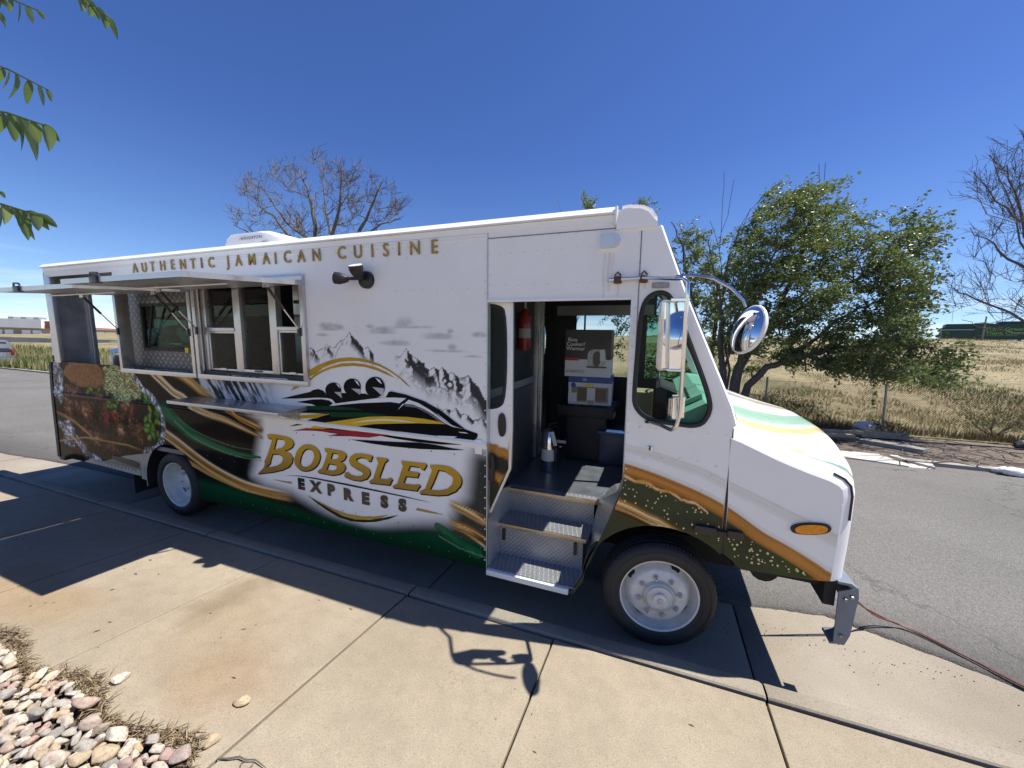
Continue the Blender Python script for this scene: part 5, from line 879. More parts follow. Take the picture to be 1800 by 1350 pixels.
MB().bbox(-4.005, -3.595, .02, .07, 1.832, 1.865, .004).build('sash_rail', 'alum', win2, True)
MB().box(-3.84, -3.74, .012, .022, 1.845, 1.86).build('pull', 'black_plastic', win2)
def awning(x0, x1, zh, yo, zo, nm):
    def pt(x, t, dz): return (x, -.012 + (yo + .012) * t, zh + (zo - zh) * t + dz)
    a = MB().add([pt(x0, 0, 0), pt(x1, 0, 0), pt(x1, 1, 0), pt(x0, 1, 0), pt(x0, 0, .03), pt(x1, 0, .03), pt(x1, 1, .03), pt(x0, 1, .03)], [(0, 1, 2, 3), (7, 6, 5, 4), (0, 4, 5, 1), (1, 5, 6, 2), (2, 6, 7, 3), (3, 7, 4, 0)]).build('awning', 'alum_paint', TK)
    e = .035
    for q in (((x0 - .004, 1 - e / .97), (x1 + .004, 1.008)), ((x0 - .004, 0), (x0 + e, 1 - e)), ((x1 - e, 0), (x1 + .004, 1 - e)), ((x0 + .3, .45), (x0 + .34, .5)), ):
        (xa, ta), (xb, tb) = q
        MB().add([pt(xa, ta, -.006), pt(xb, ta, -.006), pt(xb, tb, -.006), pt(xa, tb, -.006), pt(xa, ta, .034), pt(xb, ta, .034), pt(xb, tb, .034), pt(xa, tb, .034)], [(3, 2, 1, 0), (4, 5, 6, 7), (0, 1, 5, 4), (1, 2, 6, 5), (2, 3, 7, 6), (3, 0, 4, 7)]).build('edge_rail', 'alum', a)
    xm = x0 + (x1 - x0) * .32
    MB().bbox(xm - .05, xm + .05, yo - .022, yo + .02, zo - .012, zo + .04, .004).tube([(xm - .045, yo - .012, zo + .04), (xm - .04, yo - .012, zo + .066), (xm + .05, yo - .012, zo + .062), (xm + .07, yo - .012, zo + .045)], .008, 6).build('latch_handle', 'black_plastic', a, True)
    for x in (x0 + .05, x1 - .05):
        t = .34; p_ = Vector(pt(x, t, -.02)); q_ = Vector((x, -.03, zh - .42)); mid = q_.lerp(p_, .5)
        s = MB().tube([q_, mid], .0065, 8).build('gas_strut', 'chrome', a, True); MB().tube([mid, p_], .0125, 8).build('cylinder', 'black_plastic', s, True)
        MB().prism([(p_.x - .035, p_.z - .02), (p_.x + .035, p_.z - .02), (p_.x + .03, p_.z + .02), (p_.x - .03, p_.z + .02)], p_.y - .006, p_.y + .006).build('bracket', 'alum', s); MB().bbox(x - .015, x + .015, -.05, -.03, q_.z - .05, q_.z + .03, .003).build('bracket', 'dark_steel', s)
    MB().tube([pt(x0 + .06, .62, -.03), pt(x1 - .06, .66, -.03)], .008, 6).build('pull_rod', 'alum', a, True)
    tag(a, nm); return a
awning(-6.10, -4.70, 2.665, -.90, 2.612, 'awning over the rear window'); awning(-4.655, -3.09, 2.685, -.98, 2.632, 'awning over the service window')
lp = MB().box(-6.42, -5.93, .15, .17, 1.72, 2.80).box(-5.05, -4.75, .15, .17, 1.72, 2.80).box(-5.93, -5.05, .15, .17, 1.72, 2.03).box(-5.93, -5.05, .15, .17, 2.55, 2.80).build('plate_liner', 'diamond_pale', win1)
frame_ring('inner_window_frame', -5.95, -5.03, 2.005, 2.57, .035, .14, .18, 'black_rubber', lp)
MB().box(-5.92, -5.06, .165, .169, 2.03, 2.55).build('inner_pane', 'glass_green', lp)
MB().tube([(-5.82, .135, 2.06), (-5.60, .10, 2.54)], .012, 6).build('gas_strut', 'black_plastic', lp)
MB().bbox(-5.12, -5.06, .12, .15, 2.0, 2.06, .006).build('latch', 'print_yellow', lp)
MB().box(-6.9, -5.4, .25, .95, 2.08, 2.10).build('shelf', 'stainless', TK)
# rear edge binding
MB().prism([(-7.99, .44), (-7.925, .44), (-7.87, 1.3), (-7.80, 1.80), (-7.86, 1.80), (-7.935, 1.3)], -.008, .04).build('edge_binding', 'black_rubber', TK)
# counter shelf
cs_ = MB().bbox(-4.72, -3.135, -.315, -.005, 1.508, 1.54, .004).build('counter_shelf', 'stainless', TK, True)
for x in (-4.6, -3.93, -3.25): MB().prism([(-.005, 1.508), (-.26, 1.508), (-.005, 1.40)], x, x + .012, 'x').build('shelf_bracket', 'stainless', cs_)
# flood light
fl = MB().lathe([(0, -.045), (.06, -.045), (.072, -.032), (.074, 0)], 24, (-2.365, 0, 2.70)).build('flood_light', 'black_plastic', TK, True)
def lamp_head(c, d, r, l):
    c, d = Vector(c), Vector(d).normalized(); h = MB().tube([c - d * .03, c, c + d * l * .5, c + d * l], [r * .45, r * .75, r, r], 18).build('lamp_head', 'black_plastic', fl, True); MB().tube([c + d * (l * .97), c + d * (l + .004)], r * .93, 18).build('lens', 'print_white', h)
lamp_head((-2.37, -.11, 2.735), (.03, -.35, 1), .058, .07); lamp_head((-2.50, -.12, 2.70), (-1, -.35, .1), .05, .08)
MB().tube([(-2.365, -.05, 2.71), (-2.37, -.11, 2.73)], .018, 8).tube([(-2.38, -.05, 2.71), (-2.5, -.12, 2.70)], .014, 8).build('knuckle', 'black_plastic', fl, True)

# ---- cab side
arch = [(.10 + .545 * math.cos(a), .41 + .545 * math.sin(a)) for a in np.linspace(math.radians(178), math.radians(50.3), 26)]
OUT = [(-1.239, 2.996), (-1.239, 2.508), (-.2, 2.508), (-.2, 1.18), (-.235, 1.06), (-.31, .86), (-.416, .544), (-.50, .36), (-.56, .285), (-.52, .285), (-.455, .40)] + arch + [(.447, 1.1), (.451, 1.49), (.456, 1.69), (.42, 1.805), (.114, 2.50), (-.058, 2.945), (-.06, 2.952), (-.32, 2.952), (-.32, 2.996)]
cw = chaikin([(-.01, 2.555), (.062, 2.51), (.2, 2.18), (.327, 1.865), (.328, 1.76), (.27, 1.665), (.1, 1.672), (-.06, 1.685), (-.155, 1.77), (-.161, 1.9), (-.152, 2.2), (-.143, 2.44), (-.095, 2.53)], 2)
V, F = cdt(OUT, [cw], .009)
mb = MB().add([(a, 0, b) for a, b in V], F); CAB = mb.build('cab_side', 'wrap', TK); set_col(CAB.data, paint_cab(V)); tag(CAB, 'white cab side with brown and gold brush bands above an olive fender')
for p_ in CAB.data.polygons: p_.use_smooth = True
cen = np.mean(cw, 0)
def scalep(p, s): return [tuple(cen + (np.array(q) - cen) * s) for q in p]
def inset(p, d):
    n = len(p); o = []
    for i in range(n):
        a, b, c = np.array(p[i - 1]), np.array(p[i]), np.array(p[(i + 1) % n]); t = (c - a) / (np.linalg.norm(c - a) + 1e-9); nrm = np.array((-t[1], t[0]))
        if (cen - b) @ nrm < 0: nrm = -nrm
        o.append(tuple(b + nrm * d))
    return o
gi = inset(cw, .026); n = len(cw); go = inset(cw, -.004)
V = [(a, -.003, b) for a, b in go] + [(a, -.016, b) for a, b in inset(cw, .006)] + [(a, -.013, b) for a, b in inset(cw, .02)] + [(a, .012, b) for a, b in gi]
MB().add(V, [(k * n + i, k * n + (i + 1) % n, (k + 1) * n + (i + 1) % n, (k + 1) * n + i) for k in range(3) for i in range(n)]).build('window_gasket', 'black_rubber', CAB, True)
Vg, Fg = cdt(gi, [], None); MB().add([(a, .008, b) for a, b in Vg], Fg).build('cab_window', 'glass_green', CAB)
# header details
MB().box(-1.239, -.2, -.012, .03, 2.496, 2.510).build('door_header_lip', 'white_paint', CAB)
MB().box(-1.238, -.062, -.004, -.0008, 2.955, 2.961).box(-.158, -.152, -.003, -.0008, 2.0, 2.93).build('panel_seam', 'print_grey', CAB)
pts = [(x, 2.948) for x in np.arange(-1.2, -.1, .125)] + [(x, 2.84 + .02 * (x + 1.2)) for x in np.arange(-1.15, -.25, .095)] + [(x, 2.615) for x in np.arange(-1.2, -.3, .105)] + [(-1.222, z) for z in np.arange(2.55, 2.93, .07)] + [(-.178, z) for z in np.arange(1.25, 2.5, .085)] + [(-.165, z) for z in np.arange(2.55, 2.93, .09)] + [(x, 1.43 + .02 * math.sin(x * 9)) for x in np.arange(-.06, .4, .11)] + [(x, 1.635) for x in np.arange(-.1, .44, .105)] + [(.36 - .05 * k, 1.36 - .11 * k) for k in range(2)]
rivets('rivets', pts, CAB, r=.0072)
fl_ = MB(); rr = random.Random(3); k = 0
c1x = [p[0] for p in TR['c1'][:-1] + TR['c1b'][1:]]; c1z = [p[1] for p in TR['c1'][:-1] + TR['c1b'][1:]]
HF = MB()
while k < 330:
    x = rr.uniform(-.3, 1.0); t = np.interp(x, c1x, c1z) - .06; z = t - abs(rr.gauss(0, .16)); r = rr.uniform(.003, .0085) * (1.1 if x > .45 else 1)
    if x < .45 and (math.hypot(x - .1, z - .41) < .565 or k % 3): k += 1; continue
    if x < -.19: k += 1; continue
    if x > .46 and (z < .80 + max(0, .56 - x) * .5 or z < .775): k += 1; continue
    if .43 < x < .475: continue
    tgt = fl_ if x < .45 else HF; ph = rr.random() * 6
    tgt.add([(x + r * rr.uniform(.6, 1.2) * math.cos(a + ph), -.0025, z + r * rr.uniform(.7, 1.3) * math.sin(a + ph)) for a in np.linspace(0, 2 * math.pi, 6, endpoint=False)], [tuple(range(6))]); k += 1
FLK = M('gold_fleck_print', (.66, .56, .28), .3, var=.2, scale=20)
tag(fl_.build('gold_flecks', FLK, CAB), kind='stuff')
lk = MB().lathe([(0, -.012), (.012, -.012), (.018, -.008), (.02, 0)], 16, (-.029, 0, 1.50)).build('door_lock', 'chrome', CAB, True); MB().box(-.035, -.023, -.0135, -.0122, 1.488, 1.512).build('keyhole', 'print_black', lk)
vp = [(-.425, 2.82), (-.425, 2.938)] + [(-.325 + .058 * math.cos(a), 2.878 + .06 * math.sin(a)) for a in np.linspace(math.pi / 2, -math.pi / 2, 10)]
MB().prism(vp, -.012, 0).build('marker_plate', 'white_paint', CAB); MB().prism([(-.412, 2.832), (-.412, 2.926)] + [(-.33 + .045 * math.cos(a), 2.878 + .047 * math.sin(a)) for a in np.linspace(math.pi / 2, -math.pi / 2, 10)], -.026, -.012).build('marker_cover', 'alum_paint', CAB)
# A pillar and windscreen
pil = [(.456, 1.69), (.42, 1.805), (.114, 2.50), (-.06, 2.945)]
mb = MB(); V = []
for x, z in pil: V += [(x, 0, z), (x + .018, .004, z + .012), (x + .03, .04, z + .016), (x + .012, .10, z), (x - .04, .1, z - .02)]
mb.add(V, [(i * 5 + j, (i + 1) * 5 + j, (i + 1) * 5 + j + 1, i * 5 + j + 1) for i in range(3) for j in range(4)]); mb.build('windscreen_pillar', 'white_paint', TK, True); mb = MB()
V = [(x, WID - y, z) for x, y, z in V]; mb.add(V, [(i * 5 + j, (i + 1) * 5 + j, (i + 1) * 5 + j + 1, i * 5 + j + 1) for i in range(3) for j in range(4)])
mb.build('windscreen_pillar', 'white_paint', TK, True)
def ws(t, y, o=0): a, b = np.array((.445, 1.745)), np.array((-.045, 2.92)); p_ = a + (b - a) * t; return (p_[0] + .004 + o * .92 + .035 * (1 - ((y - 1.21) / 1.21) ** 2), y, p_[1] + .01 + o * .38)
ys_ = np.linspace(.09, 2.33, 13)
mb = MB().add([ws(t, y) for t in (0, .24, .47, .70) for y in ys_], [(i * 13 + j, i * 13 + j + 1, (i + 1) * 13 + j + 1, (i + 1) * 13 + j) for i in range(3) for j in range(12)])
wso = mb.build('windscreen', 'glass_clear', TK, True)
loop = [ws(t, .075, .005) for t in np.linspace(-.02, .96, 6)] + [ws(.70, y, .005) for y in ys_] + [ws(t, 2.345, .005) for t in np.linspace(.70, -.02, 6)] + [ws(-.02, y, .005) for y in ys_[::-1]]
MB().tube(loop + loop[:1], .018, 8, False).build('windscreen_gasket', 'black_rubber', wso, True)
MB().tube([ws(t, 1.21, .004) for t in (0, .35, .70)], .022, 8).build('centre_post', 'black_rubber', wso, True)
MB().add([ws(.70, y, -.0) for y in ys_] + [(-.07, y, 2.965) for y in ys_], [(j, j + 1, 14 + j, 13 + j) for j in range(12)]).build('forehead', 'white_paint', TK)
MB().tube([(.48, .35, 1.72), (.40, .75, 2.0), (.33, .9, 2.18)], .008, 6).build('wiper', 'black_plastic', wso, True)
# ---- sliding door
sd_ = [(-1.42, 2.498), (-1.078, 2.498), (-1.07, 1.5), (-1.08, 1.19), (-1.262, .76), (-1.42, .76)]
wn = chaikin([(-1.40, 2.49), (-1.16, 2.488), (-1.10, 2.41), (-1.097, 1.75), (-1.175, 1.66), (-1.40, 1.662)], 2)
V, F = cdt(sd_, [wn], .02); SD = MB().add([(a, .05, b) for a, b in V], F).build('sliding_door', 'wrap', TK); set_col(SD.data, paint_slide(V))
wi = inset(wn, .0) ; cen = np.mean(wn, 0); wi = inset(wn, .03); n = len(wn)
MB().add([(a, .048, b) for a, b in wn] + [(a, .038, b) for a, b in inset(wn, .01)] + [(a, .055, b) for a, b in wi], [(k * n + i, k * n + (i + 1) % n, (k + 1) * n + (i + 1) % n, (k + 1) * n + i) for k in range(2) for i in range(n)]).build('window_gasket', 'black_rubber', SD, True)
Vg, Fg = cdt(wi, [], None); MB().add([(a, .054, b) for a, b in Vg], Fg).build('door_window', 'glass_green', SD)
MB().add([(x, y, z) for (x, z), (x2, z2) in zip(sd_[1:5], sd_[2:6]) for x, y, z in ()] or [(-1.078, .05, 2.498), (-1.07, .05, 1.5), (-1.08, .05, 1.19), (-1.262, .05, .76), (-1.060, .06, 2.498), (-1.052, .06, 1.5), (-1.062, .06, 1.187), (-1.25, .06, .75), (-1.06, .085, 2.498), (-1.052, .085, 1.5), (-1.062, .085, 1.187), (-1.25, .085, .75)], [(k * 4 + i, k * 4 + i + 1, (k + 1) * 4 + i + 1, (k + 1) * 4 + i) for k in range(2) for i in range(3)]).build('door_edge', 'alum_paint', SD, True)
MB().prism(chaikin([(-1.17, 1.64), (-1.105, 1.64), (-1.10, 1.455), (-1.165, 1.45)], 2), .035, .052).build('door_handle', 'black_plastic', SD, True)
MB().tube([(-1.215, .03, 1.30), (-1.20, .02, 1.22), (-1.215, .03, 1.08)], .02, 8).build('door_seal', 'black_rubber', SD, True)
rivets('rivets', [(-1.085, z) for z in np.arange(1.7, 2.45, .13)] + [(-1.2 + .05 * k, 1.62) for k in range(0)], SD, y=.049)
# ---- steps
stp = MB().box(-1.236, -.5, .0, .26, .33, .34).box(-1.236, -.5, .245, .255, .34, .60).box(-1.236, -.46, .245, .52, .608, .62).box(-1.236, -.46, .51, .52, .62, .835).box(-1.236, -.44, .48, .56, .838, .852).build('entry_steps', 'diamond', TK)
for z, y, x1 in ((.62, .245, -.47), (.852, .48, -.445)): MB().bbox(-1.236, x1, y - .022, y + .004, z - .03, z + .004, .003).build('step_nosing', M('worn_nosing', (.4, .34, .27), .35, .9, var=.2), stp, True)
for x in (-1.19, -.56): MB().bbox(x - .012, x + .012, .225, .245, .47, .57, .003).build('step_hook', 'black_plastic', stp)
MB().bbox(-1.24, -.555, -.025, .01, .285, .33, .004).build('sill_trim', 'white_paint', stp, True)
MB().add([(-1.234, 0, .33), (-1.234, .52, .33), (-1.234, .52, .86), (-1.234, .30, .90), (-1.234, 0, .76)], [(0, 1, 2, 3, 4)]).build('well_panel', 'alum_paint', stp)
MB().add([(-.555, .002, .29), (-.40, .002, .57), (-.205, .002, 1.17), (-.42, .5, .86), (-.46, .52, .62), (-.5, .26, .34)], [(0, 1, 2, 3, 4, 5)]).build('well_side_panel', 'stainless', stp)
led = MB().add([(-.42, .5, .862), (-.205, .01, 1.10), (.1, .01, 1.12), (.1, .6, 1.12), (-.30, .6, .98), (-.40, .56, .9)], [(0, 1, 4, 5), (1, 2, 3, 4)]).build('wheel_box', 'diamond', TK)
MB().add([(-.26, .12, 1.06), (-.13, .12, 1.45), (-.03, .45, 1.45), (-.16, .47, 1.05)], [(0, 1, 2, 3)]).add([(-.26, .12, 1.06), (-.13, .12, 1.45), (.1, .02, 1.48), (.1, .02, 1.0)], [(0, 1, 2, 3)]).build('kick_panel', M('tan_panel', (.32, .30, .24), .6, var=.15), TK)
# ---- hood
PR = [(.462, 1.672), (.53, 1.648), (.60, 1.617), (.74, 1.556), (.88, 1.505), (1.0, 1.468), (1.06, 1.438), (1.098, 1.395), (1.112, 1.33), (1.112, 1.18), (1.108, 1.0), (1.10, .79)]
vy = [0, .008, .022, .045, .08, .16, .3, .5, .75, 1.0, 1.21]; vy = vy + [WID - y for y in vy[::-1][1:]]
def drop(y): y = min(y, WID - y); return .055 * max(0, 1 - y / .075) ** 2.2
nrm_ = []
for i in range(len(PR)):
    a, b = np.array(PR[max(0, i - 1)]), np.array(PR[min(len(PR) - 1, i + 1)]); t = (b - a) / np.linalg.norm(b - a); nrm_.append((-t[1], t[0]))
def hp(i, y):
    (x, z), (nx_, nz_) = PR[i], nrm_[i]; q = abs((y - 1.21) / 1.21); d = drop(y); cw_ = (1 - q ** 2.2); topn = max(0, nz_)
    return (x - nx_ * d + (x - .46) * .24 * (1 - q ** 3), y, z - nz_ * d + .135 * cw_ * (.35 + .65 * topn) * (1 if i < 9 else max(0, 1 - (i - 8) / 3)))
# refine the profile for smooth paint
NS = 60
def hp2(s, y):
    f = s * (len(PR) - 1); i = min(len(PR) - 2, int(f)); t = f - i; a, b = np.array(hp(i, y)), np.array(hp(i + 1, y)); return a + (b - a) * t
vyd = sorted(set(list(np.round(np.linspace(0, .08, 9), 4)) + list(np.round(np.arange(.08, WID - .08, .02), 4)) + list(np.round(np.linspace(WID - .08, WID, 9), 4))))
HV = np.array([hp2(k / NS, y) for k in range(NS + 1) for y in vyd]); m_ = len(vyd)
HFc = [(i * m_ + j, (i + 1) * m_ + j, (i + 1) * m_ + j + 1, i * m_ + j + 1) for i in range(NS) for j in range(m_ - 1)]
hood = MB().add(HV, HFc).build('hood', 'wrap', TK, True)
def paint_hood(V):
    x, y, z = V[:, 0], V[:, 1], V[:, 2]; g = np.stack([x, y], 1); rgb = np.ones((len(V), 3)) * np.array((.78, .785, .79))
    def b(path, h0, h1, cols, seed, amt=1.):
        d, t = sdist(path, g, False, True); hw = h0 + (h1 - h0) * t; q = d / hw; m = (1 - smooth01(q, .65, 1.0)) * amt; st = fbm(t * 5, d * 70 + t * 9, 3, seed); v = np.clip(q * .6 + (st - .35), 0, 1); xs = np.linspace(0, 1, len(cols)); c = np.stack([np.interp(v, xs, [k[i] for k in cols]) for i in range(3)], 1); m = m * .78; return rgb * (1 - m[:, None]) + c * m[:, None]
    rgb = b([(.5, .42), (.75, .56), (1.0, .80), (1.2, 1.1)], .16, .10, [(.07, .25, .14), (.13, .32, .2), (.42, .5, .4)], 3)
    rgb = b([(.56, .22), (.75, .33), (.98, .52), (1.2, .82)], .07, .05, [(.62, .36, .06), (.55, .28, .05), (.7, .6, .4)], 5)
    rgb = b([(.5, 1.05), (.8, 1.2), (1.1, 1.45)], .12, .1, [(.24, .2, .09), (.4, .34, .2), (.6, .56, .45)], 6)
    rgb = b([(.55, .12), (.72, .15), (.85, .2)], .03, .02, [(.62, .5, .3), (.7, .62, .5)], 7, .7)
    rgb = b([(.80, .105), (.87, .115)], .028, .02, [(.6, .33, .05), (.6, .33, .05)], 8)
    rgb = b([(.88, .09), (1.0, .10), (1.12, .13)], .012, .035, [(.02, .14, .07), (.03, .12, .07)], 9)
    rgb = b([(.86, .13), (1.0, .2), (1.15, .32)], .012, .008, [(.55, .33, .1), (.6, .45, .25)], 10)
    return rgb
set_col(hood.data, paint_hood(HV))
side_top = [tuple(hp2(k / NS, 0.)[[0, 2]]) for k in range(NS + 1)]
HO = [(.463, .84)] + [(.463, 1.2)] + side_top + [(1.0, .782), (.80, .768), (.60, .757), (.555, .765), (.52, .80)]
V, F = cdt(HO, [], .009); hs = MB().add([(a, 0, b) for a, b in V], F).build('fender_side', 'wrap', hood); set_col(hs.data, paint_cab(V)); hs.data.polygons.foreach_set('use_smooth', [True] * len(hs.data.polygons))
MB().add([(a, WID, b) for a, b in V], F).build('fender_side', 'white_paint', hood)
tag(HF.build('gold_flecks', FLK, hood), kind='stuff')
MB().add([(.462, 0.03, .8), (.462, 2.39, .8), (.462, 2.39, 1.7), (.462, 1.21, 1.80), (.462, .03, 1.65)], [(0, 1, 2, 3, 4)]).build('firewall', 'underbody', TK)
MB().box(.449, .463, .004, .02, .84, 1.68).build('hood_gap', 'black_rubber', TK)
mk = MB().prism(chaikin([(.812, 1.052), (1.012, 1.09), (1.015, 1.165), (.815, 1.127)], 3), -.014, .0).build('marker_light', 'black_rubber', hood, True)
cen = np.array((.914, 1.108)); MB().prism(scalep(chaikin([(.812, 1.052), (1.012, 1.09), (1.015, 1.165), (.815, 1.127)], 3), .80), -.022, -.012).build('lens', 'amber', mk, True)
for x0, x1 in ((.275, .41), (.47, .565)): MB().bbox(x0, x1, -.035, .0, .965, 1.02, .012).build('hood_latch', 'black_plastic', hood, True)
MB().bbox(.38, .50, -.028, -.006, .982, 1.004, .006).build('latch_strap', 'black_rubber', hood, True)
# front face: trim, grille, lamps
fr = [hp(i, y) for i in (7, 8, 9, 10, 11) for y in (.03,)]
MB().tube([(hp(i, .03)[0] + .004, .03, hp(i, .03)[2]) for i in range(5, 10)], .0075, 8).build('nose_trim', 'black_rubber', hood, True)
for k in range(6): z = .98 + k * .055; MB().box(1.20, 1.262, .75, 1.67, z, z + .03).build('grille_bar', 'dark_steel', hood)
for s in (0, 1):
    y = .3 if s == 0 else WID - .3; b_ = MB().bbox(1.11, 1.165, y - .16, y + .16, .92, 1.18, .02).build('headlight', 'chrome', hood, True); MB().bbox(1.16, 1.172, y - .13, y + .13, .95, 1.15, .01).build('lens', 'glass_clear', b_); y2 = .08 if s == 0 else WID - .08
    MB().bbox(1.10, 1.122, y2 - .03, y2 + .05, .93, 1.01, .01).build('turn_signal', 'amber', hood, True); MB().bbox(1.10, 1.12, y2 - .03, y2 + .04, 1.10, 1.18, .008).build('reflector', 'red_lens', hood, True)
# bumper (steel channel)
bp = [(1.085, .800), (1.15, .80), (1.185, .775), (1.19, .74), (1.168, .47), (1.15, .40), (1.08, .385), (1.085, .40), (1.14, .415), (1.155, .47), (1.175, .73), (1.165, .765), (1.14, .785), (1.085, .785)]
bu = MB().prism(bp, .0, .13, 'y').prism([(1.10, .80), (1.15, .80), (1.185, .775), (1.19, .74), (1.182, .62), (1.165, .62), (1.173, .73), (1.16, .77), (1.10, .785)], .131, WID, 'y').build('front_bumper', 'bumper_grey', TK)
MB().prism([(1.095, .395), (1.15, .40), (1.172, .47), (1.19, .73), (1.165, .775), (1.09, .74)], -.006, .004).build('end_plate', 'bumper_grey', bu)
for q_ in ((.9, 1.06, .5, .62, .5, .7), (.9, 1.06, 1.8, 1.92, .5, .7), (1.03, 1.09, .03, .3, .62, .78)): MB().box(*q_).build('bumper_bracket', 'underbody', bu)
for q_ in ((1.125, .70), (1.125, .46), (1.155, .72)): MB().lathe([(0, -.014), (.009, -.014), (.012, -.009), (.012, 0)], 6, (q_[0], -.006, q_[1])).build('bolt', 'galv', bu, True)
MB().cyl((.75, .35, .68), .09, .3, 'y', 14).box(.55, 1.05, .1, .5, .70, .78).build('steering_gear', 'underbody', TK, True)
# ---- mirrors
mr = MB().tube([(-.345, -.03, 2.625), (-.14, -.03, 2.63), (-.02, -.10, 2.615), (.06, -.25, 2.59), (.10, -.29, 2.585), (.122, -.30, 2.56), (.124, -.30, 2.48), (.128, -.28, 2.0), (.128, -.26, 1.80), (.115, -.25, 1.72), (.09, -.22, 1.69), (.03, -.10, 1.685), (-.04, -.02, 1.685)], .0125, 10).build('mirror_arm', 'chrome', TK, True)
for x in (-.29, -.125): MB().bbox(x - .024, x + .024, -.045, .0, 2.60, 2.645, .006).tube([(x - .02, -.03, 2.65), (x, -.03, 2.672), (x + .02, -.03, 2.65)], .006, 6).build('clamp', 'rust', mr, True)
MB().bbox(-.075, .03, -.02, 0, 2.565, 2.60, .005).build('clamp', 'galv', mr, True); MB().bbox(-.07, .0, -.03, 0, 1.675, 1.69, .004).build('clamp', 'black_plastic', mr, True)
def obox(c, R3, hx, hy, hz, r): bmx = bmesh.new(); bmesh.ops.create_cube(bmx, size=1); [setattr(v, 'co', Vector((v.co.x * 2 * hx, v.co.y * 2 * hy, v.co.z * 2 * hz))) for v in bmx.verts]; bmesh.ops.bevel(bmx, geom=list(bmx.edges), offset=r, segments=2, affect='EDGES'); bmx.transform(Matrix.Translation(c) @ R3.to_4x4()); return MB().bm(bmx)
Rm = Matrix.Rotation(R_(40), 3, 'Z')
mh = obox(Vector((.052, -.23, 2.262)), Rm, .085, .022, .205, .012).build('flat_mirror', 'chrome', mr, True)
obox(Vector((.052, -.23, 2.262)) + Rm @ Vector((-.0, -.021, 0)), Rm, .074, .0035, .19, .001).build('mirror_glass', 'mirror_glass', mh)
MB().bbox(.04, .14, -.31, -.24, 2.455, 2.475, .004).bbox(.04, .14, -.29, -.24, 2.055, 2.07, .004).build('bracket', 'chrome', mh)
Rs = Matrix.Rotation(R_(35), 3, 'Z'); ms_ = obox(Vector((.105, -.225, 1.835)), Rs, .052, .025, .075, .022).build('small_mirror', 'chrome', mr, True); obox(Vector((.105, -.225, 1.835)) + Rs @ Vector((0, -.026, 0)), Rs, .042, .003, .063, .001).build('mirror_glass', 'mirror_glass', ms_)
MB().tube([(.06, -.24, 2.60), (.14, -.285, 2.60), (.25, -.30, 2.575), (.34, -.30, 2.52), (.40, -.295, 2.455), (.415, -.29, 2.42)], .0105, 8).build('convex_arm', 'chrome', mr, True)
cdir = Vector((-.90, -.36, .26)).normalized(); cq = cdir.to_track_quat('-Y', 'Z').to_matrix()
cmx = MB().lathe([(.128, .0), (.136, .004), (.138, .012), (.125, .03), (.06, .05), (0, .055)], 36); cmx.v = [tuple(cq @ Vector(v) + Vector((.432, -.28, 2.302))) for v in cmx.v]; cm_ = cmx.build('convex_mirror', 'print_white', mr, True)
cg_ = MB().lathe([(.129, .002), (.1, -.012), (.065, -.021), (.03, -.026), (.0005, -.0275)], 36); cg_.v = [tuple(cq @ Vector(v) + Vector((.432, -.28, 2.302))) for v in cg_.v]; cg_.build('mirror_glass', 'mirror_glass', cm_, True)
# ---- cab and kitchen interior
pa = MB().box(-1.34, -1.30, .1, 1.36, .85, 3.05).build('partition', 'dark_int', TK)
MB().box(-1.298, -1.29, .1, 1.34, .86, 1.72).build('kick_plate', 'diamond_dark', pa)
MB().box(-1.298, -1.285, .1, 1.30, 1.73, 1.80).build('shelf_strip', 'int_grey', pa)
MB().bbox(-1.36, -1.26, 1.37, 1.46, .86, 3.04, .006).bbox(-1.35, -1.24, 1.49, 1.56, .86, 3.04, .006).build('door_post', 'stainless', pa, True)
hd = [(-1.225, 1.51, 2.04), (-1.21, 1.51, 2.08), (-1.21, 1.51, 2.3), (-1.225, 1.51, 2.34)]; MB().tube([(-1.23, 1.50, 2.02), (-1.215, 1.495, 2.06), (-1.215, 1.495, 2.30), (-1.23, 1.50, 2.34)], .01, 6).build('grab_handle', 'chrome', pa, True)
tk_ = MB().lathe([(0, -.0), (.001, 0)], 4).build('tank_mount', 'dark_steel', pa)
tankv = MB(); tankv.tube([(-1.24, .86, 2.10), (-1.24, .86, 2.13), (-1.24, .86, 2.42), (-1.24, .86, 2.47), (-1.24, .86, 2.50)], [.04, .062, .062, .04, .02], 18); tankv.build('suppression_tank', 'red_tank', pa, True)
MB().tube([(-1.24, .86, 2.22), (-1.24, .86, 2.31)], .0635, 18, False).build('tank_label', 'int_grey', pa, True); MB().tube([(-1.24, .86, 2.48), (-1.24, .86, 2.62)], .016, 8).build('tank_valve', 'chrome', pa, True)
MB().box(-7.4, -1.4, 2.0, 2.38, .86, 1.72).build('back_counter', 'dark_steel', TK); MB().box(-6.9, -4.7, 1.5, 2.38, 2.5, 2.98).build('exhaust_hood', 'stainless', TK)
MB().box(-5.2, -4.4, .5, .9, .86, 1.68).box(-4.2, -3.2, .75, 1.05, .86, 1.35).build('prep_table', 'dark_int', TK); MB().box(-4.3, -3.0, .9, 1.25, 2.6, 2.64).build('shelf', 'stainless', TK)
MB().box(-4.72, -4.66, .1, 1.2, .86, 2.9).build('kitchen_divider', 'diamond_dark', TK); MB().box(-3.85, -3.8, 1.9, 2.0, 1.72, 2.5).tube([(-3.9, 1.2, 1.75), (-3.7, 1.25, 2.2), (-3.95, 1.3, 2.35)], .012, 6).build('faucet', 'chrome', TK)
MB().bbox(-4.4, -4.0, 1.2, 1.6, 1.72, 2.25, .01).build('white_cooler', 'card_white', TK)
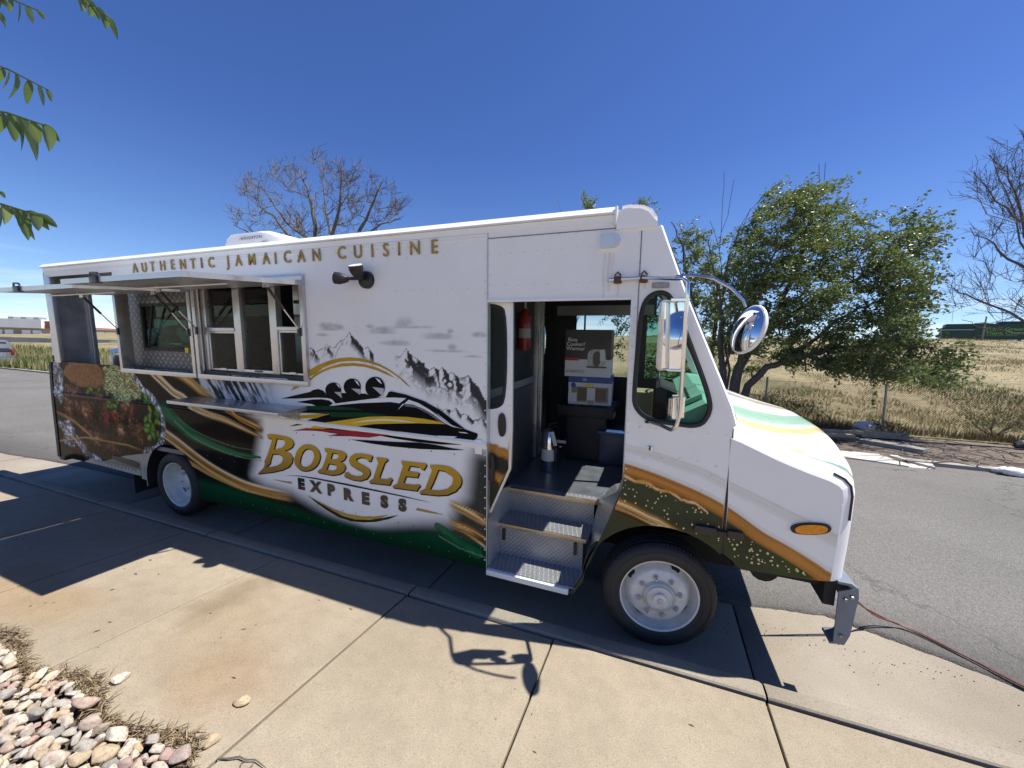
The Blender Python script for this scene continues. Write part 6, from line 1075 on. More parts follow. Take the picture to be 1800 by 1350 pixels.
for k in range(7): MB().lathe([(0, 0), (.05, 0), (.05, .01), (.05, .16), (.02, .2), (0, .2)], 12, (0, 0, 0)).build('squeeze_bottle', ('print_red', 'print_yellow', 'card_white', 'int_grey')[k % 4], TK, True).matrix_local = Matrix.Translation((-4.25 + k * .17, 1.0, 2.64)) @ Matrix.Rotation(R_(90), 4, 'X')
MB().box(-3.1, -2.6, 1.5, 1.9, .86, 2.4).build('fridge', 'stainless', TK); MB().box(-4.1, -3.3, .80, 1.02, 1.36, 1.39).build('cutting_board', 'card_white', TK)
for k in range(5): MB().tube([(-3.95 + k * .13, 1.05, 2.30), (-3.95 + k * .13, 1.05, 2.58)], .012, 6).build('hanging_ladle', 'chrome', TK, True)
# dash
ds = MB().prism([(.46, 1.0), (.46, 1.80), (.30, 1.82), (.16, 1.74), (.10, 1.60), (.12, 1.0)], .08, 2.36).build('dashboard', 'seafoam', TK)
MB().prism([(.12, 1.62), (.165, 1.745), (.02, 1.80), (-.02, 1.78), (-.02, 1.66)], 1.0, 1.75).build('instrument_pod', 'dark_int', ds)
sw_ = MB().prism([(.30, 1.825), (.185, 1.765), (.175, 1.79), (.29, 1.855)], .28, .95).build('switch_panel', 'seafoam', ds)
for k in range(9):
    y = .32 + k * .07; MB().bbox(.20, .225, y, y + .022, 1.80, 1.82, .004).build('switch', 'black_plastic', sw_)
MB().tube([(.0, 1.78 + .21 * math.cos(a), 1.72 + .21 * math.sin(a) * .8) for a in np.linspace(0, 2 * math.pi, 25)], .014, 8, False).tube([(.25, 1.78, 1.55), (.0, 1.78, 1.72)], .03, 8).build('steering_wheel', 'black_plastic', TK, True)
MB().bbox(-1.05, -.42, 1.42, 1.95, 1.36, 1.485, .03).bbox(-.95, -.5, 1.5, 1.9, .86, 1.37, .03).build('driver_seat', 'dark_int', TK, True)
MB().box(-1.29, -.12, .1, 2.38, 2.98, 3.0).build('cab_headliner', 'int_grey', TK); MB().box(-1.29, -.1, 2.30, 2.38, 2.5, 2.62).box(-1.29, -.1, 2.33, 2.385, 2.70, 2.76).build('roof_rib', 'int_grey', TK)

# ================================================================ THINGS IN AND AROUND THE TRUCK
def tk(x, y, z): return TK.matrix_world @ Vector((x, y, z))
bpy.context.view_layer.update()
def inside_thing(name, loc, lab, cat, rz=0.):
    o = empty(name, tk(*loc), (R_(2.9), 0, 0)); o.rotation_euler = (Matrix.Rotation(R_(2.9), 3, 'X') @ Matrix.Rotation(rz, 3, 'Z')).to_euler(); tag(o, lab, cat); return o
def put_text(s, size, x, z, y, m, parent, bold=.0, sx=1., name='lettering'):
    vs, fs = text_mesh(s, size, 0, bold, sx); return MB().add([(a + x, y, b + z) for a, b, c in vs], fs).build(name, m, parent)
mo = inside_thing('microwave_box', (-.70, 1.52, 1.487), 'blue and white microwave carton on the seat under the black box', 'carton', R_(4))
c = MB().bbox(-.235, .235, .0, .38, 0, .31, .004).build('carton', 'card_white', mo)
MB().box(-.2352, .2352, -.002, .382, .245, .312).build('blue_band', 'card_blue', c); MB().box(-.20, .20, -.0035, -.001, .03, .20).build('oven_print', 'print_grey', c); MB().box(-.13, -.02, -.005, -.0036, .045, .19).box(.05, .18, -.005, -.0036, .05, .185).build('oven_door_print', 'print_black', c)
MB().box(-.03, .06, -.0065, -.0051, .015, .19).box(-.235, -.14, -.0065, -.0051, .03, .13).build('paper_label', 'card_white', c); MB().box(-.05, .04, -.0065, -.0036, .20, .235).build('price_sticker', 'print_yellow', c)
b = MB()
for k in range(9): b.box(-.02 + k * .008, -.02 + k * .008 + (.004 if k % 3 else .006), -.008, -.0066, .02, .055)
b.build('barcode', 'print_black', c); put_text('GE', .035, -.06, .278, -.004, 'print_white', c); put_text('1', .05, -.18, .21, -.004, 'card_blue', c, .003)
MB().lathe([(0, -.0042), (.028, -.0042), (.028, -.0036)], 20, (-.18, 0, .215)).build('energy_mark', 'card_blue', c)
ri = inside_thing('rice_cooker_box', (-.735, 1.5, 1.80), 'black and white rice cooker carton on top of the microwave carton', 'carton', R_(2))
c = MB().bbox(-.245, .245, 0, .36, 0, .51, .004).build('carton', 'card_white', ri); MB().box(-.2455, .2455, -.002, .3605, .19, .5105).build('black_print', 'card_black', c)
for k, s in enumerate(('Rice', 'Cooker/', 'Warmer')): o = put_text(s, .058, -.13 if k else -.165, .40 - k * .048, -.004, 'print_white', c)
put_text('AVANTCO', .045, -.13, .055, -.003, 'print_black', c, 0, .95); MB().box(-.245, -.09, -.004, -.001, .175, .205).build('red_strip', 'print_red', c)
MB().lathe([(0, 0)] * 2, 4).build('pot_mount', 'print_grey', c)
MB().prism(chaikin([(-.0, .105), (.20, .105), (.195, .28), (.15, .30), (.05, .30), (.0, .27)], 2), -.006, -.003).build('cooker_print', M('cooker_grey', (.4, .4, .42), .4, var=.3, scale=15), c); MB().prism(chaikin([(.06, .12), (.14, .12), (.14, .28), (.06, .28)], 1), -.008, -.0062).box(-.005, .205, -.008, -.0062, .10, .118).build('cooker_panel_print', 'print_black', c)
MB().box(.135, .185, -.0105, -.0085, .18, .30).build('paper_label', 'card_white', c)
bpy.data.objects.remove(bpy.data.objects['pot_mount']); bpy.data.objects.remove(bpy.data.objects['tank_mount'])
ex = inside_thing('fire_extinguisher', (-1.02, 1.05, .852), 'silver fire extinguisher with paper tag standing on the cab floor', 'fire extinguisher')
MB().tube([(0, 0, 0), (0, 0, .02), (0, 0, .36), (0, 0, .42), (0, 0, .45)], [.07, .078, .078, .05, .022], 20).build('cylinder', 'chrome', ex, True); MB().tube([(0, 0, .12), (0, 0, .24)], .0795, 20, False).build('label', 'card_white', ex, True)
MB().tube([(0, 0, .44), (0, 0, .49)], .02, 10).tube([(-.02, 0, .49), (.09, 0, .52)], .009, 6).tube([(-.02, 0, .485), (.08, 0, .475)], .008, 6).build('valve', 'black_plastic', ex, True); MB().tube([(.0, -.03, .47), (.06, -.07, .42), (.085, -.06, .2), (.08, -.03, .06)], .012, 8).build('hose', 'black_rubber', ex, True)
MB().add([(.03, -.085, .43), (.07, -.09, .44), (.11, -.09, .30), (.07, -.085, .29)], [(0, 1, 2, 3)]).build('paper_tag', 'card_white', ex)
tb_ = inside_thing('storage_tote', (-.45, 1.45, .852), 'dark blue storage tote on the floor beside the driver seat', 'tote'); MB().bbox(-.12, .3, 0, .4, 0, .34, .02).build('bin', M('navy_plastic', (.02, .035, .08), .4), tb_, True); MB().bbox(-.14, .32, -.02, .42, .34, .375, .01).build('lid', M('blue_lid', (.03, .07, .17), .4), tb_, True)
cb = inside_thing('cardboard_box', (-.30, 1.62, 1.23), 'brown cardboard box beside the cartons near the far door', 'box'); MB().bbox(-.02, .25, 0, .35, 0, .42, .004).build('carton', M('brown_card', (.3, .23, .15), .7), cb)
bk = inside_thing('black_cabinet', (-7.05, .45, .852), 'black cabinet with rounded glossy top inside the rear side opening', 'cabinet')
MB().bbox(-.45, .45, 0, .75, 0, 1.05, .06).build('cabinet_body', 'car_black', bk, True)
MB().add([(x, y, 1.05 + .16 * math.cos((y - .375) / .375 * 1.35) * (1 - .3 * abs(x))) for x in np.linspace(-.44, .44, 7) for y in np.linspace(.01, .74, 9)], [(i * 9 + j, i * 9 + j + 1, (i + 1) * 9 + j + 1, (i + 1) * 9 + j) for i in range(6) for j in range(8)]).build('lid', 'chrome', bk, True)
for k, (x, lab) in enumerate(((-6.62, 'leftmost white sack behind the inner rear window'), (-6.22, 'middle white sack behind the inner rear window'), (-5.82, 'rightmost white sack behind the inner rear window'))):
    me = rock_mesh(70 + k, 3); me.materials.clear(); me.materials.append(MT['bag_white'])
    for vt in me.vertices:
        q = vt.co; kk = 1 + .3 * (vnoise(np.array([q.x * 5 + 3]), np.array([q.y * 5 + q.z * 6]), 3)[0] - .5); vt.co = (q.x * kk, q.y * kk, q.z * 1.2 * kk)
    o = link('white_sack', me); o.location = tk(x, .6, 2.20); o.scale = (.24, .24, .2); tag(o, lab, 'sack', 'white sacks on the rear shelf')
# cord from the bumper across the road
A = tk(1.12, .6, .60); pts = [A]
gnd = [(1.53, 3.62, .28), (1.68, 3.76, .16), (1.82, 3.82, .085), (1.96, 3.81, .05), (2.18, 3.63, .038), (2.37, 3.46, .03), (2.7, 3.2, .015), (3.4, 2.9, .012)]
cdp = [A] + [Vector(p) for p in gnd]
def spline(p, n=8):
    o = []
    for i in range(len(p) - 1):
        p0_, p1_, p2_, p3_ = p[max(0, i - 1)], p[i], p[i + 1], p[min(len(p) - 1, i + 2)]
        for k in range(n): t = k / n; o.append(.5 * ((2 * p1_) + (p2_ - p0_) * t + (2 * p0_ - 5 * p1_ + 4 * p2_ - p3_) * t * t + (3 * p1_ - p0_ - 3 * p2_ + p3_) * t ** 3))
    return o + [p[-1]]
sp = spline(cdp)
mb = MB().tube(sp, .006, 8).tube([q + Vector((.004, .018 * math.sin(k * .23), .012 * math.sin(k * .23 + 1) * (1 if k < 26 else .3))) for k, q in enumerate(sp)], .006, 8)
tag(mb.build('power_cord', 'copper_cord', None, True), 'thin doubled rust-red cord running from the front bumper over the road', 'cord')
# ================================================================ BACKGROUND
# chain link fence
fen = empty('chain_link_fence', (6.85, 13.42, field_z(6.85, 13.42)))
tag(fen, 'rusty chain-link fence on thin steel posts along the dry field', 'fence')
def fy(x): return 13.45 - .012 * (x - 4)
def fz(x): return field_z(x, fy(x)) + .0
f0 = fen.location.copy()
def fp(x, y, z): return (x - f0.x, y - f0.y, z - f0.z)
FH = 1.32
for x in [-24.8 + 2.78 * k for k in range(20)]:
    z = fz(x); h = FH + .08 + random.uniform(-.04, .04); lean = random.uniform(-.02, .03)
    o = MB().tube([fp(x, fy(x) - .03, z - .3), fp(x + lean, fy(x) - .03, z + h)], .028, 8).build('post', 'galv', fen, True)
mb = MB(); xs = np.arange(-27, 28, .0565)
for sgn in (1, -1):
    for x in xs:
        x2 = x + sgn * FH; y1, y2 = fy(x), fy(x2); z = fz(x); z2 = fz(x2)
        a, b = Vector(fp(x, y1, z + .03)), Vector(fp(x2, y2, z2 + FH)); t = Vector((.0042, 0, 0)); u = Vector((0, .0042, .002))
        mb.add([a - t, a + t, a + u, b - t, b + t, b + u], [(0, 1, 4, 3), (1, 2, 5, 4), (2, 0, 3, 5)])
for zz in (.02, FH): mb.tube([fp(x, fy(x), fz(x) + zz) for x in np.arange(-27, 28, 2.5)], .0022, 4)
cl = mb.build('chain_link', MT['rust'], fen); tag(cl, kind='stuff')
# timber and rubble at the far curb
def Gz(u, v, z):
    r = cr * ((u - 900) / 684.) + cd * ((v - 675) / 684.) + cf; t = (z - CAMZ) / r.z; return Vector((0, 0, CAMZ)) + r * t
p0 = Gz(1500, 766, .2); p1 = Gz(1592, 772, .2)
def beam(name, a, b, w, h, m, lab, cat, grp=None):
    a, b = Vector(a), Vector(b); d = (b - a).normalized(); s = Vector((-d.y, d.x, 0)).normalized() * w / 2; u = Vector((0, 0, h)); mid = a
    vs = [q - a for q in (a - s, b - s, b + s, a + s, a - s + u, b - s + u, b + s + u, a + s + u)]
    o = MB().add(vs, [(0, 3, 2, 1), (4, 5, 6, 7), (0, 1, 5, 4), (1, 2, 6, 5), (2, 3, 7, 6), (3, 0, 4, 7)]).build(name, m)
    o.location = a; tag(o, lab, cat, grp); return o
beam('timber_beam', p0, p1, .2, .16, M('pale_timber', (.3, .26, .19), .85, var=.25, scale=7), 'long pale timber beam lying by the fence behind the hood', 'beam')
for k, (u, v, u2, v2, z) in enumerate(((1420, 768, 1508, 774, .17), (1415, 760, 1512, 768, .22), (1424, 764, 1500, 769, .30), (1410, 757, 1490, 763, .30), (1430, 758, 1515, 763, .36))):
    beam('plank', Gz(u, v, z), Gz(u2, v2, z), .16, .07, 'dark_steel' if k % 2 else MT['wood_grey'], ('lowest grey plank at the road side of the stack by the fence', 'dark plank second from the bottom in the stack by the fence', 'short grey plank in the middle of the stack behind the hood', 'dark plank at the far left of the stack behind the hood', 'topmost grey plank of the stack behind the hood')[k], 'plank', 'planks stacked by the fence')
pad = empty('broken_concrete_pad', Gz(1560, 812, .1)); tag(pad, 'cracked white concrete pad with tree shadows across the far curb', 'concrete pad')
cs = [(1470, 786), (1500, 782), (1548, 787), (1600, 797), (1628, 802), (1648, 824), (1600, 820), (1540, 811), (1480, 803)]
pl = [Gz(u, v, .13) - pad.location for u, v in cs]; cen = sum(pl, Vector()) / len(pl)
for k in range(len(pl)):
    a, b = pl[k], pl[(k + 1) % len(pl)]; c1 = cen * 1 + (a + b - 2 * cen) * .02
    q = [a.lerp(c1, .04), b.lerp(c1, .04), (a + b) / 2 * .25 + cen * .75, ]
    poly = [q[0], q[1], cen.lerp(q[1], .12) + Vector((.02, 0, 0)), cen.lerp(q[0], .12)]
    dz = random.uniform(-.02, .03)
    MB().prism([(p.x, p.y) for p in poly], -.12, .02 + dz, 'z').build('slab_piece', M('white_concrete_%d' % k, (.46 + random.uniform(-.05, .05), .44, .40), .85, var=.12, scale=5, bmp=.3), pad)
for k, (u, v, uu, vv) in enumerate(((1515, 780, 1628, 800), )):
    beam('curb_block', Gz(u, v, .13), Gz(uu, vv, .13), .35, .13, 'concrete_old', 'broken grey curb block behind the white concrete pad', 'curb block')
def bag(name, u, v, z, s, lab, cat, m='bag_white'):
    me = rock_mesh(int(u), 3); me.materials.clear(); me.materials.append(MT[m])
    for vt in me.vertices:
        q = vt.co; k = 1 + .35 * (vnoise(np.array([q.x * 5 + 3]), np.array([q.y * 5 + q.z * 6]), 3)[0] - .5); vt.co = (q.x * k, q.y * k, q.z * 1.3 * k)
    o = link(name, me); o.location = Gz(u, v, z) + Vector((0, 0, s * .5)); o.scale = (s * 1.3, s, s); tag(o, lab, cat); return o
bag('plastic_bag', 1524, 756, .25, .26, 'crumpled white plastic bag at the foot of the fence', 'plastic bag')
bag('litter_bag', 1796, 788, .2, .16, 'dark plastic bag on the mulch at the right edge', 'plastic bag', 'black_plastic')
for k, (u, v, s) in enumerate(((1762, 833, .13), (1778, 836, .16), (1792, 838, .13))):
    bag('rubble_lump', u, v, .1, s, ('leftmost of three white rubble lumps at the far curb', 'middle lump of white rubble at the far curb', 'rightmost white rubble lump at the far curb')[k], 'rubble')
# dead branches on the verge
br = MB()
for k in range(46):
    c = Gz(random.uniform(1560, 1800), random.uniform(782, 822), .19); a = random.uniform(0, 6.28); l = random.uniform(.3, 1.1)
    pts = [c + Vector((math.cos(a) * l * t, math.sin(a) * l * t * .5, .03 + .1 * math.sin(t * 3) * random.random())) + Vector((random.uniform(-.05, .05), random.uniform(-.05, .05), 0)) for t in (0, .33, .66, 1)]
    br.tube(pts, [.012, .01, .007, .003], 5)
tag(br.build('dead_branches', 'bark_pale', smooth=True), 'tangle of dead twigs and branches on the mulch verge', 'branches', kind='stuff')

# trees -------------------------------------------------------------
def tree_skel(base, dirs, length, r0, depth, rnd, wind=Vector((0, 0, 0)), spread=.6, up=.1, ratio=.72, kids=(2, 3), taper=.6, wig=.12):
    """returns branches [(points, radii)] and tip list"""
    br = []; tips = []
    def grow(p, d, l, r, k):
        n = 4 if k < depth - 1 else 3; pts = [p]; rad = [r]; dd = d.copy()
        for i in range(n):
            dd = (dd + Vector((rnd.gauss(0, wig), rnd.gauss(0, wig), rnd.gauss(0, wig) + up * .3)) + wind * .12).normalized()
            pts.append(pts[-1] + dd * l / n); rad.append(r * (1 - (1 - taper) * (i + 1) / n))
        br.append((pts, rad, k))
        if k >= depth: tips.append((pts, dd)); return
        nk = rnd.choice(kids)
        for j in range(nk):
            t = 1 if j == 0 else rnd.uniform(.45, .95); i = min(n, max(1, int(round(t * n)))); q = pts[i]
            ax = Vector((rnd.gauss(0, 1), rnd.gauss(0, 1), rnd.gauss(0, .8))).normalized(); a = spread * (.35 if j == 0 else 1) * rnd.uniform(.6, 1.3)
            nd = (Matrix.Rotation(a, 3, dd.cross(ax).normalized()) @ dd + Vector((0, 0, up)) + wind * .22).normalized()
            grow(q, nd, l * ratio * rnd.uniform(.75, 1.2), rad[i] * (.82 if j == 0 else .62), k + 1)
    for d, l, r in dirs: grow(Vector(base), Vector(d).normalized(), length * l, r0 * r, 0)
    return br, tips
def branch_mesh(br, minr=.004, seglim=(8, 6, 5, 4, 3)):
    mb = MB()
    for pts, rad, k in br: mb.tube(pts, [max(minr, r) for r in rad], seglim[min(k, len(seglim) - 1)], False)
    return mb
def leaf_cloud(name, tips, per, ls, rnd, m, parent, wind, jit=.22, org=Vector((0, 0, 0)), droop=.2):
    V = []; F = []; Rn = []
    for pts, dd in tips:
        for i in range(per):
            t = rnd.random(); k = min(len(pts) - 2, int(t * (len(pts) - 1))); q = pts[k].lerp(pts[k + 1], t * (len(pts) - 1) - k)
            q = q + Vector((rnd.gauss(0, jit), rnd.gauss(0, jit), rnd.gauss(0, jit * .8)))
            d = (Vector((rnd.gauss(0, .6), rnd.gauss(0, .6), rnd.gauss(-droop, .5))) + wind).normalized(); s = d.cross(Vector((rnd.gauss(0, 1), rnd.gauss(0, 1), rnd.gauss(0, 1)))).normalized()
            l = ls * rnd.uniform(.6, 1.35); w = l * .27; up = d.cross(s) * w * .5; b = len(V)
            V += [q, q + d * l * .5 + s * w + up, q + d * l, q + d * l * .5 - s * w + up]; F += [(b, b + 1, b + 2), (b, b + 2, b + 3)]
            r = rnd.random(); Rn += [r] * 4
    me = bpy.data.meshes.new(name); me.from_pydata([v - org for v in V], [], F)
    a = me.attributes.new('rnd', 'FLOAT', 'POINT'); a.data.foreach_set('value', Rn)
    return link(name, me, m, parent)
def offs(br, o): return [([p - o for p in pts], r, k) for pts, r, k in br]
# leafy trees shaped limb by limb, wind from the left
def Pw(u, v, Y):
    r = cr * ((u - 900) / 684.) + cd * ((v - 675) / 684.) + cf; return Vector((0, 0, CAMZ)) + r * (Y / r.y)
def leafy(name, lab, base_px, Y, limbs, env, ncl, seed, per=230, depth=1.3, wind=Vector((.85, 0, .16)), extra=(), ls=.085, csz=.34):
    rnd = random.Random(seed); base = Pw(*base_px, Y); base.z = field_z(base.x, base.y) - .1; t = empty(name, base); tag(t, lab, 'tree')
    mb = MB(); nodes = []
    for path, r0, r1, dy in limbs:
        p = [Pw(u, v, Y + dy * k / max(1, len(path) - 1)) for k, (u, v) in enumerate(path)]
        if path[0] == base_px: p[0] = base.copy()
        q = []
        for i in range(len(p) - 1):
            for k in range(4): q.append(p[i].lerp(p[i + 1], k / 4) + Vector((rnd.gauss(0, .03), rnd.gauss(0, .03), rnd.gauss(0, .03))) * (1 if q else 0))
        q.append(p[-1]); n = len(q); rr_ = [r0 + (r1 - r0) * (k / (n - 1)) ** .8 for k in range(n)]
        mb.tube([a - base for a in q], rr_, 9, True); nodes += [(a, r) for a, r in zip(q, rr_)][2:]
    mb.build('trunk', 'bark', t, True)
    E_ = np.array(env, float); cs_ = []; tries = 0
    while len(cs_) < ncl and tries < 20000:
        tries += 1; u = rnd.uniform(E_[:, 0].min(), E_[:, 0].max()); v = rnd.uniform(E_[:, 1].min(), E_[:, 1].max())
        if not inside(env, np.array([[u, v]]))[0]: continue
        c = Pw(u, v, Y + rnd.gauss(0, depth * .55))
        if any((c - q).length < csz * .85 for q in cs_): continue
        cs_.append(c)
    cs_ += [Pw(u, v, Y + dy) for u, v, dy in extra]
    bm_ = MB(); V = []; F = []; Rn = []
    for c in cs_:
        nd, r = min(nodes, key=lambda q: (q[0] - c).length + .6 * max(0, q[0].x - c.x) + .3 * max(0, q[0].z - c.z)); m = nd.lerp(c, .5) + Vector((rnd.gauss(-.1, .1), rnd.gauss(0, .1), rnd.gauss(-.12, .08))); rb = min(.03, r * .5)
        bm_.tube([nd - base, m - base, c - base], [rb, rb * .7, .006], 5, False)
        for k in range(7):
            d = (Vector((rnd.gauss(0, .55), rnd.gauss(0, .6), rnd.gauss(0, .5))) + wind * 1.1).normalized(); s0 = m.lerp(c, rnd.uniform(.4, 1)); l = csz * rnd.uniform(.9, 2.1); e = s0 + d * l
            md = s0.lerp(e, .5) + Vector((0, 0, rnd.gauss(.02, .04))); bm_.tube([s0 - base, md - base, e - base], [.006, .004, .0025], 3, False)
            for i in range(per // 7):
                tt = rnd.random() ** .8; q = (s0.lerp(md, tt * 2) if tt < .5 else md.lerp(e, tt * 2 - 1)) + Vector((rnd.gauss(0, .05), rnd.gauss(0, .05), rnd.gauss(0, .05)))
                ld = (Vector((rnd.gauss(0, .6), rnd.gauss(0, .7), rnd.gauss(-.15, .6))) + wind * .9).normalized(); sd = ld.cross(Vector((rnd.gauss(0, 1), rnd.gauss(0, 1), rnd.gauss(0, 1)))).normalized(); ll = ls * rnd.choice((.5, .7, .85, 1, 1, 1.2, 1.45)); w = ll * .28; up = ld.cross(sd) * w * .5; b = len(V); q = q - base
                V += [q, q + ld * ll * .5 + sd * w + up, q + ld * ll, q + ld * ll * .5 - sd * w + up]; F += [(b, b + 1, b + 2), (b, b + 2, b + 3)]; Rn += [rnd.random()] * 4
    bm_.build('branches', 'bark', t, True)
    me = bpy.data.meshes.new('crown'); me.from_pydata(V, [], F); at = me.attributes.new('rnd', 'FLOAT', 'POINT'); at.data.foreach_set('value', Rn); link('crown', me, 'leaf', t)
leafy('elm_tree', 'leafy green tree bent by the wind over the fence behind the hood', (1278, 712), 13.1,
      [([(1278, 712), (1300, 645), (1335, 590), (1375, 535), (1402, 470), (1420, 410), (1432, 355)], .17, .02, .6), ([(1278, 712), (1335, 655), (1395, 628), (1475, 612), (1560, 600), (1640, 612)], .13, .015, -.5), ([(1278, 712), (1270, 625), (1268, 540), (1280, 470), (1300, 400)], .12, .015, .9),
       ([(1335, 590), (1400, 548), (1480, 505), (1560, 462), (1622, 425)], .09, .012, -.3), ([(1300, 645), (1322, 560), (1345, 480), (1372, 400)], .09, .012, -.8), ([(1395, 628), (1470, 560), (1540, 530), (1610, 505)], .06, .01, .8)],
      [(1262, 470), (1285, 410), (1325, 345), (1390, 326), (1440, 332), (1475, 358), (1500, 382), (1535, 388), (1565, 378), (1598, 376), (1632, 425), (1628, 480), (1605, 545), (1610, 588), (1650, 598), (1675, 640), (1645, 692), (1600, 672), (1540, 672), (1470, 664), (1400, 655), (1350, 662), (1300, 650), (1262, 560)], 255, 5, per=205, csz=.36)
leafy('leafy_tree', 'green leafy tree whose crown shows behind the cab and windscreen', (1235, 712), 15.2,
      [([(1235, 712), (1225, 600), (1215, 520), (1200, 440), (1180, 390)], .12, .015, .4), ([(1235, 712), (1262, 560), (1258, 480), (1245, 420)], .09, .012, -.4), ([(1225, 600), (1180, 540), (1120, 480), (1060, 400)], .08, .012, .3)],
      [(1050, 420), (1100, 390), (1160, 385), (1215, 392), (1262, 450), (1280, 540), (1285, 620), (1270, 670), (1180, 680), (1080, 660), (1040, 560)], 85, 8, extra=((1024, 358, 0), (1030, 366, .2), (1128, 360, 0), (1118, 366, .1)), wind=Vector((.5, 0, .25)))
# bare trees
def bare(base, z1, dirs, length, r0, depth, seed, lab, wind=Vector((0, 0, 0)), spread=.6, ratio=.76, mat='bark_pale', name='bare_tree', up=.12, kids=(3, 3, 4)):
    rnd = random.Random(seed); base = Vector(base); t = empty(name, base); tag(t, lab, 'tree')
    fork = base + Vector((0, 0, z1))
    br, tips = tree_skel(fork, dirs, length, r0, depth, rnd, wind, spread, up, ratio, kids, .62, .16)
    br = offs(br, base)
    mb = branch_mesh([b for b in br if b[2] <= 1], .01)
    if z1 > .3: mb.tube([(0, 0, -.2), (.05, 0, z1 * .5), (0, 0, z1 + .1)], [r0 * 1.8, r0 * 1.5, r0 * 1.2], 9)
    mb.build('trunk', mat, t, True)
    branch_mesh([b for b in br if b[2] > 1], .0085 if base.y > 14.5 else .0065, (5, 5, 4, 3, 3)).build('crown', mat, t, True)
def bare_env(name, lab, base_px, Y, limbs, env, ncl, seed, depth, mat, r_min, csz=.55):
    rnd = random.Random(seed); base = Pw(*base_px, Y); base.z = field_z(base.x, base.y) - .1; t = empty(name, base); tag(t, lab, 'tree'); mb = MB(); nodes = []
    for path, r0, r1, dy in limbs:
        p = [Pw(u, v, Y + dy * k / max(1, len(path) - 1)) for k, (u, v) in enumerate(path)]
        if path[0] == base_px: p[0] = base.copy()
        q = []
        for i in range(len(p) - 1):
            for k in range(4): q.append(p[i].lerp(p[i + 1], k / 4) + Vector((rnd.gauss(0, .03), rnd.gauss(0, .03), rnd.gauss(0, .025))) * (1 if q else 0))
        q.append(p[-1]); n = len(q); rr_ = [r0 + (r1 - r0) * (k / (n - 1)) ** .8 for k in range(n)]; mb.tube([a - base for a in q], rr_, 8, True); nodes += [(a, r) for a, r in zip(q, rr_)][2:]
    mb.build('trunk', mat, t, True); cs_ = []; E_ = np.array(env, float); tries = 0
    while len(cs_) < ncl and tries < 20000:
        tries += 1; u = rnd.uniform(E_[:, 0].min(), E_[:, 0].max()); v = rnd.uniform(E_[:, 1].min(), E_[:, 1].max())
        if inside(env, np.array([[u, v]]))[0]: cs_.append(Pw(u, v, Y + rnd.gauss(0, depth)))
    org = Pw(*limbs[0][0][1], Y); cs_.sort(key=lambda c: (c - org).length); cb = MB()
    for c in cs_:
        nd, r = min(nodes, key=lambda q: (q[0] - c).length + .5 * max(0, q[0].z - c.z) + .35 * max(0, (q[0] - org).length - (c - org).length)); L_ = (c - nd).length
        m1 = nd.lerp(c, .4) + Vector((rnd.gauss(0, .1), rnd.gauss(0, .1), rnd.gauss(-.06, .08))) * L_; m2 = nd.lerp(c, .75) + Vector((rnd.gauss(0, .07), rnd.gauss(0, .07), rnd.gauss(0, .06))) * L_; rb = max(r_min * 1.3, min(.028, r * .6))
        cb.tube([nd - base, m1 - base, m2 - base, c - base], [rb, rb * .8, rb * .65, r_min * 1.1], 4, False); nodes += [(m1, rb * .8), (m2, rb * .65), (c, r_min * 1.2)]
        out = (c - org).normalized()
        for k in range(5):
            s0 = m1.lerp(c, rnd.uniform(.1, 1)); d = (out * .8 + Vector((rnd.gauss(0, .6), rnd.gauss(0, .6), rnd.gauss(.15, .5)))).normalized(); l = csz * rnd.uniform(.5, 1.3); md = s0 + d * l * .5 + Vector((rnd.gauss(0, .05), rnd.gauss(0, .05), rnd.gauss(0, .05))) * l; e = s0 + d * l + Vector((0, 0, .1 * l)); cb.tube([s0 - base, md - base, e - base], [r_min, r_min * .9, r_min * .6], 3, False)
            for q in range(3):
                s1 = s0.lerp(e, rnd.uniform(.3, .95)); d2 = (d + Vector((rnd.gauss(0, .7), rnd.gauss(0, .7), rnd.gauss(.1, .6)))).normalized(); e2 = s1 + d2 * l * rnd.uniform(.25, .55); cb.tube([s1 - base, e2 - base], [r_min * .75, r_min * .5], 3, False)
    cb.build('crown', mat, t, True)
bare_env('bare_tree', 'bare grey tree rising behind the truck roof', (565, 620), 15.0,
    [([(565, 620), (563, 500), (556, 430), (548, 360), (530, 300)], .24, .03, .3), ([(563, 500), (585, 430), (597, 360), (600, 300)], .15, .025, -.5), ([(563, 500), (520, 430), (480, 380), (440, 350)], .14, .02, .2), ([(563, 500), (620, 430), (650, 370), (672, 320)], .14, .02, .4), ([(556, 430), (500, 390), (470, 340), (450, 312)], .08, .015, -.6), ([(563, 500), (500, 440), (440, 410), (410, 395)], .1, .015, -.2), ([(620, 430), (670, 395), (705, 385)], .07, .012, 0), ([(585, 430), (570, 360), (565, 290)], .08, .015, .6)],
    [(402, 350), (425, 318), (465, 308), (500, 282), (540, 268), (585, 272), (615, 292), (645, 300), (680, 308), (690, 340), (706, 372), (700, 405), (640, 470), (500, 470), (440, 425), (408, 390)], 190, 21, 1.0, 'bark_pale', .0105)
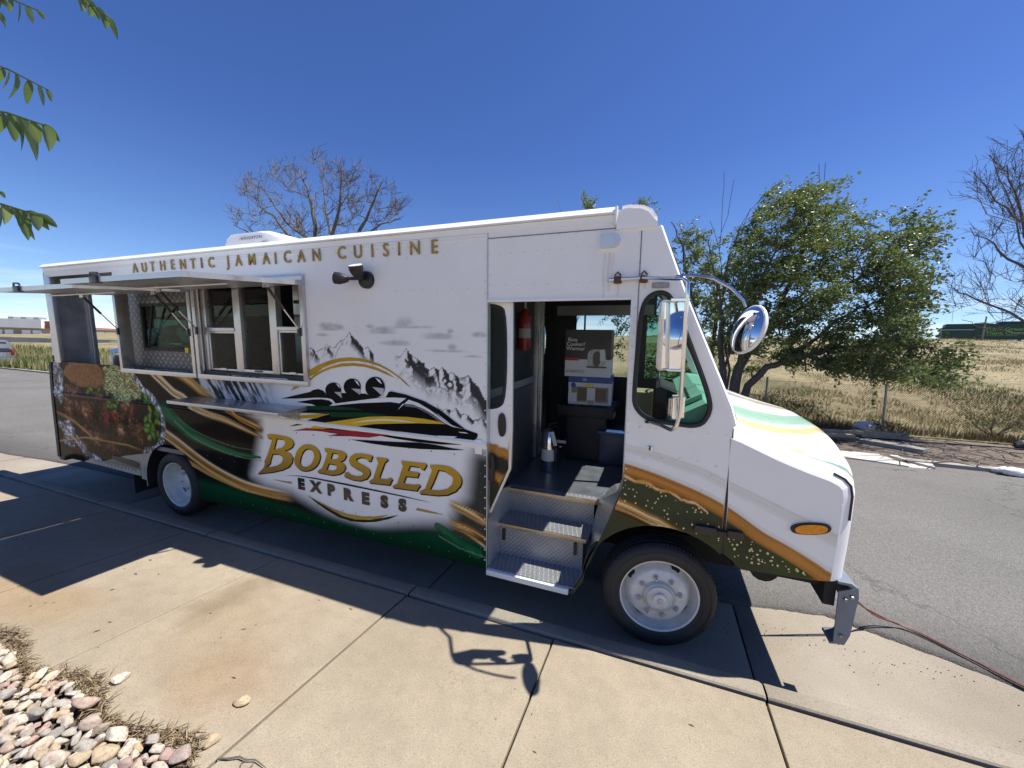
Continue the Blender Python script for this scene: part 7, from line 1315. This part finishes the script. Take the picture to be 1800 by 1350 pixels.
bare_env('bare_tree', 'bare dead tree reaching in from the right edge above the fence', (1900, 740), 13.0,
    [([(1900, 740), (1865, 610), (1830, 490), (1795, 390), (1770, 290)], .11, .012, .3), ([(1865, 610), (1780, 552), (1710, 522), (1672, 505)], .04, .007, -.4), ([(1830, 490), (1760, 440), (1705, 400)], .04, .007, .3), ([(1865, 610), (1800, 585), (1740, 578), (1690, 562)], .03, .006, .5), ([(1865, 610), (1880, 480), (1890, 350)], .07, .012, .4), ([(1795, 390), (1740, 340), (1712, 300)], .025, .006, -.2), ([(1830, 490), (1790, 400), (1745, 280)], .03, .006, .2)],
    [(1830, 240), (1745, 250), (1712, 300), (1695, 370), (1672, 440), (1662, 490), (1675, 545), (1725, 560), (1800, 585), (1900, 560), (1940, 400), (1900, 250)], 120, 34, .8, 'bark_pale', .0055, .5)
bare((2.0, 14.6, .3), 0, [((-.12, 0, 1), 1.2, 1), ((.05, .1, 1), 1.3, .8)], 2.2, .06, 3, 51, 'thin dead sapling stems sticking up beside the green tree', spread=.22, ratio=.75, mat='bark', kids=(2, 3))
bare((-4.0, 16.6, .3), 0, [((-.2, 0, 1), 1.2, 1), ((.25, .1, 1), 1.2, .8), ((.0, .1, 1), 1.25, .8)], 2.25, .07, 3, 57, 'thin bare tree with wiry top just above the truck roof near the cab', spread=.4, ratio=.72, mat='bark', kids=(2, 3))

# dry grass and weeds ------------------------------------------------
def grass(name, n, region, hgt, cols, lab, seed, w=.006, lean=.25, clump=.25):
    rn = np.random.default_rng(seed); x, y = region(rn, n); z = np.array([field_z(a, b) for a, b in zip(x, y)]) - .02
    if clump > .3:
        k_ = fbm(x * .8, y * .5, 4, seed + 2) + rn.normal(0, .05, n) > .47; x, y, z = x[k_], y[k_], z[k_]; n = len(x)
    cl_ = fbm(x * .55, y * .55, 3, seed); h = rn.uniform(hgt[0], hgt[1], n) * (.5 + .9 * cl_); a = rn.uniform(0, 6.283, n); bend = rn.uniform(0, lean, n) * h
    dist = np.hypot(x, y); ww = w * (.5 + dist / 22) * rn.uniform(.6, 1.5, n)
    dx, dy = np.cos(a), np.sin(a); V = np.zeros((n, 5, 3)); px, py = -dy * ww, dx * ww
    wind_x = .12 * h
    V[:, 0] = np.stack([x - px, y - py, z], 1); V[:, 1] = np.stack([x + px, y + py, z], 1)
    V[:, 2] = np.stack([x + dx * bend * .4 + px * .8 + wind_x * .4, y + dy * bend * .4 + py * .8, z + h * .55], 1); V[:, 3] = np.stack([x + dx * bend * .4 - px * .8 + wind_x * .4, y + dy * bend * .4 - py * .8, z + h * .55], 1)
    V[:, 4] = np.stack([x + dx * bend + wind_x, y + dy * bend, z + h], 1)
    I = np.arange(n) * 5; tri = np.stack([np.stack([I, I + 1, I + 2], 1), np.stack([I, I + 2, I + 3], 1), np.stack([I + 3, I + 2, I + 4], 1)], 1).reshape(-1, 3)
    me = bpy.data.meshes.new(name); me.vertices.add(n * 5); me.vertices.foreach_set('co', V.ravel()); me.loops.add(len(tri) * 3); me.polygons.add(len(tri))
    me.polygons.foreach_set('loop_start', np.arange(0, len(tri) * 3, 3)); me.loops.foreach_set('vertex_index', tri.ravel()); me.update()
    pick = np.clip((fbm(x * .25 + 7, y * .25, 3, seed + 5) - .3) * 2.2 + rn.normal(0, .22, n), 0, .999); c = np.array(cols)[(pick * len(cols)).astype(int)] * rn.uniform(.75, 1.2, n)[:, None]
    set_col(me, np.clip(np.repeat(c, 5, 0), 0, 1)); o = link(name, me, 'grass_attr'); tag(o, lab, 'grass', kind='stuff')
def reg_r(rn, n): u = rn.random(n) ** 1.6; y = 13.75 + 58 * u; x = rn.uniform(-.05, .78, n) * y + rn.normal(0, .3, n) - 1.5; return x, y
DRY = [(.38, .31, .17), (.32, .25, .125), (.43, .355, .21), (.25, .22, .095), (.16, .18, .06), (.115, .15, .05)]
grass('dry_grass', 150000, reg_r, (.04, .19), DRY, 'dry straw-coloured grass on the slope behind the fence', 3, w=.005, lean=.9, clump=.5)
def reg_f(rn, n): y = 13.55 + np.abs(rn.normal(0, .35, n)); x = rn.uniform(-2, 16, n); return x, y
grass('fence_weeds', 9000, reg_f, (.05, .3), DRY[2:] + [(.12, .13, .05)], 'scrubby weeds growing along the bottom of the fence', 4, w=.005)
def reg_l(rn, n):
    y = 11.75 + 9 * rn.random(n) ** 1.4; x = -rn.uniform(1.7, 3.6, n) * y; return x, y
grass('tall_weeds', 24000, reg_l, (.1, .75), [(.33, .29, .15), (.25, .24, .1), (.15, .18, .06), (.11, .15, .055), (.3, .26, .14)], 'tall green and straw weeds beyond the far curb at left', 6, w=.008)
def shrub(u, v, z, s, lab, seed, n=1500):
    rnd = random.Random(seed); c = Gz(u, v, z); t = empty('dry_shrub', c); tag(t, lab, 'shrub')
    br, tips = tree_skel(c, [((rnd.uniform(-1, 1), rnd.uniform(-.6, .6), rnd.uniform(.3, 1)), 1, 1) for _ in range(9)], s * .45, .012, 2, rnd, Vector((0, 0, 0)), .7, .1, .7, (2, 3))
    branch_mesh(offs(br, c), .004, (4, 4, 3)).build('stems', 'bark', t)
    leaf_cloud('foliage', tips, n // max(1, len(tips)), .045, rnd, 'leaf_dry', t, Vector((.2, 0, 0)), s * .12, c)
shrub(1412, 752, .25, .9, 'dark dry shrub at the left fence post behind the hood', 3)
shrub(1745, 768, .25, 1.0, 'low grey-green shrub behind the fence near the right edge', 4)
shrub(1560, 765, .25, .5, 'small dry shrub behind the fence above the timber beam', 5, 500)
shrub(1340, 735, .3, 1.0, 'dark bush in the tree shade behind the hood', 6)

# green refuse truck on the crest, with utility pole --------------------
gb = unproj(1738, 603, 64.); gt = empty('refuse_truck', gb, (0, 0, R_(-18))); tag(gt, 'dark green refuse truck parked on the crest of the dry field', 'truck')
sc_ = 64 / 684.
MB().bbox(-5.6, -1.9, -1.2, 1.2, .55, 2.55, .12).bbox(-5.3, -1.9, -1.15, 1.15, 2.4, 3.15, .3).build('hopper', 'green_truck', gt, True)
box = MB().prism([(-1.95, .55), (4.3, .55), (4.3, 2.85), (3.4, 3.05), (.8, 2.95), (-.6, 3.15), (-1.95, 3.2)], -1.25, 1.25).build('body', 'green_truck', gt)
MB().bbox(.6, 4.0, -.9, .9, 2.95, 3.45, .2).build('tank', 'green_truck', gt, True)
MB().box(-5.65, -1.5, -1.215, -1.205, 2.1, 2.16).build('stripe', 'print_white', gt)
mb = MB()
for k, s in enumerate(('Think Green.', 'Think Clean.')):
    vs, fs = text_mesh(s, .72, 0, .02, 1.12); mb.add([(x + 1.3, -1.27, y + 2.15 - k * .62) for x, y, z in vs], fs)
mb.build('lettering', 'lime_print', box)
MB().box(-1.6, 2.6, -1.27, -1.255, 1.12, 1.17).build('line', 'lime_print', box)
MB().bbox(4.45, 6.4, -1.2, 1.2, .6, 2.7, .15).build('cab', 'green_truck', gt, True)
MB().bbox(4.6, 6.2, -1.5, -1.2, .5, 1.5, .05).build('toolbox', M('yellow_paint', (.5, .27, .02), .5), gt)
for x in (-4.3, -3.2, 3.2, 5.6):
    MB().lathe([(.2, -.14), (.48, -.14), (.5, -.08), (.5, .14), (.2, .14)], 20, (x, -1.05, .5)).build('wheel', 'tyre', gt, True)
MB().lathe([(0, -.16), (.22, -.15), (.22, .1)], 16, (-1.3, -1.1, .55)).build('reflector', 'print_red', gt, True)
up = unproj(1724, 606, 50.)
MB().tube([(0, 0, -1), (.2, 0, 3.6)], [.1, .08], 8).build('utility_pole', 'wood_grey', None, True).location = up
tag(bpy.data.objects['utility_pole'], 'thin leaning wooden pole in front of the refuse truck', 'pole')
# left background: brick building, barrier, car
def far_bld():
    a = unproj(-120, 591, 118); b = unproj(260, 593, 118); a.z = b.z = 2.2
    d = (b - a); ln = d.length; t = empty('brick_building', a, (0, 0, math.atan2(d.y, d.x))); tag(t, 'long red brick building with white roof beyond the weeds', 'building')
    wl = MB().box(0, ln, 0, 30, -1.5, 2.75).build('wall', 'brick', t)
    MB().box(-.4, ln * .52, -.5, 30, 2.76, 5.4).build('roof', 'roof_far', t)
    MB().box(ln * .52 + .05, ln * .68, .2, 30, 2.76, 3.6).build('parapet', 'brick', t)
    MB().box(ln * .52 - .1, ln * .52 + 2, .3, 4, 3.65, 5.0).build('stair_tower', 'brick', t)
    k = 2.0
    while k < ln - 3:
        f = MB().box(k, k + 2.6, -.06, .05, .75, 2.1).build('window', 'roof_far', t); MB().box(k + .12, k + 2.48, -.075, -.062, .85, 2.0).build('pane', M('bright_blind', (.75, .78, .8), .4, var=.05), f)
        k += 3.3 if int(k) % 2 else 5.2
    for x in (ln * .3, ln * .36, ln * .42): MB().box(x, x + 1.7, 3, 5, 5.41, 6.2).build('roof_unit', 'int_grey', t)
far_bld()
def barrier():
    a = unproj(-150, 606, 56); b = unproj(280, 611, 52)
    d = b - a; t = MB().prism([(0, -1.5), (d.length, -1.5), (d.length, 1.5), (0, 1.5)], 0, .4).build('concrete_barrier', M('pale_barrier_concrete', (.36, .345, .32), .85, var=.12, scale=.5))
    t.location = a; t.rotation_euler = (0, 0, math.atan2(d.y, d.x)); tag(t, 'low pale concrete barrier between the weeds and the brick building', 'barrier')
    MB().box(0, d.length, -.02, -.003, .55, .6).build('rail', 'galv', t)
barrier()
def suv():
    p = Gz(10, 650, .07); t = empty('silver_suv', (p.x - 1.9, p.y + .1, .06), (0, 0, R_(4))); tag(t, 'silver sport utility vehicle seen from the rear at the left edge', 'car')
    # x forward is -X world: rear faces +X
    prof = [(.0, .42), (.02, .75), (-.02, 1.05), (-.18, 1.5), (-.42, 1.78), (-.9, 1.85), (-2.9, 1.82), (-3.55, 1.15), (-4.7, 1.0), (-4.8, .5), (-4.5, .35), (-.3, .35)]
    b = MB().prism(prof, -.94, .94).build('body', 'silver_car', t); bm = bmesh.new(); bm.from_mesh(b.data); bmesh.ops.recalc_face_normals(bm, faces=bm.faces); bmesh.ops.bevel(bm, geom=[e for e in bm.edges if not e.is_boundary and e.calc_face_angle(0) > .7], offset=.07, segments=3, affect='EDGES'); bm.to_mesh(b.data); bm.free(); b.data.polygons.foreach_set('use_smooth', [True] * len(b.data.polygons))
    MB().add([(-.0, -.78, 1.1), (-.0, .78, 1.1), (-.33, .7, 1.72), (-.33, -.7, 1.72)], [(0, 1, 2, 3)]).build('rear_window', 'car_glass', t)
    MB().add([(-.5, -.945, 1.12), (-2.9, -.945, 1.12), (-2.6, -.945, 1.68), (-.6, -.945, 1.68)], [(0, 1, 2, 3)]).build('side_window', 'car_glass', t)
    for s in (-1, 1): MB().bbox(-.12, .03, s * .84 - .06, s * .84 + .06, .86, 1.26, .02).build('tail_light', 'red_lens', t, True)
    MB().bbox(-.1, .13, -.95, .95, .42, .68, .05).build('bumper', 'silver_car', t, True)
    MB().box(.03, .05, -.26, .26, .86, 1.0).build('number_plate', 'print_white', t)
    for x in (-.95, -3.9):
        for y in (-.82, .82): MB().lathe([(.12, -.13), (.33, -.13), (.37, -.08), (.37, .1), (.33, .13), (.12, .13)], 20, (x, y, .37)).build('wheel', 'tyre', t, True)
suv()
# overhanging ash leaves, upper left ---------------------------------
tr = empty('ash_tree', (-3.6, .1, .2)); tag(tr, 'green ash tree whose leafy twigs hang in at the upper left', 'tree')
T0_ = Vector((-3.6, .1, .2))
MB().tube([(0, -.9, -.1), (-.1, -.9, 1.2), (-.05, -.8, 2.4), (0, -.7, 4.2)], [.11, .1, .08, .04], 10).build('trunk', 'bark', tr, True)
def ash_leaf(pa, pb, droop_dir, specs, dep, thick=.0042):
    """a leaf stalk from photo pixel pa to pb at a depth; leaflets (t, length px, angle deg)"""
    A = unproj(*pa, dep); B = unproj(*pb, dep * .97); mid = (A + B) / 2 + Vector((0, 0, .012)); st = [A - (B - A) * .5 + Vector((0, 0, .01)), A, mid, B]
    MB().tube([q - T0_ for q in st], [thick * 1.4, thick, thick * .8, thick * .5], 5).build('twig', 'leaf', tr, True)
    for (t, ln, ang, tw) in specs:
        q = A.lerp(B, t) + Vector((0, 0, .012 * (1 - abs(2 * t - 1)))); a = R_(ang); d = (cr * math.cos(a) + cd * math.sin(a) + cf * tw * .5).normalized(); l = ln / 684. * dep
        s = d.cross(cf * 1.0 + cr * tw).normalized(); up = s.cross(d).normalized(); w = l * random.uniform(.13, .19); V = []; curl = random.uniform(.05, .3); roll = random.uniform(.1, .7); F = []
        for i in range(9):
            u = i / 8; ww = w * (math.sin(math.pi * u ** .75) ** .8 if 0 < u < 1 else 0) ; bend = -l * curl * u * u
            c = q + d * l * u + up * bend + Vector((0, 0, -l * .12 * u * u)); ser = 1 + .05 * (i % 2)
            V += [c - s * ww * ser + up * ww * roll, c, c + s * ww * ser + up * ww * roll * .6]
        for i in range(8): F += [(3 * i, 3 * i + 1, 3 * i + 4, 3 * i + 3), (3 * i + 1, 3 * i + 2, 3 * i + 5, 3 * i + 4)]
        me = bpy.data.meshes.new('leaf'); me.from_pydata([v - T0_ for v in V], [], F); at = me.attributes.new('rnd', 'FLOAT', 'POINT'); r = .35 + .5 * random.random(); at.data.foreach_set('value', [r + (.14 if k % 3 == 1 else 0) for k in range(len(V))])
        o = link('leaf', me, 'leaf_big', tr, True)
MT['leaf_big'] = leafmat('ash_leaf', (.08, .125, .03), (.15, .21, .05), (.34, .40, .16), .33)
ash_leaf((-40, -15), (66, 18), 0, [(.35, 26, 80, .2), (.55, 30, 75, -.3), (.7, 30, 100, .3), (.8, 34, 60, .1), (.98, 26, 40, 0), (.3, 30, 35, .3)], 1.5)
ash_leaf((100, -30), (190, 30), 0, [(.3, 38, 35, .4), (.42, 40, 60, -.2), (.55, 40, 50, .5), (.65, 36, 70, -.3), (.75, 40, 48, .2), (.88, 38, 62, -.1), (1.0, 38, 62, .3), (.5, 26, 90, .1)], 1.5)
ash_leaf((-60, 8), (0, 22), 0, [(.9, 30, 50, 0), (1, 26, 70, .3)], 1.45)
ash_leaf((-50, 100), (84, 158), 0, [(.42, 40, 95, -.4), (.5, 36, 110, .3), (.58, 46, 92, .2), (.75, 44, 82, -.2), (.87, 36, 70, .2), (.97, 28, 55, 0)], 1.4)
ash_leaf((-50, 190), (78, 220), 0, [(.38, 52, 55, .3), (.45, 60, 105, -.3), (.5, 58, 62, -.2), (.66, 80, 60, .2), (.62, 56, 72, .4), (.82, 50, 55, -.3), (.95, 46, 35, .2), (.97, 66, 55, -.1)], 1.3)
ash_leaf((-40, 330), (0, 338), 0, [(.9, 24, 30, 0), (.6, 30, 60, .2)], 1.4)
ash_leaf((-50, 355), (60, 376), 0, [(.4, 52, 80, .3), (.48, 60, 50, -.4), (.62, 62, 52, .3), (.7, 66, 55, -.2), (.85, 56, 28, .3), (.92, 58, 40, -.3), (1, 50, 22, .1)], 1.3)
